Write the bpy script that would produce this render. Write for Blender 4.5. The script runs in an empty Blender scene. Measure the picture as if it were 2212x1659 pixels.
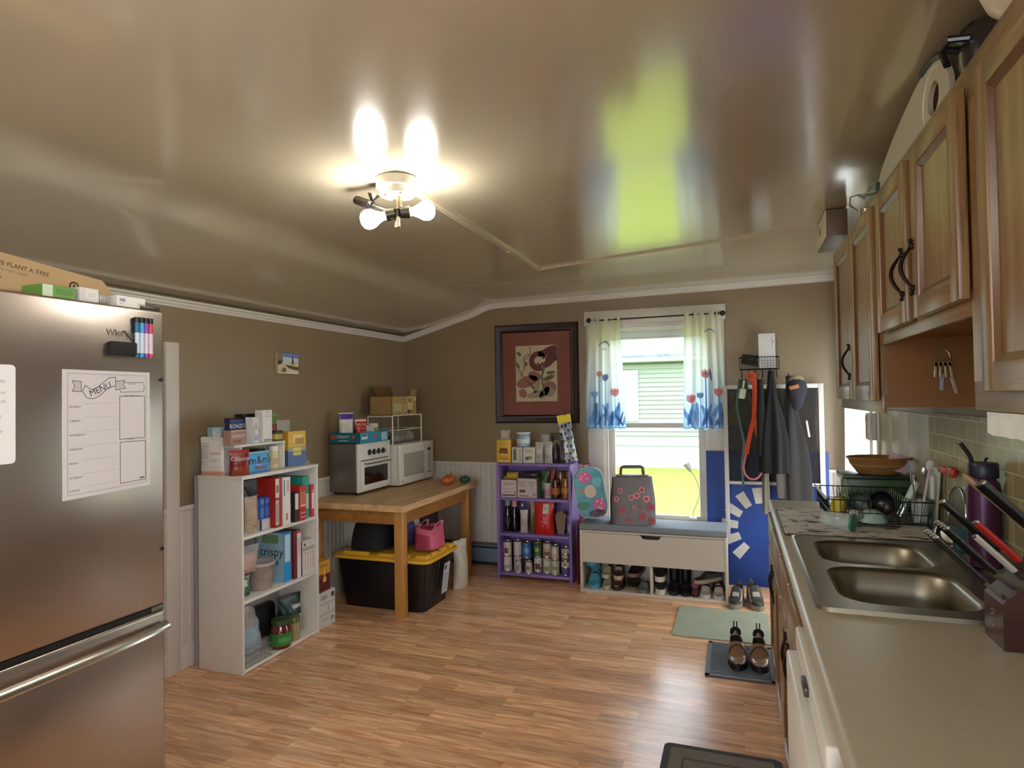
import bpy, bmesh, math, random
from mathutils import Matrix, Vector, noise
R = math.radians
PI = math.pi
random.seed(7)
SC = bpy.context.scene
COL = SC.collection

# ------------------------------------------------------------------ camera
CAM_POS = Vector((0, 0, 1.48))
cam_d = bpy.data.cameras.new('camera')
cam_d.sensor_width = 36
cam_d.lens = 1364.8 / 2212 * 36
cam_d.clip_start = 0.05
cam_d.clip_end = 200
cam = bpy.data.objects.new('camera', cam_d)
COL.objects.link(cam)
_r = Vector((0.94193991, 0.33542533, -0.01546137))
_u = Vector((0.02106997, -0.01308796, 0.99969233))
_f = Vector((-0.33511978, 0.94197588, 0.01939547))
cam.matrix_world = Matrix(((_r.x, _u.x, -_f.x, 0), (_r.y, _u.y, -_f.y, 0), (_r.z, _u.z, -_f.z, 1.48), (0, 0, 0, 1)))
SC.camera = cam

# ------------------------------------------------------------------ view, world, daylight
SC.view_settings.view_transform = 'Standard'
SC.view_settings.look = 'None'
SC.view_settings.gamma = 1
SC.view_settings.use_curve_mapping = False
SC.view_settings.exposure = 0.55
SC.cycles.use_denoising = True
SC.cycles.max_bounces = 10
SC.cycles.diffuse_bounces = 6
SC.cycles.glossy_bounces = 5
SC.cycles.transmission_bounces = 8
SC.cycles.transparent_max_bounces = 12
SC.cycles.sample_clamp_indirect = 6.0
SC.cycles.caustics_reflective = False
SC.cycles.caustics_refractive = False

W = bpy.data.worlds.new('overcast_sky')
SC.world = W
W.use_nodes = True
_bg = W.node_tree.nodes['Background']
_bg.inputs[0].default_value = (0.80, 0.90, 1.0, 1)
_bg.inputs[1].default_value = 4.8

def area_light(name, loc, rot, sx, sy, power, color, portal=False):
    d = bpy.data.lights.new(name, 'AREA')
    d.shape = 'RECTANGLE'; d.size = sx; d.size_y = sy
    d.energy = power; d.color = color
    if portal: d.cycles.is_portal = True
    o = bpy.data.objects.new(name, d)
    COL.objects.link(o); o.location = loc; o.rotation_euler = rot
    return o

# a portal for the window's sky light, a door lamp, two added fill lamps
area_light('window_daylight', (-0.62, 5.42, 1.25), (R(-90), 0, 0), 0.80, 1.60, 1, (1, 1, 1), True)
area_light('door_daylight', (1.02, 4.63, 1.00), (0, R(90), 0), 1.2, 0.70, 26, (0.95, 0.98, 1.0))
area_light('rear_window_fill', (-0.9, -2.08, 1.15), (R(90), 0, 0), 2.4, 1.8, 14, (1.0, 0.98, 0.95))  # fill lamp added behind the camera, at an unseen rear window
area_light('counter_window_fill', (0.98, -0.62, 1.52), (0, R(90), 0), 0.88, 1.10, 62, (0.98, 0.98, 1.0)).data.spread = R(130)  # lamp added at an unseen window to brighten the bookcase side

# ------------------------------------------------------------------ materials
def lin(h):
    if isinstance(h, str):
        h = h.lstrip('#')
        c = [int(h[i:i + 2], 16) / 255 for i in (0, 2, 4)]
    else:
        c = [x / 255 for x in h]
    return tuple((x / 12.92 if x <= .04045 else ((x + .055) / 1.055) ** 2.4) for x in c) + (1,)

MATS = {}
def mat(name, color='#808080', rough=.6, metal=0., spec=.5, bump=0, bscale=60, var=0, vscale=8, emit=0, trans=0, alpha=1, coat=0, aniso=0, stretch=None):
    """procedural principled material with noise variation of colour and bump"""
    if name in MATS: return MATS[name]
    m = bpy.data.materials.new(name); m.use_nodes = True
    nt = m.node_tree; b = nt.nodes['Principled BSDF']
    c = lin(color)
    b.inputs['Base Color'].default_value = c
    b.inputs['Roughness'].default_value = rough
    b.inputs['Metallic'].default_value = metal
    b.inputs['Specular IOR Level'].default_value = spec
    b.inputs['Transmission Weight'].default_value = trans
    b.inputs['Alpha'].default_value = alpha
    b.inputs['Coat Weight'].default_value = coat; b.inputs['Coat Roughness'].default_value = .12 if coat else .03
    b.inputs['Anisotropic'].default_value = aniso
    if emit:
        b.inputs['Emission Color'].default_value = c
        b.inputs['Emission Strength'].default_value = emit
    if bump or var:
        tc = nt.nodes.new('ShaderNodeTexCoord'); mp = nt.nodes.new('ShaderNodeMapping')
        nt.links.new(tc.outputs['Object'], mp.inputs[0])
        if stretch: mp.inputs['Scale'].default_value = stretch
    if var:
        n = nt.nodes.new('ShaderNodeTexNoise'); n.inputs['Scale'].default_value = vscale; n.inputs['Detail'].default_value = 4
        nt.links.new(mp.outputs[0], n.inputs['Vector'])
        r = nt.nodes.new('ShaderNodeValToRGB')
        r.color_ramp.elements[0].position = .3; r.color_ramp.elements[1].position = .7
        r.color_ramp.elements[0].color = tuple(x * (1 - var) for x in c[:3]) + (1,)
        r.color_ramp.elements[1].color = tuple(min(1, x * (1 + var)) for x in c[:3]) + (1,)
        nt.links.new(n.outputs[0], r.inputs[0]); nt.links.new(r.outputs[0], b.inputs['Base Color'])
    if bump:
        n2 = nt.nodes.new('ShaderNodeTexNoise'); n2.inputs['Scale'].default_value = bscale; n2.inputs['Detail'].default_value = 3
        nt.links.new(mp.outputs[0], n2.inputs['Vector'])
        bp = nt.nodes.new('ShaderNodeBump'); bp.inputs['Strength'].default_value = bump; bp.inputs['Distance'].default_value = .004
        nt.links.new(n2.outputs[0], bp.inputs['Height']); nt.links.new(bp.outputs[0], b.inputs['Normal'])
    MATS[name] = m
    return m

def C(color, rough=.5):
    """plain printed card / paint of one colour"""
    return mat('print_%s_%d' % (color.strip('#'), rough * 100), color, rough)

def film(name, color='#ffffff', clear=.6, rough=.12):
    """clear plastic film: see-through with glossy glints"""
    if name in MATS: return MATS[name]
    m = bpy.data.materials.new(name); m.use_nodes = True
    nt = m.node_tree; b = nt.nodes['Principled BSDF']; out = nt.nodes['Material Output']
    b.inputs['Base Color'].default_value = lin(color); b.inputs['Roughness'].default_value = rough
    t = nt.nodes.new('ShaderNodeBsdfTransparent'); mx = nt.nodes.new('ShaderNodeMixShader')
    mx.inputs[0].default_value = 1 - clear
    nt.links.new(t.outputs[0], mx.inputs[1]); nt.links.new(b.outputs[0], mx.inputs[2]); nt.links.new(mx.outputs[0], out.inputs[0])
    MATS[name] = m
    return m

def cloth(name, color, transl=.5, clear=.15):
    """thin woven cloth that lets light through"""
    if name in MATS: return MATS[name]
    m = bpy.data.materials.new(name); m.use_nodes = True
    nt = m.node_tree; out = nt.nodes['Material Output']
    nt.nodes.remove(nt.nodes['Principled BSDF'])
    d = nt.nodes.new('ShaderNodeBsdfDiffuse'); tl = nt.nodes.new('ShaderNodeBsdfTranslucent'); tp = nt.nodes.new('ShaderNodeBsdfTransparent')
    for n in (d, tl): n.inputs[0].default_value = lin(color)
    a = nt.nodes.new('ShaderNodeMixShader'); a.inputs[0].default_value = transl
    nt.links.new(d.outputs[0], a.inputs[1]); nt.links.new(tl.outputs[0], a.inputs[2])
    c = nt.nodes.new('ShaderNodeMixShader'); c.inputs[0].default_value = clear
    nt.links.new(a.outputs[0], c.inputs[1]); nt.links.new(tp.outputs[0], c.inputs[2]); nt.links.new(c.outputs[0], out.inputs[0])
    MATS[name] = m
    return m

def wood(name, c1, c2, axis='z', rough=.4, scale=1., pores='#3a2412', coat=0.):
    """wood with grain running along one axis of the object"""
    if name in MATS: return MATS[name]
    m = bpy.data.materials.new(name); m.use_nodes = True
    nt = m.node_tree; b = nt.nodes['Principled BSDF']; L = nt.links.new
    b.inputs['Roughness'].default_value = rough; b.inputs['Coat Weight'].default_value = coat; b.inputs['Coat Roughness'].default_value = .25
    tc = nt.nodes.new('ShaderNodeTexCoord'); mp = nt.nodes.new('ShaderNodeMapping'); L(tc.outputs['Object'], mp.inputs[0])
    s = [14 * scale] * 3; s['xyz'.index(axis)] = 1.0 * scale; mp.inputs['Scale'].default_value = s
    n = nt.nodes.new('ShaderNodeTexNoise'); n.inputs['Scale'].default_value = 1.6; n.inputs['Detail'].default_value = 6; n.inputs['Distortion'].default_value = .6
    L(mp.outputs[0], n.inputs['Vector'])
    r = nt.nodes.new('ShaderNodeValToRGB'); e = r.color_ramp.elements
    e[0].position = .32; e[0].color = lin(c2); e[1].position = .68; e[1].color = lin(c1)
    L(n.outputs[0], r.inputs[0])
    mp2 = nt.nodes.new('ShaderNodeMapping'); L(tc.outputs['Object'], mp2.inputs[0])
    s2 = [150 * scale] * 3; s2['xyz'.index(axis)] = 5 * scale; mp2.inputs['Scale'].default_value = s2
    n2 = nt.nodes.new('ShaderNodeTexNoise'); n2.inputs['Scale'].default_value = 1.; n2.inputs['Detail'].default_value = 2
    L(mp2.outputs[0], n2.inputs['Vector'])
    r2 = nt.nodes.new('ShaderNodeValToRGB'); r2.color_ramp.elements[0].position = .56; r2.color_ramp.elements[1].position = .72
    r2.color_ramp.elements[0].color = (0, 0, 0, 1); r2.color_ramp.elements[1].color = (.55, .55, .55, 1)
    L(n2.outputs[0], r2.inputs[0])
    mx = nt.nodes.new('ShaderNodeMix'); mx.data_type = 'RGBA'; L(r2.outputs[0], mx.inputs['Factor'])
    L(r.outputs[0], mx.inputs['A']); mx.inputs['B'].default_value = lin(pores)
    L(mx.outputs['Result'], b.inputs['Base Color'])
    bp = nt.nodes.new('ShaderNodeBump'); bp.inputs['Strength'].default_value = .12; bp.inputs['Distance'].default_value = .002
    L(n2.outputs[0], bp.inputs['Height']); L(bp.outputs[0], b.inputs['Normal'])
    MATS[name] = m
    return m

# ------------------------------------------------------------------ mesh builder
def frame(o, right, up):
    """matrix with local x = right, y = up, z = right x up, origin o"""
    r = Vector(right).normalized(); u = Vector(up).normalized(); n = r.cross(u); o = Vector(o)
    return Matrix(((r.x, u.x, n.x, o.x), (r.y, u.y, n.y, o.y), (r.z, u.z, n.z, o.z), (0, 0, 0, 1)))

class MB:
    def __init__(self, M=None):
        self.v = []; self.f = []; self.fm = []; self.mats = []; self.M = M or Matrix(); self.weld = []
    def mi(self, m):
        if m not in self.mats: self.mats.append(m)
        return self.mats.index(m)
    def add(self, vs, fs, m, M=None):
        o = len(self.v); T = self.M @ M if M is not None else self.M
        self.v += [tuple(T @ Vector(p)) for p in vs]
        flip = T.to_3x3().determinant() < 0
        k = self.mi(m) if not isinstance(m, list) else None
        for i, f in enumerate(fs):
            g = [o + a for a in f]
            self.f.append(g[::-1] if flip else g)
            self.fm.append(k if k is not None else self.mi(m[i]))
        return self
    def bm(self, b, m, M=None):
        b.verts.index_update()
        self.add([v.co[:] for v in b.verts], [[v.index for v in f.verts] for f in b.faces], m, M); b.free(); return self
    def box(self, x0, x1, y0, y1, z0, z1, m, bev=0, seg=2, M=None):
        b = bmesh.new(); bmesh.ops.create_cube(b, size=1)
        for v in b.verts:
            v.co = Vector(((x0 + x1) / 2 + v.co.x * (x1 - x0), (y0 + y1) / 2 + v.co.y * (y1 - y0), (z0 + z1) / 2 + v.co.z * (z1 - z0)))
        if bev:
            bmesh.ops.bevel(b, geom=b.edges[:], offset=min(bev, .49 * min(abs(x1 - x0), abs(y1 - y0), abs(z1 - z0))), segments=seg, profile=.5, affect='EDGES')
        return self.bm(b, m, M)
    def cyl(self, p0, p1, r0, m, r1=None, seg=16, cap=True):
        r1 = r0 if r1 is None else r1
        p0 = Vector(p0); p1 = Vector(p1); d = (p1 - p0).normalized()
        a = d.orthogonal().normalized(); c = d.cross(a)
        vs = []; fs = []
        for p, r in ((p0, r0), (p1, r1)):
            for i in range(seg):
                t = 2 * PI * i / seg; vs.append(p + (a * math.cos(t) + c * math.sin(t)) * r)
        for i in range(seg): j = (i + 1) % seg; fs.append([i, j, seg + j, seg + i])
        if cap: fs += [list(range(seg))[::-1], list(range(seg, 2 * seg))]
        return self.add(vs, fs, m)
    def lathe(self, prof, m, seg=24, M=None, sx=1, sy=1):
        """prof: list of (r,z) or (r,z,material for the band that ends here)"""
        vs = []; fs = []; ms = []
        for p in prof:
            for i in range(seg):
                t = 2 * PI * i / seg; vs.append((p[0] * math.cos(t) * sx, p[0] * math.sin(t) * sy, p[1]))
        for k in range(len(prof) - 1):
            mm = prof[k + 1][2] if len(prof[k + 1]) > 2 else m
            for i in range(seg):
                j = (i + 1) % seg
                fs.append([k * seg + i, k * seg + j, (k + 1) * seg + j, (k + 1) * seg + i]); ms.append(mm)
        if prof[0][0] > 1e-5: fs.append(list(range(seg))[::-1]); ms.append(m)
        if prof[-1][0] > 1e-5:
            n = (len(prof) - 1) * seg; fs.append(list(range(n, n + seg))); ms.append(m)
        self.weld.append((len(self.v), len(self.v) + len(vs)))
        return self.add(vs, fs, ms, M)
    def tube(self, pts, r, m, seg=8, closed=False, flat=None):
        """round (or flattened: flat=(width,thickness) ) sweep along points"""
        P = [Vector(p) for p in pts]; n = len(P); vs = []; fs = []
        prev = None
        for i, p in enumerate(P):
            if closed: d = P[(i + 1) % n] - P[i - 1]
            else: d = P[min(i + 1, n - 1)] - P[max(i - 1, 0)]
            d.normalize()
            a = (prev - d * prev.dot(d)) if prev is not None else d.orthogonal()
            if a.length < 1e-6: a = d.orthogonal()
            a.normalize(); prev = a; c = d.cross(a)
            rr = r[i] if isinstance(r, (list, tuple)) else r
            for k in range(seg):
                t = 2 * PI * k / seg
                if flat: vs.append(p + a * math.cos(t) * flat[1] / 2 + c * math.sin(t) * flat[0] / 2)
                else: vs.append(p + (a * math.cos(t) + c * math.sin(t)) * rr)
        for i in range(n if closed else n - 1):
            j = (i + 1) % n
            for k in range(seg):
                l = (k + 1) % seg; fs.append([i * seg + k, i * seg + l, j * seg + l, j * seg + k])
        if not closed: fs += [list(range(seg))[::-1], list(range((n - 1) * seg, n * seg))]
        return self.add(vs, fs, m)
    def grid(self, fn, nu, nv, m, closeu=False, matfn=None, M=None, flip=False):
        vs = []; fs = []; ms = []
        for j in range(nv + 1):
            for i in range(nu if closeu else nu + 1): vs.append(fn(i / nu, j / nv))
        w = nu if closeu else nu + 1
        for j in range(nv):
            for i in range(nu):
                a = j * w + i; b = j * w + (i + 1) % w
                q = [a, b, b + w, a + w]
                fs.append(q[::-1] if flip else q)
                ms.append(matfn((i + .5) / nu, (j + .5) / nv) if matfn else m)
        self.weld.append((len(self.v), len(self.v) + len(vs)))
        return self.add(vs, fs, ms, M)
    def poly(self, pts, m, M=None, h=0):
        """flat polygon in local xy, or prism of thickness h along local z"""
        n = len(pts); vs = [(p[0], p[1], 0) for p in pts]
        if h:
            vs += [(p[0], p[1], h) for p in pts]
            fs = [list(range(n))[::-1], list(range(n, 2 * n))] + [[i, (i + 1) % n, n + (i + 1) % n, n + i] for i in range(n)]
        else: fs = [list(range(n))]
        return self.add(vs, fs, m, M)
    def rect(self, x0, x1, y0, y1, m, M=None, h=0):
        return self.poly([(x0, y0), (x1, y0), (x1, y1), (x0, y1)], m, M, h)
    def ball(self, c, r, m, sx=1, sy=1, sz=1, seg=16, rings=10):
        prof = [(r * math.sin(PI * i / rings), -r * math.cos(PI * i / rings)) for i in range(rings + 1)]
        prof[0] = (0, -r); prof[-1] = (0, r)
        return self.lathe(prof, m, seg, Matrix.Translation(c) @ Matrix.Diagonal((sx, sy, sz, 1)))
    def text(self, s, m, M, size=.02, ax='CENTER', warp=None):
        """lettering in local xy of M"""
        cu = bpy.data.curves.new('t', 'FONT'); cu.body = s; cu.size = size; cu.align_x = ax; cu.align_y = 'CENTER'; cu.resolution_u = 2
        o = bpy.data.objects.new('t', cu); me = o.to_mesh()
        vs = [v.co[:] for v in me.vertices]
        if warp: vs = [warp(*v) for v in vs]
        fs = [list(p.vertices) for p in me.polygons]
        o.to_mesh_clear(); bpy.data.objects.remove(o); bpy.data.curves.remove(cu)
        return self.add(vs, fs, m, M)
    def build(self, name, parent=None, loc=None, rz=0, rot=None, smooth=35):
        me = bpy.data.meshes.new(name); me.from_pydata(self.v, [], self.f)
        for m in self.mats: me.materials.append(m)
        for p, k in zip(me.polygons, self.fm): p.material_index = k
        b = bmesh.new(); b.from_mesh(me)
        b.verts.ensure_lookup_table()
        for vl in [[b.verts[i] for i in range(*w)] for w in self.weld]: bmesh.ops.remove_doubles(b, verts=vl, dist=1e-6)
        b.to_mesh(me); b.free()
        if smooth:
            for p in me.polygons: p.use_smooth = True
            me.set_sharp_from_angle(angle=R(smooth))
        me.update()
        o = bpy.data.objects.new(name, me); COL.objects.link(o)
        if parent: o.parent = parent
        if loc is not None: o.location = loc
        if rot is not None: o.rotation_euler = rot
        elif rz: o.rotation_euler = (0, 0, rz)
        return o

def tag(o, label, cat, group=None, kind=None):
    o['label'] = label; o['category'] = cat
    if group: o['group'] = group
    if kind: o['kind'] = kind
    return o
def thing(name, label, cat, loc=(0, 0, 0), rz=0, group=None, rot=None):
    o = bpy.data.objects.new(name, None); COL.objects.link(o); o.empty_display_size = .05
    o.location = loc; o.rotation_euler = rot if rot else (0, 0, rz)
    return tag(o, label, cat, group)
def struct(name, mb, parent=None, smooth=35, label=None, cat=None):
    o = mb.build(name, parent, smooth=smooth)
    if not parent: o['kind'] = 'structure'
    if label: o['label'] = label
    if cat: o['category'] = cat
    return o
def smooth01(t): t = max(0, min(1, t)); return t * t * (3 - 2 * t)
# ------------------------------------------------------------------ room shell
XL, XR, YB, YR = -2.93, 0.785, 5.236, -1.9
M_WALL = mat('taupe_wall_paint', '#89765a', .42, bump=.12, bscale=130, var=.05, vscale=2)
M_CEIL = mat('satin_ceiling_paint', '#b3aa93', .17, spec=1., coat=.6, bump=.09, bscale=34, var=.03, vscale=1.5)
M_TRIM = mat('white_gloss_trim', '#cfc9bf', .35)
M_WAIN = mat('white_beadboard', '#cfc8bd', .45, var=.03, vscale=4)
M_WHITE = mat('white_laminate', '#dcdad2', .4)
M_BLACK = mat('black_plastic', '#0d0d0f', .4)
M_STEEL = mat('brushed_steel', '#b9b6b0', .3, metal=1)
M_CHROME = mat('chrome', '#d8d8d8', .12, metal=1)

def floor_mat():
    m = bpy.data.materials.new('laminate_floor'); m.use_nodes = True
    nt = m.node_tree; b = nt.nodes['Principled BSDF']; L = nt.links.new
    tc = nt.nodes.new('ShaderNodeTexCoord')
    br = nt.nodes.new('ShaderNodeTexBrick'); br.offset = .37; br.offset_frequency = 2; br.squash = 1
    br.inputs['Scale'].default_value = 1; br.inputs['Brick Width'].default_value = .46; br.inputs['Row Height'].default_value = .068
    br.inputs['Mortar Size'].default_value = .0006; br.inputs['Bias'].default_value = 0
    br.inputs['Color1'].default_value = (0, 0, 0, 1); br.inputs['Color2'].default_value = (1, 1, 1, 1); br.inputs['Mortar'].default_value = (.1, .1, .1, 1)
    L(tc.outputs['Object'], br.inputs['Vector'])
    # each strip shifts the grain pattern by its own shade
    sc = nt.nodes.new('ShaderNodeVectorMath'); sc.operation = 'SCALE'; sc.inputs['Scale'].default_value = 9
    L(br.outputs['Color'], sc.inputs[0])
    ad = nt.nodes.new('ShaderNodeVectorMath'); ad.operation = 'ADD'; L(tc.outputs['Object'], ad.inputs[0]); L(sc.outputs[0], ad.inputs[1])
    mp = nt.nodes.new('ShaderNodeMapping'); mp.inputs['Scale'].default_value = (2.2, 26, 1); L(ad.outputs[0], mp.inputs[0])
    n = nt.nodes.new('ShaderNodeTexNoise'); n.inputs['Scale'].default_value = 1.7; n.inputs['Detail'].default_value = 7; n.inputs['Roughness'].default_value = .6; n.inputs['Distortion'].default_value = .8
    L(mp.outputs[0], n.inputs['Vector'])
    r = nt.nodes.new('ShaderNodeValToRGB'); e = r.color_ramp.elements
    e[0].position = .3; e[0].color = lin('#b07a52'); e[1].position = .72; e[1].color = lin('#f2cba4')
    x = r.color_ramp.elements.new(.5); x.color = lin('#d8a67c')
    L(n.outputs[0], r.inputs[0])
    hsv = nt.nodes.new('ShaderNodeHueSaturation'); L(r.outputs[0], hsv.inputs['Color'])
    mr = nt.nodes.new('ShaderNodeMapRange'); mr.inputs['To Min'].default_value = .84; mr.inputs['To Max'].default_value = 1.26
    L(br.outputs['Color'], mr.inputs['Value']); L(mr.outputs[0], hsv.inputs['Value'])
    L(hsv.outputs[0], b.inputs['Base Color'])
    b.inputs['Roughness'].default_value = .22; b.inputs['Specular IOR Level'].default_value = .5
    bp = nt.nodes.new('ShaderNodeBump'); bp.inputs['Strength'].default_value = .25; bp.inputs['Distance'].default_value = .0015
    n2 = nt.nodes.new('ShaderNodeTexNoise'); n2.inputs['Scale'].default_value = 5; n2.inputs['Detail'].default_value = 3
    L(tc.outputs['Object'], n2.inputs['Vector'])
    mm = nt.nodes.new('ShaderNodeMath'); mm.operation = 'ADD'; L(n2.outputs[0], mm.inputs[0])
    m2 = nt.nodes.new('ShaderNodeMath'); m2.operation = 'MULTIPLY'; m2.inputs[1].default_value = -.6; L(br.outputs['Fac'], m2.inputs[0]); L(m2.outputs[0], mm.inputs[1])
    L(mm.outputs[0], bp.inputs['Height']); L(bp.outputs[0], b.inputs['Normal'])
    return m
M_FLOOR = floor_mat()
g = MB(); g.box(XL - .15, XR + .15, YR - .15, YB + .15, -.08, 0, M_FLOOR); struct('floor', g)

# ceiling: flat, curving down to the low left wall
def ceil_z(x):
    if x >= -1.95: return 2.305 + .0155 * (x + 1.95)
    if x <= -2.25: return 2.045 + (x + 2.93) * .272
    t = (x + 2.25) / .30
    a = 2.045 + (x + 2.93) * .272; b2 = 2.305 + .0155 * (x + 1.95)
    s = smooth01(t); return a * (1 - s) + b2 * s
g = MB(); xs = [XL - .12, -2.6, -2.45] + [-2.4 + .025 * i for i in range(25)] + [-1.6, -1, -.4, .2, XR + .12]
n = len(xs); vs = []; fs = []
for x in xs:
    for y, dz in ((YR - .1, 0), (YB + .1, 0), (YB + .1, .1), (YR - .1, .1)): vs.append((x, y, ceil_z(max(XL, x)) + dz))
for i in range(n - 1):
    a = i * 4; b2 = a + 4
    fs += [[a, a + 1, b2 + 1, b2], [a + 3, b2 + 3, b2 + 2, a + 2], [a + 1, a + 2, b2 + 2, b2 + 1], [a, b2, b2 + 3, a + 3]]
fs += [[0, 3, 2, 1], [4 * n - 4, 4 * n - 3, 4 * n - 2, 4 * n - 1]]
g.add(vs, fs, M_CEIL); M_CEIL.node_tree.nodes['Principled BSDF'].inputs['IOR'].default_value = 1.6; M_CEIL.node_tree.nodes['Principled BSDF'].inputs['Coat IOR'].default_value = 1.6
struct('ceiling', g)

WX0, WX1, WZ0, WZ1 = -1.06, -0.205, 0.44, 2.06      # window opening in the back wall
DY0, DY1, DZ1 = 4.26, 5.0, 2.03                      # glazed side door opening in the right wall
g = MB(); T = .12
g.box(XL - T, WX0, YB, YB + T, 0, 2.32, M_WALL); g.box(WX1, XR + T, YB, YB + T, 0, 2.36, M_WALL)
g.box(WX0, WX1, YB, YB + T, 0, WZ0, M_WALL); g.box(WX0, WX1, YB, YB + T, WZ1, 2.34, M_WALL); struct('wall_back', g)
g = MB(); g.box(XL - T, XL, YR, YB, 0, 2.06, M_WALL); struct('wall_left', g)
M_OLIVE = mat('olive_panel_paint', '#a39876', .45, var=.05, vscale=3)
KY0, KY1, KZ0, KZ1 = -1.20, -.04, 1.06, 1.99               # unseen window in the right wall, placed to light the bookcase side
g = MB(); g.box(XR, XR + T, YR, KY0, 0, 2.36, M_WALL); g.box(XR, XR + T, KY1, DY0, 0, 2.36, M_WALL); g.box(XR, XR + T, KY0, KY1, 0, KZ0, M_WALL); g.box(XR, XR + T, KY0, KY1, KZ1, 2.36, M_WALL); g.box(XR, XR + T, DY1, YB, 0, 2.36, M_WALL); g.box(XR, XR + T, DY0, DY1, DZ1, 2.36, M_WALL)
struct('wall_right', g)
g = MB(); RX0, RX1, RZ1 = -2.2, .4, 2.1
g.box(XL - T, RX0, YR - T, YR, 0, 2.36, M_WALL); g.box(RX1, XR + T, YR - T, YR, 0, 2.36, M_WALL); g.box(RX0, RX1, YR - T, YR, RZ1, 2.36, M_WALL); g.box(RX0, RX1, YR - T, YR, 0, .2, M_WALL)
struct('wall_rear', g)

# beadboard wainscot with its cap rail
def beadboard(g, along, a0, a1, c, sgn, z0, z1):
    """vertical boards with V grooves; along 'x' on plane y=c or along 'y' on plane x=c, sgn = into the room"""
    st = .05; pr = []; a = a0
    while a < a1 - 1e-6:
        e = min(a + st, a1); pr += [(a, .004), (a + .004, .010), (e - .004, .010)]; a = e
    pr += [(a1, .004)]
    vs = []; fs = []
    for z in (z0, z1):
        for p, d in pr: vs.append((p, c + sgn * d, z) if along == 'x' else (c + sgn * d, p, z))
    n = len(pr)
    for i in range(n - 1): fs.append([i, i + 1, n + i + 1, n + i])
    g.add(vs, fs, M_WAIN)
WC = .887
g = MB(); beadboard(g, 'x', XL + .012, -1.18, YB, -1, .19, WC - .01); beadboard(g, 'x', -.09, XR, YB, -1, .1, WC - .01)
beadboard(g, 'y', 1.0, YB - .012, XL, 1, .12, WC - .01); struct('trim_1', g, smooth=0)
g = MB()
g.box(XL, -1.185, YB - .028, YB, WC - .012, WC + .012, M_TRIM, .004); g.box(-.075, XR, YB - .028, YB, WC - .012, WC + .012, M_TRIM, .004)
g.box(XL, XL + .028, 1.0, YB - .030, WC - .012, WC + .012, M_TRIM, .004); struct('trim_2', g)
g = MB(); g.box(XL, XL + .022, 1.0, YB, 0, .13, M_TRIM, .005); struct('baseboard_left', g)
g = MB(); g.box(-.08, XR, YB - .022, YB, 0, .12, M_TRIM, .005); struct('baseboard_back', g)
# crown trim along the left wall and up over the curve of the back wall
def crown(g, pts, wdir):
    """pts: ceiling line; profile grows down and along wdir into the room"""
    prof = [(0, 0), (.032, 0), (.030, -.010), (.018, -.016), (.016, -.026), (.009, -.034), (.009, -.044), (0, -.046)]
    vs = []; fs = []; k = len(prof)
    for p in pts:
        for a, z in prof: vs.append((p[0] + wdir[0] * a, p[1] + wdir[1] * a, p[2] + z))
    for i in range(len(pts) - 1):
        for j in range(k - 1): fs.append([i * k + j, (i + 1) * k + j, (i + 1) * k + j + 1, i * k + j + 1])
    g.add(vs, fs, M_TRIM)
g = MB(); crown(g, [(XL, YR, 2.047), (XL, YB, 2.047)], (1, 0)); struct('trim_3', g, smooth=0)
g = MB(); crown(g, [(x, YB, ceil_z(x) + .002) for x in [XL, -2.6, -2.45] + [-2.4 + .04 * i for i in range(16)] + [-1.5, -.8, 0, XR]], (0, -1)); struct('trim_4', g, smooth=20)
# white board-like casing on the left wall just past the fridge
g = MB(); g.box(XL, XL + .03, 2.585, 2.672, 0, 1.805, M_TRIM, .004); struct('trim_5', g)

# tiles and panelling on the right wall above the counter
def tile_mat():
    m = bpy.data.materials.new('small_olive_tiles'); m.use_nodes = True; nt = m.node_tree; b = nt.nodes['Principled BSDF']; L = nt.links.new
    tc = nt.nodes.new('ShaderNodeTexCoord'); sp = nt.nodes.new('ShaderNodeSeparateXYZ'); cb = nt.nodes.new('ShaderNodeCombineXYZ')
    L(tc.outputs['Object'], sp.inputs[0]); L(sp.outputs['Y'], cb.inputs['X']); L(sp.outputs['Z'], cb.inputs['Y'])
    br = nt.nodes.new('ShaderNodeTexBrick'); br.offset = .5
    for k, v in (('Scale', 1), ('Brick Width', .098), ('Row Height', .072), ('Mortar Size', .0022), ('Mortar Smooth', .3)): br.inputs[k].default_value = v
    br.inputs['Color1'].default_value = lin('#b8b084'); br.inputs['Color2'].default_value = lin('#a69e70'); br.inputs['Mortar'].default_value = lin('#e6e0bf')
    L(cb.outputs[0], br.inputs['Vector']); L(br.outputs['Color'], b.inputs['Base Color'])
    b.inputs['Roughness'].default_value = .22
    bp = nt.nodes.new('ShaderNodeBump'); bp.invert = True; bp.inputs['Strength'].default_value = .5; bp.inputs['Distance'].default_value = .002
    L(br.outputs['Fac'], bp.inputs['Height']); L(bp.outputs[0], b.inputs['Normal'])
    return m
M_TILE = tile_mat()
g = MB(); g.box(XR - .008, XR, -.02, 3.17, .90, 1.385, M_TILE); g.box(XR - .008, XR, -.6, -.02, .90, 1.055, M_TILE); struct('trim_6', g)
g = MB()
for y0, y1 in ((3.17, 3.52), (3.526, 3.86), (3.866, 4.20)): g.box(XR - .010, XR, y0, y1, .5, 1.375, M_OLIVE, .003)
struct('trim_7', g)

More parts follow.
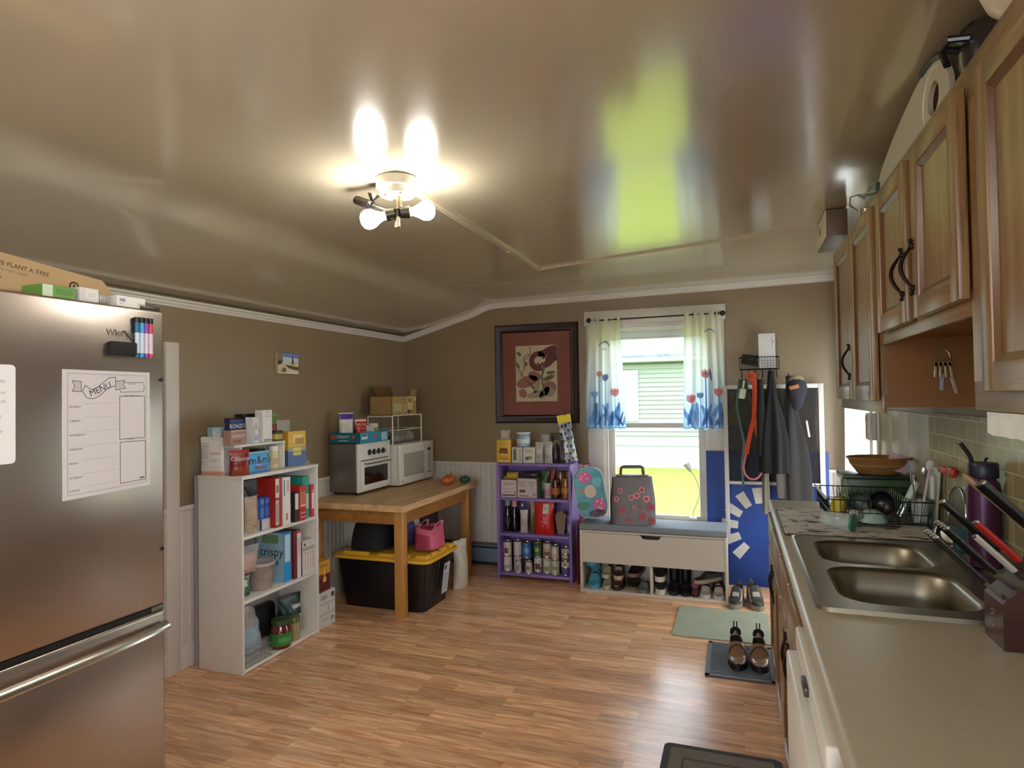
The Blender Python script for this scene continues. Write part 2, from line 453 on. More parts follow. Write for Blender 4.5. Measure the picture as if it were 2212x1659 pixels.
# ------------------------------------------------------------------ window
M_PANE = film('window_pane', '#eef4f6', .94, .05)
w = bpy.data.objects.new('window_1', None); COL.objects.link(w); w['kind'] = 'structure'; w['label'] = 'white double-hung window with tulip curtains'
g = MB()
g.box(-1.185, WX0 + .012, YB - .024, YB, .42, 2.062, M_TRIM, .004); g.box(WX1 - .012, -.085, YB - .024, YB, .42, 2.062, M_TRIM, .004)
g.box(-1.20, -.072, YB - .034, YB, 2.060, 2.180, M_TRIM, .005); struct('window_casing', g, w)
g = MB(); g.box(-1.19, -.08, YB - .06, YB + .02, .425, .448, M_TRIM, .005); struct('window_sill', g, w)
g = MB()
for x0, x1 in ((WX0, WX0 + .022), (WX1 - .022, WX1)): g.box(x0, x1, YB, YB + T, WZ0, WZ1, M_TRIM)
g.box(WX0, WX1, YB, YB + T, WZ1 - .02, WZ1, M_TRIM); g.box(WX0, WX1, YB, YB + T, WZ0, WZ0 + .02, M_TRIM)
for x0, x1 in ((WX0 + .022, WX0 + .036), (WX1 - .036, WX1 - .022)): g.box(x0, x1, YB + .016, YB + .030, WZ0, WZ1, M_TRIM)
struct('window_jamb', g, w)
def sash(nm, x0, x1, z0, z1, y, st, top, bot):
    g = MB()
    g.box(x0, x0 + st, y, y + .032, z0, z1, M_TRIM, .004); g.box(x1 - st, x1, y, y + .032, z0, z1, M_TRIM, .004)
    g.box(x0 + st, x1 - st, y, y + .032, z0, z0 + bot, M_TRIM, .004); g.box(x0 + st, x1 - st, y, y + .032, z1 - top, z1, M_TRIM, .004)
    o = struct(nm, g, w)
    g = MB(); g.box(x0 + st - .004, x1 - st + .004, y + .014, y + .018, z0 + bot - .004, z1 - top + .004, M_PANE); struct('pane', g, o)
sash('upper_sash', WX0 + .022, WX1 - .022, 1.205, WZ1 - .02, YB + .074, .035, .04, .036)
sash('lower_sash', WX0 + .036, WX1 - .036, WZ0 + .02, 1.245, YB + .036, .055, .040, .035)
# raised mini blind bunched up under the head of the window
g = MB(); bl = mat('white_vinyl_slats', '#e9eef0', .45)
g.box(WX0 + .04, WX1 - .04, YB + .004, YB + .034, 2.012, 2.040, bl, .003)
for i in range(9): g.box(WX0 + .045, WX1 - .045, YB + .004, YB + .030, 2.008 - .0065 * (i + 1), 2.012 - .0065 * (i + 1), bl)
g.box(WX0 + .043, WX1 - .043, YB + .002, YB + .032, 1.934, 1.948, bl, .003)
tag(g.build('window_blind'), 'white slatted blind pulled up tight under the top of the window', 'blind')

# glazed side door in the right wall, behind a white curtain
d = bpy.data.objects.new('door_1', None); COL.objects.link(d); d['kind'] = 'structure'; d['label'] = 'white glazed side door past the end of the counter'
g = MB()
g.box(XR - .022, XR, DY0 - .085, DY0, 0, DZ1 + .08, M_TRIM, .004); g.box(XR - .022, XR, DY1, DY1 + .085, 0, DZ1 + .08, M_TRIM, .004); g.box(XR - .022, XR, DY0, DY1, DZ1, DZ1 + .08, M_TRIM, .004)
struct('door_casing', g, d)
g = MB()
g.box(XR + .02, XR + .06, DY0, DY0 + .07, 0, DZ1, M_TRIM); g.box(XR + .02, XR + .06, DY1 - .07, DY1, 0, DZ1, M_TRIM)
g.box(XR + .02, XR + .06, DY0, DY1, 0, .5, M_TRIM); g.box(XR + .02, XR + .06, DY0, DY1, DZ1 - .1, DZ1, M_TRIM); struct('door_leaf', g, d)
g = MB(); g.box(XR + .036, XR + .042, DY0 + .06, DY1 - .06, .48, DZ1 - .09, M_PANE); struct('pane', g, d)
# unseen rear patio window, made large for fill light
w2 = bpy.data.objects.new('window_2', None); COL.objects.link(w2); w2['kind'] = 'structure'
g = MB(); g.box(RX0, RX0 + .06, YR - .09, YR - .03, .2, RZ1, M_TRIM); g.box(RX1 - .06, RX1, YR - .09, YR - .03, .2, RZ1, M_TRIM); g.box(-.93, -.87, YR - .09, YR - .03, .2, RZ1, M_TRIM)
g.box(RX0, RX1, YR - .09, YR - .03, .2, .27, M_TRIM); g.box(RX0, RX1, YR - .09, YR - .03, RZ1 - .06, RZ1, M_TRIM); struct('window_frame', g, w2)
g = MB(); g.box(RX0 + .05, RX1 - .05, YR - .064, YR - .060, .26, RZ1 - .05, M_PANE); struct('pane', g, w2)

w3 = bpy.data.objects.new('window_3', None); COL.objects.link(w3); w3['kind'] = 'structure'
g = MB()
for q in ((KY0, KY0 + .05, KZ0, KZ1), (KY1 - .05, KY1, KZ0, KZ1), (KY0, KY1, KZ0, KZ0 + .05), (KY0, KY1, KZ1 - .05, KZ1), ((KY0 + KY1) / 2 - .02, (KY0 + KY1) / 2 + .02, KZ0, KZ1)): g.box(XR + .03, XR + .07, q[0], q[1], q[2], q[3], M_TRIM)
struct('window_frame', g, w3)
g = MB(); g.box(XR + .048, XR + .052, KY0 + .04, KY1 - .04, KZ0 + .04, KZ1 - .04, M_PANE); struct('pane', g, w3)

# ------------------------------------------------------------------ outdoors beyond the window
GZ = -.58
M_GRASS = mat('mown_grass', '#87962e', .9, bump=.6, bscale=30, var=.22, vscale=9)
g = MB(); g.box(-40, 40, YB + .15, 60, GZ - .3, GZ, M_GRASS)
struct('ground', g)
M_BOUNCE = mat('neutral_bounce_ground', '#b4aea2', .9, var=.15, vscale=30)  # unseen ground, made pale and neutral to keep green bounce off the ceiling
g = MB(); g.box(-40, XL - .3, -40, YB + .15, GZ - .3, GZ, M_BOUNCE); g.box(XR + .3, 40, -40, YB + .15, GZ - .3, GZ, M_BOUNCE); g.box(XL - .3, XR + .3, -40, YR - .3, GZ - .3, GZ, M_BOUNCE)
struct('ground_yard', g)
HY = 18.
h = thing('neighbor_house', 'pale green sided house with grey shingle roof seen through the window', 'house', (-2, HY, GZ))
M_SID = mat('pale_green_siding', '#8e9a88', .55); M_SHIN = mat('grey_shingles', '#76838d', .9, bump=.8, bscale=9, var=.25, vscale=6)
M_HW = mat('white_vinyl', '#c3cacc', .5); M_SKIRT = mat('white_skirting_panel', '#a9b6bd', .5)
g = MB(); z = .77; k = 0
while z < 2.78:
    g.add([(-9, .0, z), (9, .0, z), (9, .045, z + .125), (-9, .045, z + .125), (-9, .06, z), (9, .06, z)], [[0, 1, 2, 3], [4, 5, 1, 0]], M_SID); z += .125
g.box(-9, 9, .05, 6, .6, 2.78, M_SID); g.build('siding_wall', h, smooth=0)
g = MB(); g.box(-9, 9, -.02, .02, .62, .77, M_HW); g.build('white_band', h)
g = MB(); g.box(-9, 9, .04, .08, 0, .62, M_SKIRT)
for i in range(120): g.box(-9 + .15 * i, -9 + .15 * i + .012, .03, .042, 0, .62, M_HW)
g.build('skirting', h)
g = MB(); g.box(-9.3, 9.3, -.42, -.38, 2.98, 3.10, M_HW); g.box(-9.3, 9.3, -.38, .03, 2.96, 2.99, M_HW); g.build('eave', h)
g = MB(); g.add([(-9.3, -.45, 3.08), (9.3, -.45, 3.08), (9.3, 3.2, 4.5), (-9.3, 3.2, 4.5), (-9.3, 6.6, 3.08), (9.3, 6.6, 3.08), (-9.3, -.45, 3.14), (9.3, -.45, 3.14), (9.3, 3.2, 4.56), (-9.3, 3.2, 4.56), (-9.3, 6.6, 3.14), (9.3, 6.6, 3.14)],
      [[3, 2, 1, 0], [2, 3, 4, 5], [6, 7, 8, 9], [9, 8, 11, 10], [0, 1, 7, 6], [5, 4, 10, 11]], M_SHIN); g.build('roof', h, smooth=0)
def shutter(x0, nm='shutter'):
    g = MB(); g.box(x0, x0 + .44, -.04, .0, 1.30, 2.74, M_HW)
    for z0, z1 in ((1.38, 1.98), (2.06, 2.66)): g.box(x0 + .09, x0 + .35, -.055, -.038, z0, z1, M_HW, .01)
    g.build(nm, h)
shutter(-1.06); shutter(-2.9)
g = MB(); g.box(-2.44, -1.08, -.03, .01, 1.30, 2.74, M_HW); g.box(-2.36, -1.16, -.034, -.028, 1.38, 2.66, mat('dark_house_glass', '#5c6a72', .1)); g.build('house_window', h)
# ------------------------------------------------------------------ kitchen run on the right wall
OAKv = wood('oak_upright', '#98794e', '#755635', 'z', .34, 1.1, '#4a2f1a', .25)
OAKh = wood('oak_level', '#98794e', '#755635', 'y', .34, 1.1, '#4a2f1a', .25)
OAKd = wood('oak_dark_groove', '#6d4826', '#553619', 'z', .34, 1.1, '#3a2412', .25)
OAKs = mat('cabinet_side_panel', '#7a4f20', .45, var=.06, vscale=5)
M_PULL = mat('dark_bronze_pull', '#2a2320', .3, metal=.8)
def pull(parent, x, y, z0, z1, vert=True, dp=.026):
    """arched pull with turned ends"""
    g = MB(); pts = []
    for i in range(13):
        t = i / 12; pts.append((x - dp * math.sin(PI * t) - .004, y, z0 + (z1 - z0) * t) if vert else (x - dp * math.sin(PI * t) - .004, y + (z1 - z0) * (t - .5), z0))
    g.tube(pts, [.0035 + .002 * math.sin(PI * i / 12) for i in range(13)], M_PULL, 8)
    for p in (pts[0], pts[-1]): g.ball((p[0] + .002, p[1], p[2]), .009, M_PULL, seg=10, rings=6)
    if vert:
        for zz, s in ((z0, -1), (z1, 1)): g.ball((x - .006, y, zz + s * .014), .006, M_PULL, seg=8, rings=6)
    return g.build('handle', parent)
def panel_door(parent, x, y0, y1, z0, z1, name='door', st=.055, hy=None, hz=None, th=.022, dp=.026):
    """raised-frame oak door facing -x whose front is the plane x"""
    g = MB()
    g.box(x, x + th, y0, y0 + st, z0, z1, OAKv, .004); g.box(x, x + th, y1 - st, y1, z0, z1, OAKv, .004)
    g.box(x, x + th, y0 + st, y1 - st, z0, z0 + st, OAKh, .004); g.box(x, x + th, y0 + st, y1 - st, z1 - st, z1, OAKh, .004)
    g.box(x + .012, x + th, y0 + st, y1 - st, z0 + st, z1 - st, OAKv)
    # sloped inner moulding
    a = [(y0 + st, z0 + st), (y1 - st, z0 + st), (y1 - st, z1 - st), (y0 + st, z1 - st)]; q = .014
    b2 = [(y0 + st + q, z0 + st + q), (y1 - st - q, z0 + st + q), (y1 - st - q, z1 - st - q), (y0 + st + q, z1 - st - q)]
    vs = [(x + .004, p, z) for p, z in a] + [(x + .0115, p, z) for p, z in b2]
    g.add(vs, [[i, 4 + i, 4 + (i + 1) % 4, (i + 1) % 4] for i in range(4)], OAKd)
    d = g.build(name, parent)
    if hy is not None: pull(d, x, hy, hz - .055, hz + .055, dp=dp)
    return d
def drawer_front(parent, x, y0, y1, z0, z1, handle=True):
    g = MB(); g.box(x, x + .022, y0, y1, z0, z1, OAKh, .006); d = g.build('drawer', parent)
    if handle: pull(d, x, (y0 + y1) / 2, (z0 + z1) / 2, (z0 + z1) / 2 + .10, False)
    return d
def upper(label, y0, y1, z0, z1, doors, dz0, dz1, group='oak wall cabinets'):
    t = thing('wall_cabinet', label, 'cabinet', (XR, (y0 + y1) / 2, z0), group=group); o = t.location
    L = lambda g: g
    g = MB(Matrix.Translation(-o)); XB = XR - .002
    g.box(.478, XB, y0 + .001, y0 + .018, z0 + .02, z1, OAKs); g.box(.478, XB, y1 - .018, y1 - .001, z0 + .02, z1, OAKs)
    g.box(.478, XB, y0 + .018, y1 - .018, z0 + .02, z0 + .035, OAKs); g.box(.478, XB, y0 + .018, y1 - .018, z1 - .018, z1, OAKs); g.box(XB - .012, XB, y0 + .018, y1 - .018, z0 + .035, z1 - .018, OAKs)
    g.build('body', t)
    g = MB(Matrix.Translation(-o)); x0, x1 = .465, .479
    g.box(x0, x1, y0, y1, z0, dz0 + .02, OAKh, .002); g.box(x0, x1, y0, y1, dz1 - .02, z1, OAKh, .002)
    ys = sorted([y0] + [p for d in doors for p in d[:2]] + [y1])
    for i in range(0, len(ys), 2): g.box(x0, x1, ys[i] - (0 if i == 0 else .012), ys[i + 1] + (0 if i + 1 == len(ys) - 1 else .012), dz0 + .02, dz1 - .02, OAKv)
    g.build('face_frame', t)
    for d in doors:
        dd = panel_door(t, .44, d[0], d[1], dz0, dz1, hy=d[2], hz=d[3])
        for v in dd.data.vertices: v.co -= o
        for c in dd.children:
            for v in c.data.vertices: v.co -= o
    return t
upper('oak wall cabinet with two tall doors nearest the side door curtain', 2.447, 3.325, 1.402, 2.155, [(2.465, 2.868, None, 0), (2.888, 3.30, 2.905, 1.60)], 1.445, 2.12)
upper('short oak wall cabinet hung higher between the two taller ones', 1.560, 2.445, 1.633, 2.155, [(1.552, 1.915, 1.895, 1.80), (1.985, 2.362, 2.005, 1.80)], 1.667, 2.112)
upper('large oak wall cabinet nearest the front, above the bare counter', .35, 1.558, 1.437, 2.155, [(.42, .90, None, 0), (.945, 1.435, None, 0)], 1.475, 2.095)
M_PEEL = mat('pale_worn_board', '#e4e2da', .3, bump=.8, bscale=25, var=.10, vscale=25)
g = MB(); n = 40; vs = []; fs = []
for i in range(n + 1):
    y = .37 + (1.522 - .37) * i / n; zb = 1.388 + .006 * noise.noise(Vector((y * 14, 0, 0))) + .003 * noise.noise(Vector((y * 60, 3, 0)))
    vs += [(.474, y, zb), (.474, y, 1.434), (.490, y, 1.434), (.490, y, zb)]
for i in range(n):
    a = i * 4; b2 = a + 4
    fs += [[a, b2, b2 + 1, a + 1][::-1], [a + 3, a + 2, b2 + 2, b2 + 3][::-1], [a, a + 3, b2 + 3, b2][::-1], [a + 1, b2 + 1, b2 + 2, a + 2][::-1]]
fs += [[0, 1, 2, 3], [4 * n, 4 * n + 3, 4 * n + 2, 4 * n + 1]]
g.add(vs, fs, M_PEEL)
tag(g.build('valance_strip', smooth=0), 'white strip with a ragged worn lower edge under the large oak cabinet', 'strip')

# base units
CF = .14
def base(label, y0, y1, doors, drawers):
    t = thing('base_cabinet', label, 'cabinet', (XR, (y0 + y1) / 2, 0), group='oak base cabinets'); o = t.location
    Mx = Matrix.Translation(-o)
    g = MB(Mx); XB = XR - .002
    g.box(.18, XB, y0, y0 + .018, .0, .867, OAKv); g.box(.18, XB, y1 - .018, y1, .0, .867, OAKv); g.box(.18, XB, y0 + .018, y1 - .018, .10, .118, OAKs); g.box(XB - .012, XB, y0 + .018, y1 - .018, .118, .867, OAKs)
    g.box(.20, .215, y0 + .018, y1 - .018, 0, .10, M_BLACK); g.build('body', t)
    g = MB(Mx); g.box(.163, .18, y0, y1, .10, .15, OAKh); g.box(.163, .18, y0, y1, .66, .72, OAKh); g.box(.163, .18, y0, y1, .84, .868, OAKh)
    ys = sorted([y0] + [p for d in doors for p in d[:2]] + [y1])
    for i in range(0, len(ys), 2): g.box(.163, .18, ys[i] - (0 if i == 0 else .012), ys[i + 1] + (0 if i + 1 == len(ys) - 1 else .012), .15, .84, OAKv)
    g.build('face_frame', t)
    new = [panel_door(t, CF, d[0], d[1], .125, .685, hy=d[2], hz=.60, dp=.012) for d in doors] + [drawer_front(t, CF, d[0], d[1], .705, .85, d[2]) for d in drawers]
    for dd in new:
        for v in dd.data.vertices: v.co -= o
        for c in dd.children:
            for v in c.data.vertices: v.co -= o
    return t
base('oak base cabinet with two drawers at the far end of the counter', 2.68, 3.62, [(2.70, 3.14, 3.10), (3.16, 3.60, 3.20)], [(2.70, 3.14, False), (3.16, 3.60, False)])
base('oak sink base cabinet under the double sink', 1.86, 2.675, [(1.88, 2.26, 2.22), (2.28, 2.66, 2.32)], [(1.88, 2.26, False), (2.28, 2.66, False)])
base('oak base cabinet under the near end of the counter', -.55, 1.20, [(-.5, .02, None), (.06, .6, None), (.64, 1.18, None)], [(-.5, .02, True), (.06, .6, True), (.64, 1.18, True)])
# dishwasher
t = thing('dishwasher', 'white dishwasher standing proud of the cabinet fronts', 'dishwasher', (.45, 1.53, 0)); Mx = Matrix.Translation(-t.location)
g = MB(Mx); g.box(.165, .75, 1.225, 1.835, .02, .865, M_WHITE, .004); g.build('tub', t)
g = MB(Mx); g.box(.108, .164, 1.228, 1.832, .12, .800, M_WHITE, .008, 3); d = g.build('door', t)
g = MB(Mx); g.box(.132, .164, 1.228, 1.832, .804, .862, M_WHITE, .006, 3); p = g.build('control_panel', t)
g = MB(Mx); g.box(.122, .134, 1.50, 1.57, .822, .842, C('#3c3a36', .35), .003); g.build('latch', p)
g = MB(Mx); g.box(.16, .2, 1.24, 1.82, 0, .11, M_BLACK, .004); g.build('toe_kick', t)
# countertop, with a rolled front edge and the sink cut-out
M_TOP = mat('beige_laminate_counter', '#b4ad99', .33, var=.025, vscale=40, bump=.04, bscale=220)
SY0, SY1, SX0, SX1 = 1.845, 2.705, .205, .69
g = MB(); pr = [(.185, .868), (.158, .868)] + [(.164 - .019 * math.cos(R(a)), .891 + .019 * math.sin(R(a))) for a in range(-75, 91, 15)] + [(.185, .909)]
k = len(pr)
def strip(y0, y1): g.add([(x, y0, z) for x, z in pr] + [(x, y1, z) for x, z in pr], [[i, (i + 1) % k, k + (i + 1) % k, k + i] for i in range(k)] + [list(range(k))[::-1], list(range(k, 2 * k))], M_TOP)
strip(-.6, 3.634)
def slab(x0, x1, y0, y1): g.box(x0, x1, y0, y1, .868, .909, M_TOP)
XT = XR - .010
slab(.185, XT, -.6, SY0); slab(.185, XT, SY1, 3.634); slab(.185, SX0, SY0, SY1); slab(SX1, XT, SY0, SY1)
tag(g.build('countertop', smooth=40), 'long beige laminate countertop with a rolled front edge', 'countertop')
# stainless double sink
def rrect(x0, x1, y0, y1, r, n=6):
    o = []
    for cx, cy, a0 in ((x1 - r, y1 - r, 0), (x0 + r, y1 - r, 90), (x0 + r, y0 + r, 180), (x1 - r, y0 + r, 270)):
        for i in range(n + 1): a = R(a0 + 90 * i / n); o.append((cx + r * math.cos(a), cy + r * math.sin(a)))
    return o
M_SINK = mat('satin_stainless', '#8f8878', .36, metal=1, aniso=.4)
def bowl(g, x0, x1, y0, y1, r, zt, depth):
    prev = None; N = 28
    rings = [(0, zt), (.006, zt - .004), (.014, zt - .012), (.022, zt - depth * .5), (.030, zt - depth + .03), (.045, zt - depth + .008), (.075, zt - depth)]
    vs = []; fs = []
    for d, z in rings: vs += [(x, y, z) for x, y in rrect(x0 + d, x1 - d, y0 + d, y1 - d, max(.02, r - d * .4))]
    for q in range(len(rings) - 1):
        for i in range(N): fs.append([q * N + i, q * N + (i + 1) % N, (q + 1) * N + (i + 1) % N, (q + 1) * N + i])
    fs.append([(len(rings) - 1) * N + i for i in range(N)])
    g.add(vs, fs, M_SINK)
t = thing('kitchen_sink', 'stainless steel double bowl sink set into the beige counter', 'sink', (.45, 2.275, .91)); Mx = Matrix.Translation(-t.location)
BX0, BX1 = .252, .60; FAR = (2.315, 2.66); NEAR = (1.895, 2.28)
def deck(g, z):
    """rim plate between the outer edge and the two bowl openings, as a filled face with holes"""
    b = bmesh.new(); E = []
    def loop(pts):
        vs = [b.verts.new((x, y, z)) for x, y in pts]
        return [b.edges.new((vs[i], vs[(i + 1) % len(vs)])) for i in range(len(vs))]
    E += loop(rrect(.196, .70, 1.832, 2.718, .03)); E += loop(rrect(BX0, BX1, *NEAR, .09)); E += loop(rrect(BX0, BX1, *FAR, .09))
    bmesh.ops.triangle_fill(b, edges=E, use_beauty=True)
    for f in b.faces:
        if f.normal.z < 0: f.normal_flip()
    g.bm(b, M_SINK)
g = MB(Mx); deck(g, .918)
o1 = rrect(.196, .70, 1.832, 2.718, .03); o2 = rrect(.184, .712, 1.820, 2.730, .04); N = len(o1)
g.add([(x, y, .918) for x, y in o1] + [(x * .35 + x2 * .65, y * .35 + y2 * .65, .921) for (x, y), (x2, y2) in zip(o1, o2)] + [(x, y, .9095) for x, y in o2], [[q * N + i, q * N + (i + 1) % N, (q + 1) * N + (i + 1) % N, (q + 1) * N + i] for q in (0, 1) for i in range(N)], M_SINK)
g.build('rim', t, smooth=50)
for yy in (FAR, NEAR):
    g = MB(Mx); bowl(g, BX0, BX1, yy[0], yy[1], .09, .918, .17); bo = g.build('bowl', t, smooth=50)
    g = MB(Mx); cx, cy = (BX0 + BX1) / 2, (yy[0] + yy[1]) / 2
    g.lathe([(.0, .751), (.022, .751), (.03, .752), (.042, .753), (.044, .7505)], M_CHROME, 20, Matrix.Translation((cx, cy, 0))); g.build('drain', bo)

# ------------------------------------------------------------------ fridge
FX, FY0, FY1, FT = -1.896, .86, 1.683, 1.797
def steel_mat():
    m = mat('fridge_steel', '#b3a89d', .30, metal=1, aniso=.55)
    nt = m.node_tree; b = nt.nodes['Principled BSDF']; L = nt.links.new
    tc = nt.nodes.new('ShaderNodeTexCoord'); mp = nt.nodes.new('ShaderNodeMapping'); mp.inputs['Scale'].default_value = (1, 3, 260)
    L(tc.outputs['Object'], mp.inputs[0]); n = nt.nodes.new('ShaderNodeTexNoise'); n.inputs['Scale'].default_value = 2; L(mp.outputs[0], n.inputs['Vector'])
    n2 = nt.nodes.new('ShaderNodeTexNoise'); n2.inputs['Scale'].default_value = 2.2; n2.inputs['Detail'].default_value = 1; L(tc.outputs['Object'], n2.inputs['Vector'])
    b1 = nt.nodes.new('ShaderNodeBump'); b1.inputs['Strength'].default_value = .06; b1.inputs['Distance'].default_value = .002; L(n.outputs[0], b1.inputs['Height'])
    b2 = nt.nodes.new('ShaderNodeBump'); b2.inputs['Strength'].default_value = .35; b2.inputs['Distance'].default_value = .03; L(n2.outputs[0], b2.inputs['Height']); L(b1.outputs[0], b2.inputs['Normal'])
    L(b2.outputs[0], b.inputs['Normal'])
    return m
M_FS = steel_mat(); M_FSIDE = mat('fridge_grey_side', '#3a3836', .5)
t = thing('refrigerator', 'stainless steel refrigerator with a freezer drawer below', 'refrigerator', (FX - .38, (FY0 + FY1) / 2, 0)); Mx = Matrix.Translation(-t.location)
g = MB(Mx); g.box(FX - .76, FX - .075, FY0 + .004, FY1 - .004, .03, FT - .012, M_FSIDE, .006); g.build('body', t)
g = MB(Mx); g.box(FX - .065, FX, FY0, FY1, .777, FT, M_FS, .010, 3)
g.box(FX - .073, FX - .066, FY0 + .006, FY1 - .006, .783, FT - .006, M_BLACK); d = g.build('fridge_door', t)
for z in (1.557, .969): g = MB(Mx); g.cyl((FX - .001, FY1 - .014, z), (FX + .004, FY1 - .014, z), .0065, M_BLACK, seg=12); g.build('screw_cap', d)
M_LOGO = mat('grey_badge', '#6d6864', .35, metal=.5)
g = MB(Mx); g.text('Whirlpool', M_LOGO, frame((FX + .001, 1.528, 1.705), (0, 1, 0), (0, 0, 1)), .030); g.tube([(FX + .0015, 1.50 + .008 * i, 1.700 + .016 * math.sin(i * .6)) for i in range(8)], .0012, M_CHROME, 5); g.build('badge', d)
g = MB(Mx); g.box(FX - .065, FX, FY0, FY1, .06, .757, M_FS, .010, 3)
g.box(FX - .073, FX - .066, FY0 + .006, FY1 - .006, .066, .75, M_BLACK); d2 = g.build('freezer_door', t)
g = MB(Mx); n = 24; pts = []
for i in range(n + 1):
    y = FY0 + .01 + (FY1 - FY0 - .02) * i / n; s = abs(2 * i / n - 1); pts.append((FX + .018 + .030 * (1 - s ** 4), y, .709))
g.tube(pts, .02, mat('handle_steel', '#cfccc6', .25, metal=1), 12, flat=(.034, .020)); g.build('handle', d2)
g = MB(Mx); g.box(FX - .07, FX - .006, FY0 + .01, FY1 - .002, .758, .776, M_BLACK); g.box(FX - .05, FX - .004, FY1 - .05, FY1 - .003, .760, .775, mat('grey_hinge', '#6b655c', .4, metal=.4), .002); g.build('hinge_strip', t)
g = MB(Mx); g.box(FX - .10, FX - .012, FY1 - .085, FY1 - .006, FT - .004, FT + .014, C('#1c1b1a', .4), .004); g.build('hinge_cover', t)
# ------------------------------------------------------------------ ceiling light and surface conduit
t = thing('ceiling_light', 'white ceiling light with two lit bare bulbs and one dark socket arm', 'light', (-1.205, 2.115, ceil_z(-1.205)))
M_CAN = mat('cream_enamel', '#d9d2bd', .35); M_BRASS = mat('nickel_stem', '#cfc2a0', .2, metal=1); M_DKMET = mat('dark_nickel', '#4a4640', .3, metal=.9)
g = MB(); g.lathe([(0, -.068), (.0635, -.066), (.066, -.060), (.066, -.046), (.070, -.040), (.078, -.038), (.080, -.030), (.080, -.004), (.076, 0)], M_CAN, 36)
for a in range(4): g.box(.040, .052, -.004, .004, -.0695, -.067, M_DKMET, M=Matrix.Rotation(R(45 + 90 * a), 4, 'Z'))
g.build('canopy', t)
g = MB(); g.cyl((0, 0, -.066), (0, 0, -.118), .008, M_BRASS); g.cyl((.012, .004, -.066), (.012, .004, -.118), .006, M_BRASS); g.cyl((0, 0, -.118), (0, 0, -.146), .016, M_DKMET); g.cyl((0, 0, -.146), (0, 0, -.178), .010, M_BRASS); g.ball((0, 0, -.182), .012, M_BRASS); g.build('stem', t)
M_BULB = mat('lit_bulb', '#fff9f0', .3, emit=105)
for d, ln in (((-.070, -.040, -.022), .1), ((.092, .040, .008), .1)):
    d = Vector(d); u = d.normalized(); p = Vector((0, 0, -.130)); a = p + u * .048
    g = MB(); g.cyl(p, p + u * .012, .011, M_DKMET); g.cyl(p + u * .012, a, .021, M_DKMET, .0235, seg=20); arm = g.build('socket_arm', t)
    g = MB(Matrix.Translation(a) @ u.to_track_quat('Z', 'Y').to_matrix().to_4x4())
    g.lathe([(.015, 0), (.016, .012), (.022, .026), (.033, .044), (.037, .058), (.036, .072), (.028, .086), (.013, .094), (0, .095)], M_BULB, 24); g.build('bulb', arm)
p = Vector((0, 0, -.125)); e = Vector((-.115, -.012, -.075))
g = MB(); g.tube([p, (-.05, -.006, -.112), (-.10, -.010, -.09)], .006, M_DKMET, 8); arm = g.build('socket_arm', t)
g = MB(); g.cyl((-.108, -.012, -.092), (-.185, .005, -.058), .017, M_DKMET, seg=18); g.cyl((-.107, -.012, -.093), (-.112, -.011, -.090), .0185, M_CHROME, seg=18)
g.cyl((-.112, .0, -.075), (-.104, .0, -.048), .003, M_DKMET, .024, seg=18); g.build('lamp_socket', arm)
g = MB(); M_CD = mat('painted_conduit', '#b5a98f', .35); zc = ceil_z(-1.2)
for dx in (0, .018): g.box(-1.224 + dx, -1.212 + dx, 2.19, 3.95 - (.0 if dx == 0 else .03), zc - .012, zc + .004, M_CD, .002)
g.box(-1.23, -1.198, 3.38, 3.40, zc - .015, zc + .004, M_CD, .002); g.build
tag(g.build('wire_channel'), 'painted wire channel running over the ceiling away from the light', 'conduit')
g = MB(); A = Vector((-1.222, 3.965, ceil_z(-1.2) - .006)); B = Vector((.414, 3.60, ceil_z(.41) - .006)); dv = (B - A).normalized(); sd = Vector((-dv.y, dv.x, 0))
vs = [P + sd * s * .007 + Vector((0, 0, z)) for P in (A, B) for s, z in ((-1, -.006), (1, -.006), (1, .01), (-1, .01))]
g.add(vs, [[0, 1, 2, 3][::-1], [4, 5, 6, 7], [0, 4, 5, 1][::-1], [1, 5, 6, 2][::-1], [2, 6, 7, 3][::-1], [3, 7, 4, 0][::-1]], M_CD)
tag(g.build('wire_channel'), 'thin dark wire channel crossing the ceiling to the box by the cabinets', 'conduit')
t = thing('ceiling_box', 'pale electrical box on the ceiling above the far oak cabinet', 'box', (.46, 3.49, 2.275))
g = MB(); g.box(-.045, .045, -.19, .19, -.062, .063, mat('shaded_box_side', '#6b5a48', .5), .005); g.build('body', t)  # body coloured dark for its shaded side; only the lit face is pale
g = MB(); M_PALE = mat('pale_box_face', '#d8cfb8', .5); g.box(-.049, -.0455, -.19, .19, -.062, .063, M_PALE, .001)
g.lathe([(.026, 0), (.026, .003), (.020, .003), (.020, .001)], C('#a59a80', .5), 20, frame((-.049, 0, 0), (0, -1, 0), (0, 0, 1))); g.lathe([(.010, 0), (.010, .006), (0, .006)], C('#8b7f66', .5), 14, frame((-.049, 0, 0), (0, -1, 0), (0, 0, 1))); g.build('dial_face', t)

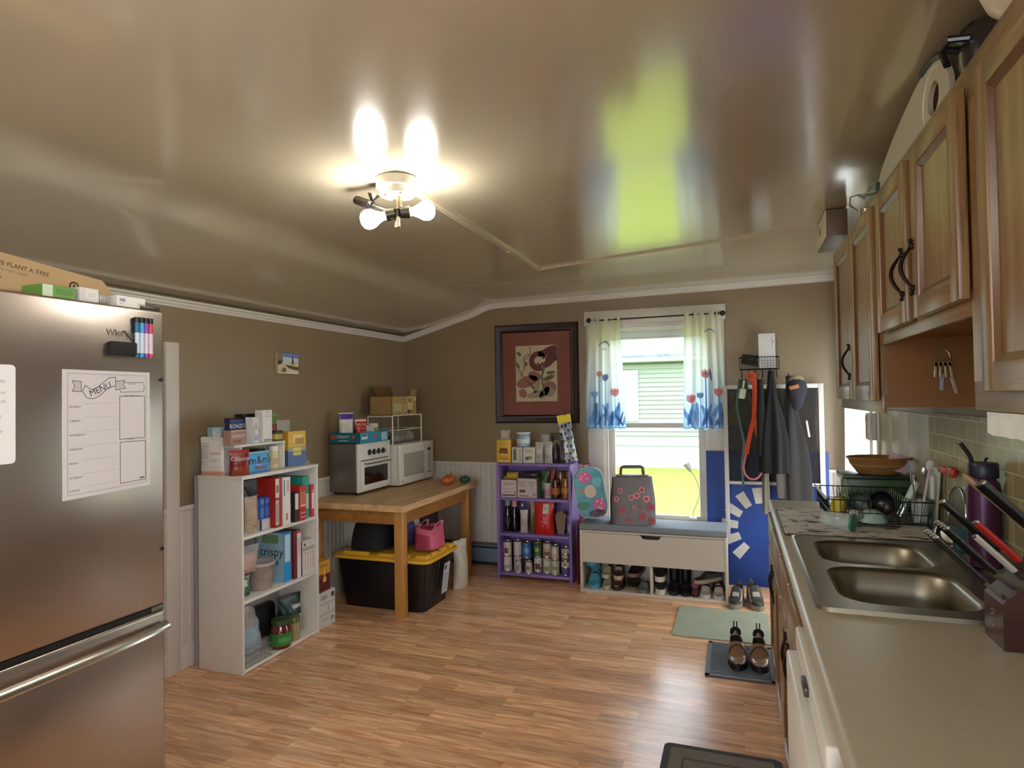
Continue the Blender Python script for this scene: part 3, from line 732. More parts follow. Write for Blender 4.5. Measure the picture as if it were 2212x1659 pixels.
# ------------------------------------------------------------------ white bookcase on the left
def bookcase(name, label, cat, x0, x1, y0, y1, h, m, shelves, th=.020, back=True, legs=0):
    t = thing(name, label, cat, ((x0 + x1) / 2, (y0 + y1) / 2, 0)); Mx = Matrix.Translation(-t.location)
    return t, Mx
t, Mx = bookcase('bookcase', 'white bookcase packed with dry food beside the refrigerator', 'bookcase', -2.838, -2.533, 2.734, 3.395, 1.067, M_WHITE, [])
BX = (-2.838, -2.533, 2.734, 3.395); BZ = [.022, .391, .738, 1.067]
for y0 in (2.734, 3.379): g = MB(Mx); g.box(-2.838, -2.533, y0, y0 + .016, 0, 1.048, M_WHITE, .0015); g.build('side_panel', t)
g = MB(Mx); g.box(-2.84, -2.530, 2.732, 3.397, 1.048, 1.067, M_WHITE, .0015); g.build('top_panel', t)
for z in BZ[:3]: g = MB(Mx); g.box(-2.83, -2.535, 2.75, 3.379, z - .018, z, M_WHITE, .0012); g.build('shelf', t)
g = MB(Mx); g.box(-2.838, -2.832, 2.750, 3.379, .005, 1.048, mat('grey_back_panel', '#a9a7a0', .6)); g.build('back_panel', t)
g = MB(); g.box(-2.895, -2.872, 2.76, 3.33, 0, 1.06, mat('lilac_grey_board', '#a79aa0', .5), .002)
tag(g.build('folded_board'), 'thin lilac grey board slid between the white bookcase and the wall', 'board')
# riser shelf on top of it
t = thing('shelf_riser', 'small white riser shelf standing on top of the white bookcase', 'shelf', (-2.725, 2.93, 1.067))
g = MB(); g.box(-.108, .105, -.153, .265, .150, .164, M_WHITE, .002); g.build('top_board', t)
for y in (-.10, .255): g = MB(); g.box(-.105, .10, y, y + .010, 0, .150, M_WHITE, .002); g.build('leg', t)

# ------------------------------------------------------------------ butcher-block table
def block_mat(nm, c1, c2, wd):
    m = wood(nm, c1, c2, 'y', .42, .9, '#6d4a28')
    return m
BTOP = block_mat('butcher_block_top', '#dcb98a', '#c29a68', .04); BLEG = wood('golden_pine_leg', '#c08a46', '#a06c30', 'z', .42, .9, '#7a4f20'); BAPR = wood('golden_pine_apron', '#a97538', '#8a5a26', 'y', .42, .9, '#7a4f20')
t = thing('butcher_block_table', 'golden wooden butcher block table against the left wall', 'table', (-2.51, 4.38, 0)); Mx = Matrix.Translation(-t.location)
g = MB(Mx); n = 8; x = -2.90; w = (2.90 - 2.108) / n
for i in range(n): g.box(x + i * w, x + (i + 1) * w, 3.73, 5.02, .715, .758, BTOP, .0015 if 0 < i < n - 1 else .002, 1)
g.build('table_top', t)
for x, y in ((-2.195, 3.752), (-2.195, 4.845), (-2.875, 3.752), (-2.875, 4.845)):
    g = MB(Mx); g.box(x, x + .066, y, y + .066, 0, .715, BLEG, .004); g.build('leg', t)
g = MB(Mx); g.box(-2.16, -2.14, 3.818, 4.845, .625, .715, BAPR); g.build('apron', t); g = MB(Mx); g.box(-2.83, -2.81, 3.818, 4.845, .625, .715, BAPR); g.build('apron', t)
g = MB(Mx); g.box(-2.809, -2.195, 3.765, 3.785, .625, .715, BAPR); g.build('apron', t); g = MB(Mx); g.box(-2.809, -2.195, 4.876, 4.896, .625, .715, BAPR); g.build('apron', t)

# ------------------------------------------------------------------ purple shelf unit
PUR = mat('purple_painted_wood', '#8468a8', .45, bump=.1, bscale=40, var=.08, vscale=5)
t = thing('purple_shelf_unit', 'purple painted shelf unit of jars and cans under the framed picture', 'shelf unit', (-1.555, 4.96, 0)); Mx = Matrix.Translation(-t.location)
PX0, PX1, PY0, PY1 = -1.868, -1.243, 4.832, 5.085; PZ = [.050, .368, .655, .936]
for x in (PX0, PX1 - .020): g = MB(Mx); g.box(x, x + .020, PY0, PY1, 0, .934, PUR, .002); g.build('side_panel', t)
for z in PZ[:3]: g = MB(Mx); g.box(PX0 + .020, PX1 - .020, PY0 + .004, PY1 - .008, z - .020, z, PUR, .0015); g.build('shelf', t)
g = MB(Mx); g.box(PX0 + .02, PX1 - .02, PY0 + .002, PY1 - .008, .916, .934, PUR, .0015); g.build('top_panel', t)
g = MB(Mx); g.box(PX0 + .02, PX1 - .02, PY1 - .008, PY1, .03, .916, PUR); g.build('back_panel', t)
# blue grey heater along the back wall
M_HEAT = mat('blue_grey_enamel', '#6f7f97', .4)
g = MB(); g.box(-2.86, -1.22, YB - .064, YB - .012, .03, .150, M_HEAT, .006); g.box(-2.86, -1.22, YB - .05, YB - .012, .150, .163, M_BLACK); g.box(-2.86, -1.22, YB - .064, YB - .012, .163, .175, M_HEAT, .003); g.box(-2.86, -1.22, YB - .052, YB - .012, 0, .03, mat('dark_heater_slot', '#20242c', .5))
tag(g.build('baseboard_heater'), 'blue grey baseboard heater low on the wall behind the purple shelf unit', 'heater')

M_BENCH = mat('warm_white_laminate', '#c2b8a8', .4)
# ------------------------------------------------------------------ shoe bench under the window
NX0, NX1, NY0, NY1 = -1.142, -.087, 4.68, 5.00
t = thing('shoe_bench', 'white shoe bench with a grey padded top under the window', 'bench', ((NX0 + NX1) / 2, 4.84, 0)); Mx = Matrix.Translation(-t.location)
for x in (NX0, NX1 - .018): g = MB(Mx); g.box(x, x + .018, NY0, NY1, 0, .464, M_BENCH, .001); g.build('side_panel', t)
g = MB(Mx); g.box(NX0 + .018, NX1 - .018, NY0, NY1, .0, .024, M_BENCH, .001); g.build('bottom_panel', t)
g = MB(Mx); g.box(-.624, -.606, NY0 + .002, NY1 - .01, .024, .222, M_BENCH, .001); g.build('divider', t)
g = MB(Mx); g.box(NX0 + .018, NX1 - .018, NY0 + .02, NY1 - .01, .222, .236, M_BENCH); g.build('inner_shelf', t)
g = MB(Mx); g.box(NX0 + .018, NX1 - .018, NY1 - .008, NY1, .024, .46, M_BENCH); g.build('back_panel', t)
g = MB(Mx); cx = -.615
pts = [(NX0 + .019, .226), (NX1 - .019, .226), (NX1 - .019, .447), (cx + .075, .447), (cx + .058, .420), (cx - .058, .420), (cx - .075, .447), (NX0 + .019, .447)]
g.poly(pts, M_BENCH, Matrix(((1, 0, 0, 0), (0, 0, -1, NY0 + .019), (0, 1, 0, 0), (0, 0, 0, 1))), .018); g.build('drawer_front', t)
g = MB(Mx); g.box(NX0 + .018, NX1 - .018, NY0 + .002, NY0 + .02, .450, .464, M_BENCH); g.build('top_rail', t)
M_PAD = mat('grey_felt_pad', '#7c848c', .85, bump=.3, bscale=300)
g = MB(Mx); g.box(NX0 - .004, NX1 + .004, NY0 - .006, NY1 + .01, .466, .512, M_PAD, .012, 4); g.build('cushion', t, smooth=60)

# ------------------------------------------------------------------ framed picture on the back wall
t = thing('framed_picture', 'large dark framed botanical print in a rust red mat on the back wall', 'picture', (-1.635, YB - .02, 1.675))
FR = mat('dark_mahogany_frame', '#2c1414', .35, var=.15, vscale=20)
x0, x1, z0, z1 = -.378, .377, -.430, .430; fw = .072
g = MB()
prof = [(0, 0), (0, .016), (.012, .030), (.030, .026), (.044, .020), (.060, .022), (.072, .008), (.072, 0)]
cs = [(x0, z0, 1, 1), (x1, z0, -1, 1), (x1, z1, -1, -1), (x0, z1, 1, -1)]; vs = []; k = len(prof)
for cx, cz, sx, sz in cs:
    for d, hgt in prof: vs.append((cx + sx * d, .018 - hgt, cz + sz * d))
g.add(vs, [[i * k + j, ((i + 1) % 4) * k + j, ((i + 1) % 4) * k + j + 1, i * k + j + 1] for i in range(4) for j in range(k - 1)], FR); g.build('frame', t, smooth=50)
g = MB(); MM = mat('rust_red_mat', '#7b4234', .6, var=.12, vscale=4)
ox0, ox1, oz0, oz1 = x0 + .07, x1 - .07, z0 + .07, z1 - .07; a0, a1, b0, b1 = -.188, .188, -.243, .243
for r4 in ((ox0, a0, oz0, oz1), (a1, ox1, oz0, oz1), (a0, a1, oz0, b0), (a0, a1, b1, oz1)): g.box(r4[0], r4[1], .010, .016, r4[2], r4[3], MM)
g.build('mat_board', t)
FP = frame((0, .0140, 0), (1, 0, 0), (0, 0, 1)); g = MB(); cream = mat('cream_print', '#b7a98a', .6, var=.10, vscale=9)
g.rect(a0, a1, b0, b1, cream, FP)
def ribbon(g, pts, w0, w1, m, F, z):
    """tapering flat brush stroke"""
    n = len(pts); L = []; Rr = []
    for i, p in enumerate(pts):
        q = pts[min(i + 1, n - 1)]; o = pts[max(i - 1, 0)]; dx, dy = q[0] - o[0], q[1] - o[1]; l = math.hypot(dx, dy) or 1
        w = (w0 + (w1 - w0) * i / (n - 1)) / 2; L.append((p[0] - dy / l * w, p[1] + dx / l * w)); Rr.append((p[0] + dy / l * w, p[1] - dx / l * w))
    vs = [(x, y, z) for x, y in L + Rr]
    g.add(vs, [[i, n + i, n + i + 1, i + 1] for i in range(n - 1)], m, F)
def leafp(cx, cy, l, w, a, n=10):
    o = []
    for i in range(2 * n):
        s = PI * i / n; u = l * (1 - math.cos(s)) / 2; v = w / 2 * math.sin(s) * (1 if i < n else 1)
        o.append((cx + u * math.cos(a) - v * math.sin(a), cy + u * math.sin(a) + v * math.cos(a)))
    return o
red = C('#5e2420', .6); rose = C('#8a5a4c', .6); stem = C('#5d5638', .6); pale = C('#94856a', .6)
arc = lambda cx, cy, r, a0_, a1_, n=14, sy=1: [(cx + r * math.cos(R(a0_ + (a1_ - a0_) * i / n)), cy + sy * r * math.sin(R(a0_ + (a1_ - a0_) * i / n))) for i in range(n + 1)]
ribbon(g, arc(.02, .108, .062, 20, 300), .035, .060, red, FP, .0006); ribbon(g, arc(.035, .095, .022, 180, 360), .010, .020, red, FP, .0009)
ribbon(g, [(.02, .165), (.07, .175), (.12, .20), (.185, .212)], .05, .06, red, FP, .0006); ribbon(g, [(.06, .05), (.10, .08), (.13, .13), (.185, .17)], .03, .12, red, FP, .0005)
ribbon(g, [(.07, -.19), (.055, -.10), (.05, -.02), (.075, .06)], .012, .018, stem, FP, .0007)
ribbon(g, arc(-.07, .12, .045, 40, 240), .006, .010, stem, FP, .0007); ribbon(g, [(-.15, -.03), (-.11, .04), (-.10, .12), (-.05, .17), (-.06, .235)], .006, .008, stem, FP, .0006); ribbon(g, [(-.18, .07), (-.13, -.01), (-.06, -.10)], .006, .010, stem, FP, .0006)
for a in ((-.175, .19, .05, .028, -.7), (-.11, .06, .05, .025, .9), (-.185, .10, .06, .02, -1), (.09, .0, .08, .028, .1), (.06, -.06, .11, .04, .35), (-.02, -.14, .09, .02, 2.2)): g.poly(leafp(*a), stem, FP @ Matrix.Translation((0, 0, .0008)))
for a in ((-.18, -.10, .20, .10, .3), (-.07, .0, .12, .08, -.4), (.06, -.10, .12, .10, -.3), (-.15, -.14, .08, .07, -.9)): g.poly(leafp(*a), rose, FP @ Matrix.Translation((0, 0, .0004)))
for a in ((-.09, -.20, .20, .06, .2), (-.02, -.17, .12, .05, 1.2), (.03, -.22, .13, .06, .9), (.09, -.20, .09, .10, 1.1)): g.poly(leafp(*a), pale, FP @ Matrix.Translation((0, 0, .0005)))
g.build('print', t, smooth=0)
# small picture on the left wall
t = thing('small_canvas', 'small square canvas of a pale tower under a blue sky on the left wall', 'picture', (XL + .001, 3.578, 1.728))
g = MB(); g.box(0, .024, -.105, .105, -.070, .070, mat('canvas_edge', '#b9a98c', .7)); g.build('canvas', t)
FS = frame((.0245, 0, 0), (0, 1, 0), (0, 0, 1)); g = MB()
g.rect(-.105, .105, -.07, .07, C('#d8cfae', .6), FS); g.poly([(-.105, .07), (.105, .07), (.105, .035), (-.04, .03), (-.06, .05)], C('#6f86c4', .6), FS @ Matrix.Translation((0, 0, .0004))); g.poly([(-.06, .045), (.105, .038), (.105, .018), (-.05, .0)], C('#c9d2d6', .6), FS @ Matrix.Translation((0, 0, .0007)))
g.poly([(-.105, .07), (-.06, .068), (-.055, .01), (-.105, -.01)], C('#8c7a55', .6), FS @ Matrix.Translation((0, 0, .001))); g.poly([(-.105, .02), (-.06, .02), (-.07, -.005), (-.105, -.012)], C('#4a3c22', .6), FS @ Matrix.Translation((0, 0, .0013)))
g.poly([(.028, -.01), (.042, .055), (.046, .055), (.062, -.01), (.05, -.005), (.044, .01), (.038, -.005)], C('#5a5a34', .6), FS @ Matrix.Translation((0, 0, .0012)))
g.poly([(-.04, -.01), (.02, -.012), (.09, -.02), (.105, -.015), (.105, -.045), (.04, -.04), (.0, -.03)], C('#5f5632', .6), FS @ Matrix.Translation((0, 0, .001)))
g.poly([(-.09, -.06), (-.08, -.03), (-.05, -.012), (-.03, -.03), (-.02, -.06)], C('#cbbf9f', .6), FS @ Matrix.Translation((0, 0, .0014))); g.poly([(-.075, -.055), (-.05, -.03), (-.02, -.035), (-.03, -.06)], C('#6f6444', .6), FS @ Matrix.Translation((0, 0, .0017)))
g.poly([(0, -.068), (.01, -.045), (.03, -.035), (.06, -.05), (.105, -.058), (.105, -.07)], C('#dfd8cc', .6), FS @ Matrix.Translation((0, 0, .0015))); g.build('painting', t, smooth=0)

# ------------------------------------------------------------------ curtain rod and tulip curtains
t = thing('curtain_rod', 'black curtain rod with ball ends above the back window', 'curtain rod', (-.62, YB - .088, 2.098))
g = MB(); g.cyl((-.50, 0, -.003), (.50, 0, .003), .006, M_BLACK, seg=10); g.build('rod', t)
for s in (-1, 1):
    g = MB(); g.cyl((s * .488, 0, 0), (s * .505, 0, 0), .013, M_BLACK, seg=14); g.ball((s * .528, 0, 0), .021, M_BLACK); g.cyl((s * .505, 0, 0), (s * .512, 0, 0), .009, M_BLACK); g.build('finial', t)
    g = MB(); g.box(s * .47 - .006, s * .47 + .006, 0, .054, -.012, .012, M_BLACK); g.build('bracket', t)
CUR = cloth('sheer_cream_curtain', '#f1efdf', .55, .12)
def dip_dye(m):
    nt = m.node_tree; L = nt.links.new; tc = nt.nodes.new('ShaderNodeTexCoord'); sp = nt.nodes.new('ShaderNodeSeparateXYZ'); mr = nt.nodes.new('ShaderNodeMapRange'); r = nt.nodes.new('ShaderNodeValToRGB')
    mr.inputs['From Min'].default_value = -.92; mr.inputs['From Max'].default_value = .02
    L(tc.outputs['Object'], sp.inputs[0]); L(sp.outputs['Z'], mr.inputs['Value']); L(mr.outputs[0], r.inputs[0]); e = r.color_ramp.elements
    e[0].position = .0; e[0].color = lin('#a9cdec'); e[1].position = .85; e[1].color = lin('#f1efdf'); x = e.new(.28); x.color = lin('#cfe2f0'); x = e.new(.5); x.color = lin('#e4ecee')
    for n in nt.nodes:
        if n.type in ('BSDF_DIFFUSE', 'BSDF_TRANSLUCENT'): L(r.outputs[0], n.inputs[0])
dip_dye(CUR); LBLUE = cloth('printed_pale_blue', '#bcd6ec', .5, .08); MBLUE = cloth('printed_blue', '#86afdb', .5, .05); DBLUE = cloth('printed_slate_blue', '#6a86b8', .45, .04); PINK = cloth('printed_pink', '#e58f97', .45, .05); LPINK = cloth('printed_light_pink', '#f2c4c4', .5, .06); CAQ = cloth('printed_pale_aqua', '#cfe4ee', .5, .1)
PALEB = cloth('printed_blue_white', '#dbe8f1', .55, .12)
def tulip_curtain(name, label, cx, wt, wb, ztop, zbot, ph, prints, loc):
    t = thing(name, label, 'curtain', loc, group='tulip curtains on the back window')
    def X(s, z):
        f = (ztop - z) / (ztop - zbot); return (wt + (wb - wt) * smooth01(f * 1.15)) * (s - .5)
    def Y(s, z):
        f = (ztop - z) / (ztop - zbot); a = .012 + .018 * f
        y = a * math.sin(s * 30 + ph) * .6 + a * .6 * math.sin(s * 17 + 2 * ph + f * 1.2) + .003 * math.sin(s * 90) * max(0, 1 - 5 * f)
        if abs(z) < .03: y = (1 if y > 0 else -1) * max(.0085, abs(y))
        return y - .004
    H = ztop - zbot
    zz = lambda s: zbot + .016 * math.sin(s * 14 + ph) ** 2
    g = MB(); g.grid(lambda s, v: (X(s, zz(s) + (ztop - zz(s)) * v), Y(s, zz(s) + (ztop - zz(s)) * v), zz(s) + (ztop - zz(s)) * v), 72, 40, CUR); g.build('fabric', t, smooth=180)
    # printed flowers lie on the cloth
    g = MB()
    def put(pts, m, lay):
        b = bmesh.new(); vs = [b.verts.new((p[0], p[1], 0)) for p in pts]; b.faces.new(vs)
        bmesh.ops.triangulate(b, faces=b.faces[:]); bmesh.ops.subdivide_edges(b, edges=b.edges[:], cuts=2, use_grid_fill=True); bmesh.ops.triangulate(b, faces=b.faces[:])
        b.verts.index_update(); V = []
        for v in b.verts:
            s, h = min(.985, max(.015, v.co.x)), v.co.y; z = max(zz(s) + .001, zbot + h); V.append((X(s, z), Y(s, z) - .0012 - .0006 * lay, z))
        g.add(V, [[q.index for q in f.verts] for f in b.faces], m); b.free()
    for kind, s, h, k, m in prints:
        A = wb   # s is a fraction of the width
        if kind == 'tulip':
            r = .030 * k; sx = r / A
            put([(s - sx, h), (s - sx * 1.05, h + r * .9), (s - sx * .75, h + r * 1.5), (s - sx * .35, h + r * 1.05), (s, h + r * 1.7), (s + sx * .4, h + r * 1.05), (s + sx * .8, h + r * 1.5), (s + sx * 1.05, h + r * .8), (s + sx * .9, h), (s + sx * .4, h - r * .5), (s - sx * .4, h - r * .5)], m, 2)
            put([(s - sx * .35, h - r * .1), (s - sx * .2, h + r * 1.0), (s, h + r * 1.3), (s + sx * .25, h + r), (s + sx * .35, h), (s, h - r * .3)], LPINK if m is PINK else LBLUE, 3)
            put([(s - .006 / A, .02), (s + .006 / A, .02), (s + .004 / A, h - r * .3), (s - .004 / A, h - r * .3)], MBLUE, 1)
        elif kind == 'leaf':
            l, a = k; o = leafp(0, 0, l, l * .17, a); put([(s + p[0] / A, h + p[1]) for p in o], m, 1)
        elif kind == 'arc':
            n = 8; ii = [i / n for i in range(n + 1)]; o = [(s + (k * math.cos(2.6 - 2.2 * q)) / A, h + k * math.sin(2.6 - 2.2 * q)) for q in ii]; o += [(s + (k - .008) * math.cos(2.6 - 2.2 * q) / A, h + (k - .008) * math.sin(2.6 - 2.2 * q)) for q in ii[::-1]]; put(o, m, 1)
        elif kind == 'wash': put([(s - k / A, .03), (s + k / A, .03), (s + k * .8 / A, h), (s, h + .05), (s - k * .8 / A, h - .01)], m, 0)
    for i in range(14):
        s0, s1 = i / 14 + .001, (i + 1) / 14 - .001; put([(s0, .014), (s1, .014), (s1, .022), (s0, .022)], MBLUE, 2)
    g.build('printed_flowers', t, smooth=180)
LF = lambda *a: ('leaf',) + a
left = [('tulip', .52, .415, 1.0, DBLUE), ('tulip', .36, .45, .8, PINK), ('tulip', .74, .29, 1.15, PINK), ('tulip', .25, .28, .9, MBLUE), ('arc', .50, .66, .065, DBLUE), ('arc', .55, .70, .03, DBLUE), ('arc', .50, .64, .03, MBLUE)]
for s in (.14, .24, .38, .46, .58, .68, .78, .90): left += [LF(s, .03, (.20, 1.57 + .5 * math.sin(s * 40)), MBLUE), LF(s + .03, .03, (.13, 1.57 - .6 * math.sin(s * 33)), DBLUE if int(s * 100) % 3 == 0 else LBLUE)]
right = [('tulip', .20, .23, 1.15, PINK), ('tulip', .55, .43, 1.1, LPINK), ('tulip', .56, .42, .9, PINK), ('tulip', .86, .28, 1.1, PINK), ('tulip', .42, .26, .8, DBLUE), ('arc', .68, .74, .05, DBLUE), ('leaf', .70, .38, (.10, 1.7), DBLUE)]
for s in (.10, .22, .34, .45, .62, .72, .82, .93): right += [LF(s, .03, (.19, 1.57 + .5 * math.sin(s * 37)), MBLUE), LF(s + .03, .03, (.13, 1.57 - .6 * math.sin(s * 29)), DBLUE if int(s * 100) % 3 == 0 else LBLUE)]
tulip_curtain('window_curtain', 'sheer tulip printed curtain on the picture side of the back window', 0, .27, .345, .022, -.905, 0.4, left, (-1.022, YB - .088, 2.098))
tulip_curtain('window_curtain', 'sheer tulip printed curtain on the coat rack side of the back window', 0, .28, .315, .022, -.905, 1.9, right, (-.245, YB - .088, 2.098))
# plain white curtain on the side door
M_WC = cloth('plain_white_curtain', '#f0f2f2', .55, .05)
t = thing('door_curtain', 'plain white curtain hanging over the side door beyond the counter', 'curtain', (.735, 4.66, 1.98))
g = MB(); g.grid(lambda s, v: (.018 * math.sin(s * 26) + .008 * math.sin(s * 61) - .02 * (1 - v), -.49 + .80 * s, -1.28 * (1 - v)), 90, 12, M_WC); g.build('fabric', t, smooth=180)
g = MB(); g.cyl((0, -.50, .008), (0, .40, .008), .007, M_TRIM, seg=10); g.build('rod', t)
# ------------------------------------------------------------------ makers for packages, bags, jars, cans, shoes
def face_frame(dx, dy, dz, f):
    return {'+X': (frame((dx / 2, -dy / 2, 0), (0, 1, 0), (0, 0, 1)), dy, dz), '-X': (frame((-dx / 2, dy / 2, 0), (0, -1, 0), (0, 0, 1)), dy, dz),
            '-Y': (frame((-dx / 2, -dy / 2, 0), (1, 0, 0), (0, 0, 1)), dx, dz), 'T': (frame((-dx / 2, -dy / 2, dz), (1, 0, 0), (0, 1, 0)), dx, dy)}[f]
def pkg(name, label, cat, c, d, m, dec=(), txt=(), rz=0, group=None, rot=None, bev=.0015):
    """printed carton: c base centre, d size, dec colour fields, txt lettering"""
    if isinstance(m, str): m = C(m)
    g = MB(); g.box(-d[0] / 2, d[0] / 2, -d[1] / 2, d[1] / 2, 0, d[2], m, bev, 1)
    for i, (f, u0, u1, v0, v1, col) in enumerate(dec):
        F, w, h = face_frame(*d, f); g.rect(u0 * w, u1 * w, v0 * h, v1 * h, C(col) if isinstance(col, str) else col, F @ Matrix.Translation((0, 0, .0003 + .00015 * i)))
    for f, u, v, s, t, col in txt:
        F, w, h = face_frame(*d, f); g.text(t, C(col), F @ Matrix.Translation((u * w, v * h, .0014)), s)
    return tag(g.build(name, loc=c, rz=rz, rot=rot), label, cat, group)
def pouch_fn(w, d, h, style, seed):
    def prof(t):
        if style == 'stand': return (min(1, (.55 + 2.2 * t)) if t < .25 else 1.0) * (1 - smooth01((t - .45) / .5)) ** .8 + .02
        return max(.03, math.sin(PI * min(1, max(0, t))) ** .55)
    def P(s, t, side):
        x = 2 * s - 1; nar = 1 - .06 * math.sin(PI * t)
        wr = .10 * noise.noise(Vector((x * 3 + seed, t * 5, side * 3.))) + .05 * noise.noise(Vector((x * 9, t * 12 + seed, side)))
        dep = d / 2 * prof(t) * max(0, 1 - abs(x) ** 2.6) ** .6 * (1 + 1.2 * wr)
        z = h * t
        if style == 'stand' and t == 0: pass
        if t > .9: z += h * .02 * noise.noise(Vector((x * 2.2, seed, 1)))
        return (w / 2 * x * nar, side * dep, max(0, z))
    return P
def pouch(name, label, cat, c, w, d, h, m, bands=(), txt=(), rz=0, style='stand', group=None, rot=None, lean=0, parent=None):
    """soft bag, front faces -Y before turning; bands = printed fields (u0,u1,v0,v1,material) over the front and back"""
    if isinstance(m, str): m = C(m, .35)
    seed = (hash_(label) % 97) * .37; P = pouch_fn(w, d, h, style, seed); g = MB()
    def mf(u, v):
        r = m
        for u0, u1, v0, v1, mm in bands:
            if u0 <= u <= u1 and v0 <= v <= v1: r = C(mm, .35) if isinstance(mm, str) else mm
        return r
    g.grid(lambda s, t: P(s, t, -1), 24, 28, m, matfn=mf); g.grid(lambda s, t: P(s, t, 1), 24, 28, m, matfn=mf, flip=True)
    if style == 'stand':
        g.grid(lambda s, t: (P(s, 0, -1)[0], P(s, 0, -1)[1] * (1 - 2 * t), 0.0), 24, 2, m, flip=True)
    for u, v, sz, t_, col in txt:
        def wp(x, y, z, u=u, v=v): return (x + (u - .5) * w, P(min(1, max(0, u + x / w)), min(1, max(0, v + y / h)), -1)[1] - .0015, y + v * h)
        b = MB(); b.text(t_, C(col), Matrix(), sz); g.add([wp(*q) for q in b.v], b.f, C(col))
    r = rot if rot else (lean, 0, rz)
    o = g.build(name, parent, loc=c, rot=r, smooth=60)
    if parent: return o
    return tag(o, label, cat, group)
def hash_(s):
    k = 0
    for ch in s: k = (k * 31 + ord(ch)) % 100003
    return k
def jar(name, label, cat, c, r, h, body, lid, band=None, b0=.2, b1=.7, lidh=.014, neck=.86, group=None, emblem=None, shoulder=.80):
    t = thing(name, label, cat, c, group=group)
    bd = C(band) if isinstance(band, str) else band
    zl = h - lidh; g = MB(); pr = [(r * .86, 0), (r * .97, r * .08), (r, r * .2)]
    if bd: pr += [(r, zl * b0), (r * 1.006, zl * b0), (r * 1.006, zl * b1, bd), (r, zl * b1)]
    pr += [(r, zl * shoulder), (r * .96, zl * (shoulder + .06)), (r * neck * .97, zl * .95), (r * neck * .97, zl)]
    g.lathe(pr, body, 24); ang = R(-90)
    if emblem:
        for a0, a1, v0, v1, col in emblem:
            n = 6; vs = []
            for i in range(n + 1):
                a = R(a0 + (a1 - a0) * i / n)
                for v in (v0, v1): vs.append((r * 1.012 * math.cos(a), r * 1.012 * math.sin(a), zl * v))
            g.add(vs, [[2 * i, 2 * i + 2, 2 * i + 3, 2 * i + 1] for i in range(n)], C(col))
    g.build('jar_body', t)
    g = MB(); q = r * neck; g.lathe([(q * 1.0, zl - .001), (q * 1.06, zl + .001), (q * 1.06, h - .003), (q * 1.0, h), (0, h)], lid, 24); g.build('lid', t)
    return t
def can(label, c, r, h, base, emb=(), group='food cans on the bottom shelf', name='food_can', rimm=None, rz=0):
    """tin with a paper label: emb = fields (angle0, angle1, v0, v1, colour), angle -90 faces the room"""
    rim = rimm or M_TIN; base = C(base, .35) if isinstance(base, str) else base; g = MB(); n = 36; rings = [(r * .94, .0), (r * 1.0, .0015), (r * 1.0, .004), (r * .97, .006)]
    hs = 12; rings += [(r * .985, .006 + (h - .012) * i / hs) for i in range(hs + 1)]; rings += [(r * .97, h - .006), (r, h - .004), (r, h - .001), (r * .93, h), (r * .91, h - .004), (0, h - .004)]
    def fn(u, v):
        k = round(v * (len(rings) - 1)); a = 2 * PI * u - PI; q = rings[k]; return (q[0] * math.cos(a), q[0] * math.sin(a), q[1])
    def mf(u, v):
        k = int(v * (len(rings) - 1))
        if k < 4 or k >= 4 + hs: return rim
        vv = (k - 4 + .5) / hs; a = 360 * u - 180; mm = base
        for a0, a1, v0, v1, col in emb:
            if a0 <= a <= a1 and v0 <= vv <= v1: mm = C(col, .35)
        return mm
    g.grid(fn, n, len(rings) - 1, rim, closeu=True, matfn=mf); g.lathe([(0, .0004), (r * .94, .0004)], rim, n)
    return tag(g.build(name, loc=c, rz=rz), label, 'can', group)
M_TIN = mat('tin', '#b9b6ae', .28, metal=1)
CLEAR = film('clear_plastic_bag', '#f2f2f0', .80, .12); MISTY = film('misty_plastic', '#dcdcd8', .5, .3); GLASS = film('thin_glass', '#e6efec', .78, .04)

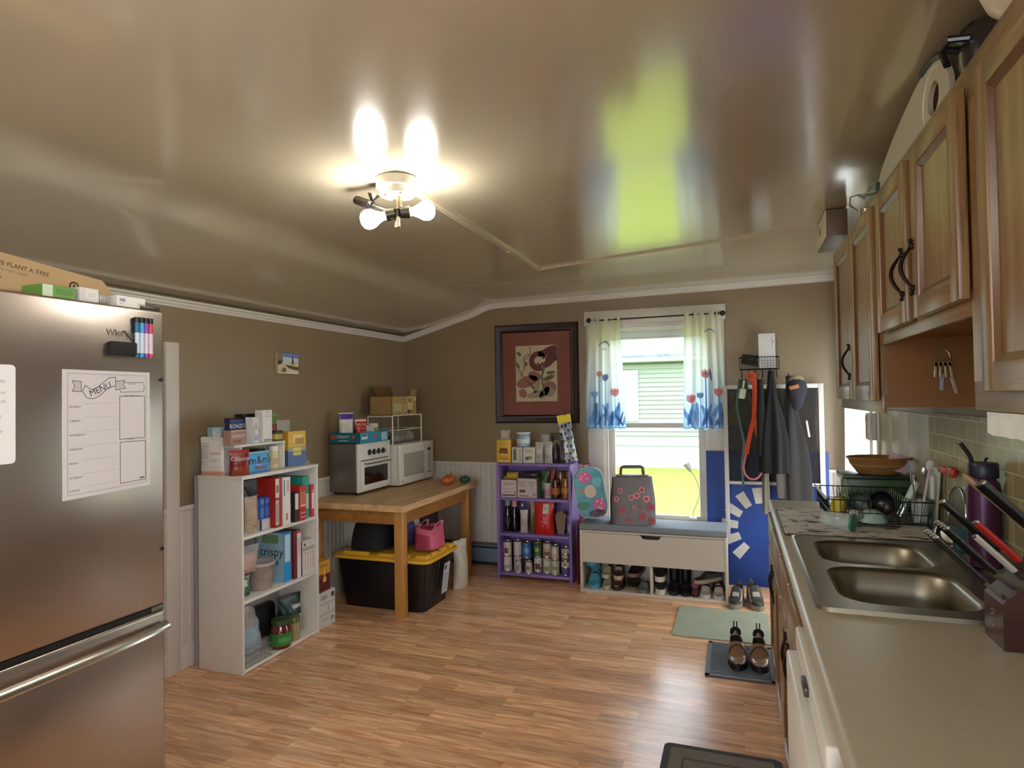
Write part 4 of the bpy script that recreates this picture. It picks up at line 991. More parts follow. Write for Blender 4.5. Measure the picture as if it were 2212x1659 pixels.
def shoe(name, label, c, L, Wd, H, up, sole, rz=0, lining=None, group=None, rot=None, low=.55, soleh=.022, strap=None, cat='shoe', accents=()):
    """shoe whose toe points to local -Y; parts: sole, upper, (strap)"""
    t = thing(name, label, cat, c, rz, group, rot)
    lining = lining or mat('dark_shoe_lining', '#1d1a18', .9)
    def hw(s):  # half width along the length, s=0 heel .. 1 toe
        return Wd / 2 * (.70 + .22 * math.sin(PI * min(1, s * 1.05)) + .16 * math.exp(-((s - .70) / .18) ** 2)) * (math.sqrt(max(0, 1 - ((s - .86) / .14) ** 2)) * .98 + .02 if s > .86 else (math.sqrt(max(0, 1 - ((.10 - s) / .10) ** 2)) * .95 + .05 if s < .10 else 1))
    def top(s):
        if s < .45: return H * (1 - .12 * math.sin(PI * s / .45) * (1 - low))
        return H * (1 - (1 - .40) * smooth01((s - .42) / .36)) * (1 if s < .86 else math.sqrt(max(0, 1 - ((s - .86) / .1405) ** 2)) * .85 + .15)
    n, k = 26, 20
    def U(a, s):   # a 0..1 around from one welt over the top to the other
        s = s * .985 + .005
        th = PI * a; w = hw(s); h = max(.006, top(s) - soleh)
        cx = math.cos(th); sz = math.sin(th); x = w * math.copysign(abs(cx) ** .62, cx); z = h * sz ** .75
        if s < .50:
            e = 1 - abs(x) / (w + 1e-6); d = smooth01((e - .16) / .22) * smooth01((.50 - s) / .12) * smooth01((s - .02) / .06)
            z = z * (1 - .80 * d)
        return (x, (.5 - s) * L, soleh + z)
    def mf(a, s):
        x, y, z = U(a, s); w = hw(s)
        if s < .46 and .22 < a < .78 and z < top(s) * .62: return lining
        for a0, a1, s0, s1, col in accents:
            if a0 <= a <= a1 and s0 <= s <= s1: return col
        return up
    g = MB(); g.grid(U, k, n, up, matfn=mf); g.build('upper', t, smooth=50)
    g = MB(); pts = [(hw(s) * 1.06, (.5 - s) * L * 1.02) for s in [i / 20 for i in range(21)]] + [(-hw(s) * 1.06, (.5 - s) * L * 1.02) for s in [1 - i / 20 for i in range(21)]]
    g.poly(pts[::-1], sole, None, soleh + .003); g.build('sole', t, smooth=40)
    if strap:
        g = MB(); s0, s1 = strap[0], strap[1]; P = [(hw(s0) * 1.03 * math.cos(PI * q / 14) * 1.0, (.5 - s0) * L, soleh + (top(s0) - soleh) * math.sin(PI * q / 14) ** .75 * 1.03 + .003) for q in range(15)]
        g.tube(P, .01, strap[2], 8, flat=(s1, .006)); g.build('strap', t)
    return t
# ------------------------------------------------------------------ on the white bookcase
z1, z2, z3, zt, zr = .7385, .3915, .0225, 1.0672, 1.2312
# top of the bookcase
G0 = 'food packets on top of the white bookcase'
pouch('snack_bag', 'white bag printed with a nutrition panel at the near end of the bookcase top', 'bag', (-2.750, 2.752, zt), .150, .036, .212, '#d9d6cf', [(.0, 1, 0, .10, '#c98f76'), (.08, .40, .42, .80, '#c4c4bf'), (.10, .38, .20, .38, '#c9c9c4'), (.45, .9, .55, .62, '#c8b8a8'), (.45, .85, .36, .42, '#d2c0b0'), (.5, .9, .2, .26, '#cfc6ba')], [(.24, .83, .012, 'Nutrition', '#55524e'), (.24, .77, .012, 'Facts', '#55524e'), (.5, .94, .010, 'USA', '#55524e')], R(8), group=G0)
pouch('dried_fruit_bag', 'dark red bag of dried fruit between the white bag and the blue candy bag', 'bag', (-2.587, 2.778, zt), .105, .04, .140, '#7c1f1c', [(0, 1, .86, 1, '#a33026'), (.1, .9, .05, .35, '#8e3a22')], [(.5, .66, .030, 'Craisins', '#e6d9cf')], R(58), group=G0)
pouch('candy_bag', 'light blue candy bag with big black letters lying at the bookcase edge', 'bag', (-2.578, 2.905, zt), .190, .06, .122, '#5ba7dc', [(0, 1, .92, 1, '#9ccbe8'), (0, 1, 0, .09, '#4b8ec6')], [(.52, .60, .062, "m&m's", '#1a1412'), (.52, .28, .042, 'minis', '#b53a34')], R(86), 'pillow', group=G0)
jar('sprinkle_jar', 'small cream jar with a white lid under the riser shelf', 'jar', (-2.66, 3.135, zt), .029, .135, mat('cream_sugar', '#d8cda8', .5), C('#e8e2cf'), None, lidh=.030, neck=.93, emblem=[(-60, 10, .25, .6, '#bfae7a')])
pkg('tea_box', 'dark green box in the shade under the riser shelf', 'box', (-2.735, 3.075, zt), (.08, .06, .12), '#1d2b24', [('+X', .1, .9, .3, .5, '#39493a')], group=G0)
pkg('cracker_box', 'yellow and blue cracker box with a little van at the far bookcase end', 'box', (-2.635, 3.290, zt), (.058, .150, .215), '#d9b13f', [('+X', 0, 1, 0, .45, '#4f6d9e'), ('+X', 0, 1, .42, .55, '#9a9f88'), ('+X', .28, .82, .66, .90, '#e8d48a'), ('+X', .38, .88, .62, .80, '#b98a4a'), ('+X', .26, .72, .30, .52, '#ded073'), ('-Y', 0, 1, 0, .45, '#3f5c8c'), ('-Y', 0, 1, .45, 1, '#c49a30')], [('+X', .48, .41, .030, 'snacks', '#5a6a3a')], R(-6), group=G0)
g = MB(); g.lathe([(.0, .0), (.012, .0), (.012, .008), (.0, .008)], M_BLACK, 16)
pouch('crumpled_wrapper', 'crumpled clear wrapper on the far corner of the bookcase top', 'wrapper', (-2.60, 3.36, zt), .05, .05, .022, CLEAR, style='pillow', rz=R(70))
# on the riser
G1 = 'food packets on the white riser shelf'
pkg('pasta_box', 'pale teal box at the near end of the riser shelf', 'box', (-2.795, 2.832, zr), (.05, .09, .100), '#a9c2c6', [('+X', 0, .85, 0, .8, '#c9cdc8'), ('+X', .85, 1, 0, 1, '#2f7f98'), ('T', 0, 1, 0, 1, '#2f88a0')], [('+X', .4, .7, .012, 'Zatar', '#3d6a78')], R(-12), group=G1)
pkg('chocolate_box', 'flat dark maroon box lying on a cream carton on the riser', 'box', (-2.770, 2.945, zr + .118), (.05, .12, .028), '#33171c', group=G1)
pkg('cream_carton', 'cream carton under the flat maroon box on the riser', 'box', (-2.775, 2.935, zr), (.04, .11, .118), '#c9c3a5', [('+X', 0, 1, .5, .9, '#b8b398')], group=G1)
pkg('cereal_bar_box', 'small dusty pink patterned box at the front of the riser', 'box', (-2.645, 2.805, zr), (.05, .125, .084), '#a8857c', [('+X', .05, .95, .55, .7, '#c4a79c'), ('+X', .1, .7, .15, .4, '#8c6a60'), ('+X', .0, 1, .92, 1, '#c9a990')], [('+X', .5, .8, .012, 'Oats', '#6a4a42')], R(6), group=G1)
pkg('macaroni_box', 'navy blue pasta box with white block letters on the riser', 'box', (-2.697, 2.878, zr), (.04, .145, .142), '#232a5c', [('+X', 0, 1, .86, 1, '#2d3670'), ('T', 0, 1, 0, 1, '#1c2250')], [('+X', .5, .72, .033, 'RONZONI', '#e7e6ea')], group=G1)
pkg('black_tray', 'black plastic tray lying across the boxes at the back of the riser', 'tray', (-2.765, 3.03, zr + .148), (.07, .12, .020), M_BLACK, group=G1)
pkg('rice_box', 'plain brown box under the black tray at the back of the riser', 'box', (-2.777, 3.05, zr), (.045, .11, .146), '#8d8577', group=G1)
pouch('clear_bread_bag', 'clear crumpled plastic bag behind the navy pasta box', 'bag', (-2.655, 2.935, zr + .0), .06, .03, .15, MISTY, rz=R(80), group=G1)
pkg('noodle_box', 'short white box with pale blue base printing beside the navy pasta box', 'box', (-2.672, 2.972, zr), (.055, .050, .150), '#d6d6d6', [('+X', .1, .9, .1, .3, '#9db0d0'), ('+X', .2, .8, .5, .8, '#c8c8cc'), ('+X', .25, .75, .55, .58, '#8a8a90'), ('+X', .25, .75, .65, .68, '#8a8a90')], group=G1)
pkg('cracker_sleeve', 'narrow cream and brown box edge next to the tall white box', 'box', (-2.69, 3.012, zr), (.05, .022, .135), '#cfc2a8', [('+X', 0, 1, .2, .6, '#8a6b4a')], group=G1)
pkg('tall_white_box', 'tall plain white box standing highest on the riser', 'box', (-2.672, 3.065, zr), (.06, .078, .190), '#e4e3e0', [('+X', .1, .9, .02, .09, '#8a8a88'), ('+X', .25, .85, .78, .80, '#b0b0b0'), ('+X', .3, .7, .93, .95, '#7a7a7a')], [('+X', .5, .84, .010, 'Since 1877', '#77746f')], group=G1)
pouch('rice_mix_bag', 'red and green bag of dry mix at the far end of the riser', 'bag', (-2.715, 3.155, zr), .13, .06, .165, '#7c2822', [(0, 1, .62, 1, '#5f8a3a'), (.2, .5, .5, .8, '#a9b77a'), (.3, .9, .1, .4, '#93382a')], rz=R(80), group=G1)
jar('gold_tin', 'low dark tin with a gold label at the riser edge', 'tin', (-2.645, 3.150, zr), .034, .062, C('#3c4a2c', .4), C('#23271c', .4), '#b79a4a', .2, .8, .010, 1.0)
jar('blue_tin', 'low blue grey tin just behind the gold labelled one', 'tin', (-2.68, 3.118, zr + .0), .016, .06, C('#5d7488', .4), C('#7e93a4', .4), None, lidh=.01, neck=1.)
pouch('clear_snack_bag', 'clear bag with dark red contents sagging over the yellow cracker box', 'bag', (-2.705, 3.275, zt + .0), .12, .07, .285, CLEAR, [(.1, .9, .55, .72, '#6d2a24')], rz=R(85), style='pillow', group=G1)

# shelf 1
G2 = 'food boxes on the upper shelf of the white bookcase'
pkg('flat_carton', 'thin pale carton edge hard against the near side of the upper shelf', 'box', (-2.63, 2.772, z1), (.12, .030, .20), '#c9c7bd', [('+X', .2, .8, .05, .9, '#dcdad0')], group=G2)
t = thing('nut_bag', 'clear bag of brown walnuts with a black top on the upper bookcase shelf', 'bag', (-2.585, 2.858, z1), R(85))
NUT = mat('walnut_pieces', '#a58a64', .7, bump=1., bscale=70, var=.35, vscale=60)
g = MB(); P = pouch_fn(.085, .06, .20, 'stand', 3); g.grid(lambda s, v: P(s, v, -1), 16, 18, NUT); g.grid(lambda s, v: P(s, v, 1), 16, 18, NUT, flip=True); g.build('walnuts', t, smooth=60)
g = MB(); P2 = pouch_fn(.092, .068, .295, 'stand', 5); mfb = lambda u, v: M_BLACK if v > .72 else CLEAR
g.grid(lambda s, v: P2(s, v, -1), 16, 20, CLEAR, matfn=mfb); g.grid(lambda s, v: P2(s, v, 1), 16, 20, CLEAR, matfn=mfb, flip=True); g.build('bag_film', t, smooth=60)
pkg('maroon_box', 'dark maroon box standing behind the blue packets on the upper shelf', 'box', (-2.70, 2.955, z1), (.08, .10, .275), '#3c2022', [('+X', .45, 1, .5, .95, '#8b8782')], group=G2)
for i, (lab, y) in enumerate((('blue gelatin packet nearer the walnut bag', 2.930), ('blue gelatin packet nearer the red and white box', 2.972))):
    pkg('gelatin_packet', lab, 'box', (-2.588, y, z1 + .062), (.04, .036, .122), '#2d55a8', [('+X', .1, .9, .1, .5, '#4a78c8'), ('+X', .15, .85, .7, .9, '#5a86d0')], group='blue packets on the upper shelf')
pkg('pudding_box', 'white and navy box lying under the two blue packets', 'box', (-2.59, 2.948, z1), (.05, .088, .061), '#b9bcc6', [('+X', 0, .2, 0, 1, '#2a2a50'), ('+X', .25, .95, .1, .8, '#c9cace')], group=G2)
pkg('red_handle_carton', 'red and white carton with a round handle print on the upper shelf', 'box', (-2.60, 3.024, z1), (.14, .056, .288), '#a8281f', [('+X', 0, .55, .60, .98, '#d9d4cc'), ('+X', .12, .45, .70, .85, '#7a6a60'), ('+X', .0, .5, .05, .55, '#c9bfb8'), ('+X', .1, .4, .12, .48, '#a39a98')], group=G2)
pkg('tall_white_cereal_box', 'tallest white cereal box edge in the middle of the upper shelf', 'box', (-2.60, 3.088, z1), (.15, .064, .282), '#e3e1dc', [('+X', .1, .22, .62, .95, '#2d4a86'), ('+X', .35, .6, .1, .25, '#a37a5c'), ('+X', .5, .8, .7, .93, '#d0a8a0')], group=G2)
pkg('beige_carton', 'narrow beige carton leaning by the tallest white cereal box', 'box', (-2.595, 3.127, z1), (.12, .012, .255), '#c4bb9f', group=G2)
pkg('brown_spice_box', 'short dark brown box low on the upper shelf', 'box', (-2.585, 3.148, z1), (.06, .024, .118), '#4a3a2c', [('+X', 0, 1, .5, .95, '#7c6448')], group=G2)
pkg('half_black_box', 'black and white box to the near side of the red striped box', 'box', (-2.59, 3.182, z1), (.12, .036, .180), '#2e2a2a', [('+X', .1, .95, .42, .95, '#d9d7d2')], group=G2)
pkg('red_striped_box', 'red and orange striped snack box beside the teal one', 'box', (-2.585, 3.234, z1), (.12, .060, .212), '#b02a26', [('+X', .05, .95, .48, .84, '#b9713e'), ('+X', 0, 1, .84, 1, '#b8382c'), ('+X', .1, .9, .40, .46, '#e0b8a8'), ('+X', .1, .9, .20, .24, '#d8948a'), ('+X', .1, .9, .08, .12, '#d8948a')], group=G2)
pkg('teal_cereal_box', 'big teal cereal box filling the far end of the upper shelf', 'box', (-2.665, 3.315, z1), (.20, .062, .256), '#1f9a86', [('+X', .1, .9, .22, .58, '#c9dcd4'), ('+X', .25, .75, .25, .55, '#a8c8be'), ('-Y', .08, .9, .3, .8, '#27a892')], group=G2)
pkg('red_white_small_box', 'small red and white box squeezed beside the far side panel', 'box', (-2.60, 3.363, z1), (.10, .026, .20), '#c23a44', [('+X', .1, .9, .25, .75, '#e2dcda'), ('+X', .1, .9, .78, .82, '#e0b0b0')], group=G2)
# shelf 2
G3 = 'food on the middle shelf of the white bookcase'
t = thing('candy_nut_bag', 'clear twisted bag of pinkish nuts lying over the tub on the middle shelf', 'bag', (-2.605, 2.835, z2 + .120), 0, rot=(R(10), 0, R(80)))
PN = mat('pink_nut_pieces', '#b08a78', .6, bump=1., bscale=90, var=.3, vscale=70)
g = MB(); P = pouch_fn(.125, .06, .12, 'pillow', 2); g.grid(lambda s, v: P(s, v, -1), 16, 14, PN); g.grid(lambda s, v: P(s, v, 1), 16, 14, PN, flip=True); g.build('nuts', t, smooth=60)
g = MB(); P2 = pouch_fn(.14, .07, .165, 'pillow', 8); g.grid(lambda s, v: P2(s, v, -1), 16, 14, CLEAR); g.grid(lambda s, v: P2(s, v, 1), 16, 14, CLEAR, flip=True); g.build('bag_film', t, smooth=60)
pouch('shiny_snack_bag', 'dark shiny snack bag slumped at the near end of the middle shelf', 'bag', (-2.612, 2.815, z2), .10, .055, .115, mat('metallic_film', '#6a665e', .25, metal=.7, bump=.6, bscale=25), [(0, 1, .3, .6, '#2e6f6a'), (.2, .7, .5, .8, '#bdb9ac')], rz=R(75), group=G3)
t = thing('plastic_tub', 'round grey plastic tub with a pale lid on the middle shelf', 'tub', (-2.625, 2.975, z2))
g = MB(); g.lathe([(.060, 0), (.064, .004), (.076, .140), (.078, .142)], mat('cloudy_tub', '#938781', .35, var=.2, vscale=25), 32); g.build('tub_body', t)
g = MB(); g.lathe([(.078, .138), (.084, .139), (.085, .150), (.080, .155), (.074, .152), (0, .152)], mat('cloudy_lid', '#b9aeab', .35), 32); g.build('lid', t)
pkg('blue_cereal_box', 'light blue rice cereal box standing side on, with big dark letters', 'box', (-2.665, 3.138, z2), (.20, .068, .292), '#4f9ac0', [('+X', 0, 1, .48, 1, '#2f86b8'), ('+X', .15, .85, .40, .95, '#b9d2dc'), ('+X', 0, 1, 0, .36, '#1e8fce'), ('-Y', 0, 1, 0, 1, '#8fb4c4'), ('-Y', .2, .8, .78, .95, '#6f8f6a')], [('-Y', .55, .60, .075, 'crispy', '#17202c'), ('-Y', .60, .40, .06, 'rice', '#17202c')], group=G3)
pkg('maroon_white_box', 'maroon and white box standing beside the blue cereal box', 'box', (-2.625, 3.212, z2), (.15, .064, .288), '#6d1c1c', [('+X', .42, 1, 0, .94, '#d8cfd4'), ('+X', .5, .95, .5, .85, '#c6bcc6'), ('+X', .42, 1, .94, 1, '#a8503a')], group=G3)
pkg('pale_carton', 'pale carton with a dark side at the far end of the middle shelf', 'box', (-2.605, 3.308, z2), (.12, .118, .212), '#cfc9bd', [('+X', 0, 1, .70, .80, '#a29c92'), ('+X', .05, .95, .12, .66, '#bcb6aa'), ('+X', .1, .2, .08, .62, '#d8d2c6'), ('+X', .3, .4, .08, .62, '#d8d2c6'), ('+X', .5, .6, .08, .62, '#d8d2c6'), ('+X', .7, .8, .08, .62, '#d8d2c6'), ('+X', .12, .26, .84, .92, '#44403c'), ('-Y', 0, 1, 0, 1, '#2c2622')], group=G3)
# bottom shelf
G4 = 'food on the bottom shelf of the white bookcase'
t = thing('grocery_bag', 'big clear plastic grocery bag slumped on the bottom bookcase shelf', 'bag', (-2.685, 2.895, z3), R(88))
BG = film('crinkled_clear_plastic', '#e9e6e4', .66, .10)
g = MB()
def gb(s, v, side):
    x = 2 * s - 1; zz = .285 * v; w = .132 * (1 - .25 * v) + .02 * noise.noise(Vector((v * 6, 1, 2)))
    d = .070 * (1 - .55 * v ** 2) * max(0, 1 - abs(x) ** 3) ** .5 * (1 + .35 * noise.noise(Vector((x * 4, v * 7, side + 4.))))
    return (x * w, side * d, zz * (1 - .35 * abs(x) ** 3))
g.grid(lambda s, v: gb(s, v, -1), 26, 22, BG); g.grid(lambda s, v: gb(s, v, 1), 26, 22, BG, flip=True); g.build('bag_film', t, smooth=70)
for nm, xx, yy, w, d, h, mm, zz in (('blue_packet', .06, -.015, .11, .05, .15, C('#3f93b4'), 0), ('dark_packet', -.05, -.01, .12, .05, .18, mat('dark_purple_brown_film', '#4d3a3a', .3), 0), ('red_packet', .02, .01, .14, .05, .26, mat('dull_red_film', '#6d3a3c', .3), 0)):
    P = pouch_fn(w, d, h, 'pillow', xx * 50); g = MB(Matrix.Translation((xx, yy, zz + .004))); g.grid(lambda s, v: P(s, v, -1), 12, 12, mm); g.grid(lambda s, v: P(s, v, 1), 12, 12, mm, flip=True); g.build(nm, t, smooth=60)
t = thing('wire_basket', 'low grey wire basket at the near front of the bottom shelf', 'basket', (-2.560, 2.865, z3))
g = MB(); WG = mat('grey_wire', '#8f8d88', .35, metal=.8)
for z in (.004, .040, .075): g.tube([(-.022, -.10, z), (.022, -.10, z), (.022, .10, z), (-.022, .10, z)], .0022, WG, 6, closed=True)
for i in range(11): y = -.10 + .02 * i; g.tube([(.022, y, .002), (.022, y, .076)], .0014, WG, 5)
g.build('wires', t)
jar('salsa_jar', 'red salsa jar with a green label at the front of the bottom shelf', 'jar', (-2.570, 3.078, z3), .060, .165, mat('red_salsa_glass', '#5f1c12', .15, coat=.6), C('#2d4a2a', .4), '#2f7a34', .16, .66, .026, .84, shoulder=.76, emblem=[(-60, 20, .3, .5, '#4f9a4a')])
pkg('mushroom_packet', 'small cream printed packet between the salsa jar and the spice jar', 'packet', (-2.65, 3.150, z3), (.03, .05, .135), '#cfc6a6', [('+X', .5, .95, .1, .9, '#7a8a4c'), ('+X', .1, .5, .4, .8, '#b9a888')], group=G4)
jar('herb_jar', 'slim spice jar with an olive green lid on the bottom shelf', 'jar', (-2.570, 3.200, z3), .034, .138, mat('tan_herbs', '#9a8a62', .3, coat=.4, var=.2, vscale=60), C('#5d6a3c', .4), None, lidh=.032, neck=1.0)
pouch('coffee_bag', 'dark green coffee bag with a cream picture at the far end of the bottom shelf', 'bag', (-2.670, 3.285, z3), .165, .085, .235, '#15332f', [(.30, .95, .04, .45, '#cfc8a8'), (.4, .6, .08, .3, '#8a6a40'), (.62, .9, .06, .2, '#5d6a3a'), (.5, .9, .66, .70, '#b9c4bd')], [(.68, .72, .026, 'Organic', '#cdd6d0')], rz=R(78), group=G4)
pkg('lidded_black_pan', 'black lidded container at the back of the bottom shelf', 'container', (-2.785, 3.165, z3), (.07, .20, .20), mat('matt_black', '#151416', .4), group=G4, bev=.02)
# between bookcase and table, on the floor
pkg('white_carton', 'white carton with a big number 1 on the floor between the bookcase and the table', 'box', (-2.66, 3.498, 0.001), (.225, .172, .228), '#c9c5c0', [('+X', .05, .95, .66, .68, '#8d8986'), ('+X', .05, .95, .36, .38, '#8d8986'), ('+X', .74, .94, .78, .92, '#5d4a46'), ('+X', .12, .5, .78, .90, '#aaa6a2'), ('+X', .70, .9, .14, .24, '#8d8986')], [('+X', .55, .52, .055, '1', '#4a4644'), ('+X', .30, .84, .018, 'LUNCH', '#6a6664'), ('+X', .38, .22, .022, 'PACKS', '#8a8684')])
pkg('waffle_box', 'yellow and maroon food box standing on the white numbered carton', 'box', (-2.655, 3.480, .230), (.19, .135, .195), '#c9932c', [('+X', 0, 1, 0, .55, '#5f1c1c'), ('+X', .45, .7, .30, .46, '#d9a860'), ('+X', .52, .62, .44, .78, '#d9b050'), ('+X', .0, .4, .42, .58, '#7c3a24'), ('-Y', 0, 1, 0, .5, '#4a1818')], [('+X', .5, .86, .026, 'honey', '#7a3a18')])
pouch('lavender_bag', 'lavender and white bag on top of the yellow and maroon box', 'bag', (-2.63, 3.462, .426), .12, .06, .27, '#b3a1cf', [(0, 1, .55, .98, '#c3bab8'), (.2, .8, .6, .8, '#a8908c')], rz=R(85))
# ------------------------------------------------------------------ on the butcher-block table
TZ = .7585
t = thing('toaster_oven', 'white fronted countertop oven with four dark knobs on the table', 'oven', (-2.775, 4.255, TZ)); M_OVG = mat('grey_oven_case', '#86807a', .3, metal=.7)
g = MB(); g.box(-.13, .105, -.225, .225, .022, .385, M_OVG, .008); g.build('case', t)
g = MB(); g.box(.106, .128, -.228, .228, .022, .386, M_WHITE, .006, 3); fr = g.build('front_panel', t)
g = MB(); g.box(.129, .138, -.205, .205, .04, .250, M_WHITE, .004); g.box(.1385, .141, -.165, .165, .075, .205, mat('dark_oven_glass', '#171410', .08, coat=.5)); d = g.build('door', t)
g = MB(); g.tube([(.140, -.17, .235), (.165, -.17, .232), (.165, .17, .232), (.140, .17, .232)], .007, M_CHROME, 8); g.build('handle', d)
for y in (-.085, -.02, .045, .11):
    g = MB(); g.cyl((.128, y, .312), (.134, y, .312), .024, M_CHROME, seg=18); g.cyl((.134, y, .312), (.150, y, .312), .017, M_BLACK, .014, seg=18); g.box(.150, .156, y - .003, y + .003, .298, .326, M_CHROME); g.build('knob', t)
g = MB(); g.box(.1285, .1292, -.20, .20, .252, .258, M_BLACK); g.build('seam', fr)
for x, y in ((-.10, -.19), (.09, -.19), (-.10, .19), (.09, .19)): g = MB(); g.cyl((x, y, 0), (x, y, .022), .012, M_BLACK, seg=12); g.build('foot', t)
t = thing('microwave', 'white microwave oven beside the countertop oven', 'microwave', (-2.745, 4.81, TZ)); M_MW = mat('white_appliance', '#d9d5cb', .35)
g = MB(); g.box(-.15, .145, -.30, .30, .012, .342, M_MW, .006); g.build('case', t)
g = MB(); g.box(.146, .170, -.300, .300, .014, .342, M_MW, .008, 3); fr = g.build('front_panel', t)
g = MB(); g.box(.1705, .174, -.235, .105, .075, .265, mat('grey_mesh_window', '#a39f90', .3), .012); g.build('window', fr)
g = MB(); g.box(.1702, .1715, .118, .122, .02, .336, C('#a8a49a')); g.box(.1702, .172, .185, .235, .258, .282, M_BLACK, .002)
for r_ in range(6): g.box(.1702, .1716, .180, .245, .215 - .022 * r_, .230 - .022 * r_, C('#b9b4a6'))
g.box(.1702, .1716, .18, .245, .065, .08, C('#8d8878')); g.build('control_panel', fr)
g = MB(); g.lathe([(.007, 0), (.007, .001), (0, .001)], C('#4a4a52'), 16, frame((.1702, -.262, .04), (0, 1, 0), (0, 0, 1))); g.build('badge', fr)
for x, y in ((-.12, -.26), (.12, -.26), (-.12, .26), (.12, .26)): g = MB(); g.cyl((x, y, 0), (x, y, .014), .012, M_BLACK, seg=10); g.build('foot', t)
TO, TM = TZ + .386, TZ + .343
# teal tray box with snacks on the oven
t = thing('snack_tray_box', 'open teal printed tray box on top of the countertop oven', 'box', (-2.765, 4.225, TO)); TEAL = C('#1d6470', .45)
g = MB(); a, b2, hh = .135, .20, .082
g.box(-a, a, -b2, b2, 0, .003, TEAL)
for q in ((-a, -a + .003, -b2, b2), (a - .003, a, -b2, b2), (-a, a, -b2, -b2 + .003), (-a, a, b2 - .003, b2)): g.box(q[0], q[1], q[2], q[3], 0, hh, TEAL)
Fy = frame((-a, -b2 - .0004, 0), (1, 0, 0), (0, 0, 1)); Fx = frame((a + .0004, -b2, 0), (0, 1, 0), (0, 0, 1))
g.rect(.012, .06, .035, .065, C('#a3484a'), Fy); g.text('CREAMY', C('#d8dfe0'), Fy @ Matrix.Translation((.122, .050, .0004)), .030); g.rect(.085, .17, .018, .026, C('#9fb9bd'), Fy); g.rect(.20, .225, .04, .06, C('#b5555f'), Fy)
g.rect(.0, .40, .0, .082, C('#2f8aa8'), Fx @ Matrix.Translation((0, 0, -.0002))); g.rect(.02, .10, .03, .065, C('#c9dbe2'), Fx); g.rect(.03, .09, .052, .062, C('#b8434a'), Fx); g.rect(.20, .24, .03, .06, C('#c0545c'), Fx); g.rect(.30, .38, .01, .07, C('#a9c4d6'), Fx); g.build('tray', t)
pouch('cookie_bag', 'white bag with a purple top standing in the teal tray box', 'bag', (-2.790, 4.085, TO + .004), .110, .05, .225, '#cfccc6', [(0, 1, .80, .95, '#4a2f8a'), (.1, .5, .45, .65, '#b9c4a8')], rz=R(50))
pouch('red_snack_bag', 'red snack bag with pale letters standing in the teal tray box', 'bag', (-2.725, 4.180, TO + .004), .088, .045, .170, '#b8281f', [(0, 1, .93, 1, '#d8d0cc')], [(.5, .78, .028, 'SALSA', '#e0b8a8'), (.5, .62, .012, 'Restaurante', '#e0c8b8')], rz=R(48))
pouch('pink_wrapped_snack', 'pink and white wrapped snack lying in the teal tray box', 'bag', (-2.710, 4.270, TO + .004), .082, .06, .125, '#c9b3aa', [(.2, .8, .2, .6, '#b5443c'), (0, 1, .7, .85, '#9fc4be')], rz=R(62), style='pillow')
pouch('white_green_snack', 'white snack bag with green print at the far end of the teal tray box', 'bag', (-2.720, 4.360, TO + .004), .082, .055, .135, '#d0cfc8', [(.3, .8, .5, .75, '#6f8a5a'), (0, 1, .1, .3, '#6fa9bf')], rz=R(70), style='pillow')
pouch('red_top_packet', 'small packet with a red top corner behind the white and green snack bag', 'bag', (-2.820, 4.335, TO + .004), .10, .05, .175, '#c9c5c0', [(0, 1, .75, 1, '#a82e26')], rz=R(70))
# wire shelf over the microwave
t = thing('wire_shelf', 'white wire stacking shelf standing on the microwave', 'shelf', (-2.745, 4.71, TM)); WW = mat('white_coated_wire', '#dcd8cc', .4)
for x in (-.115, .115):
    g = MB(); g.tube([(x, -.215, 0), (x, -.215, .225), (x, -.205, .235), (x, .265, .235), (x, .275, .225), (x, .275, 0)], .0055, WW, 8); g.build('end_frame', t)
    g = MB(); g.tube([(x, -.215, .115), (x, .275, .115)], .004, WW, 6); g.build('rail', t)
for y in (-.215, .275): g = MB(); g.tube([(-.115, y, .228), (.115, y, .228)], .005, WW, 6); g.tube([(-.115, y, .115), (.115, y, .115)], .004, WW, 6); g.build('cross_bar', t)
g = MB()
for i in range(17): y = -.195 + .028 * i; g.tube([(-.115, y, .236), (.115, y, .236)], .0022, WW, 5)
g.build('shelf_wires', t)
# bread bag on the microwave under the wire shelf
t = thing('bread_bag', 'clear bag of dark rolls on the microwave under the wire shelf', 'bag', (-2.70, 4.74, TM + .001))
DR = mat('dark_bread_rolls', '#4a3a34', .7, bump=.5, bscale=40, var=.2, vscale=30)
for i, y in enumerate((-.13, -.075, -.02, .035, .09)): g = MB(); g.ball((0, y, .042), .040, DR, .95, .68, 1., 14, 10); g.build('roll', t)
g = MB(); g.grid(lambda s, v: (.062 * math.cos(2 * PI * s) * (1 if v < .8 else 1 - (v - .8) * 3.5) * (.35 + .65 * min(1, v * 6)), -.19 + .40 * v, max(.001, .050 + .050 * math.sin(2 * PI * s) * (1 if v < .8 else 1 - (v - .8) * 3.5) * (.35 + .65 * min(1, v * 6)) * (1 + .2 * noise.noise(Vector((s * 9, v * 12, 1)))))), 24, 24, CLEAR, closeu=True); g.build('bag_film', t, smooth=70)
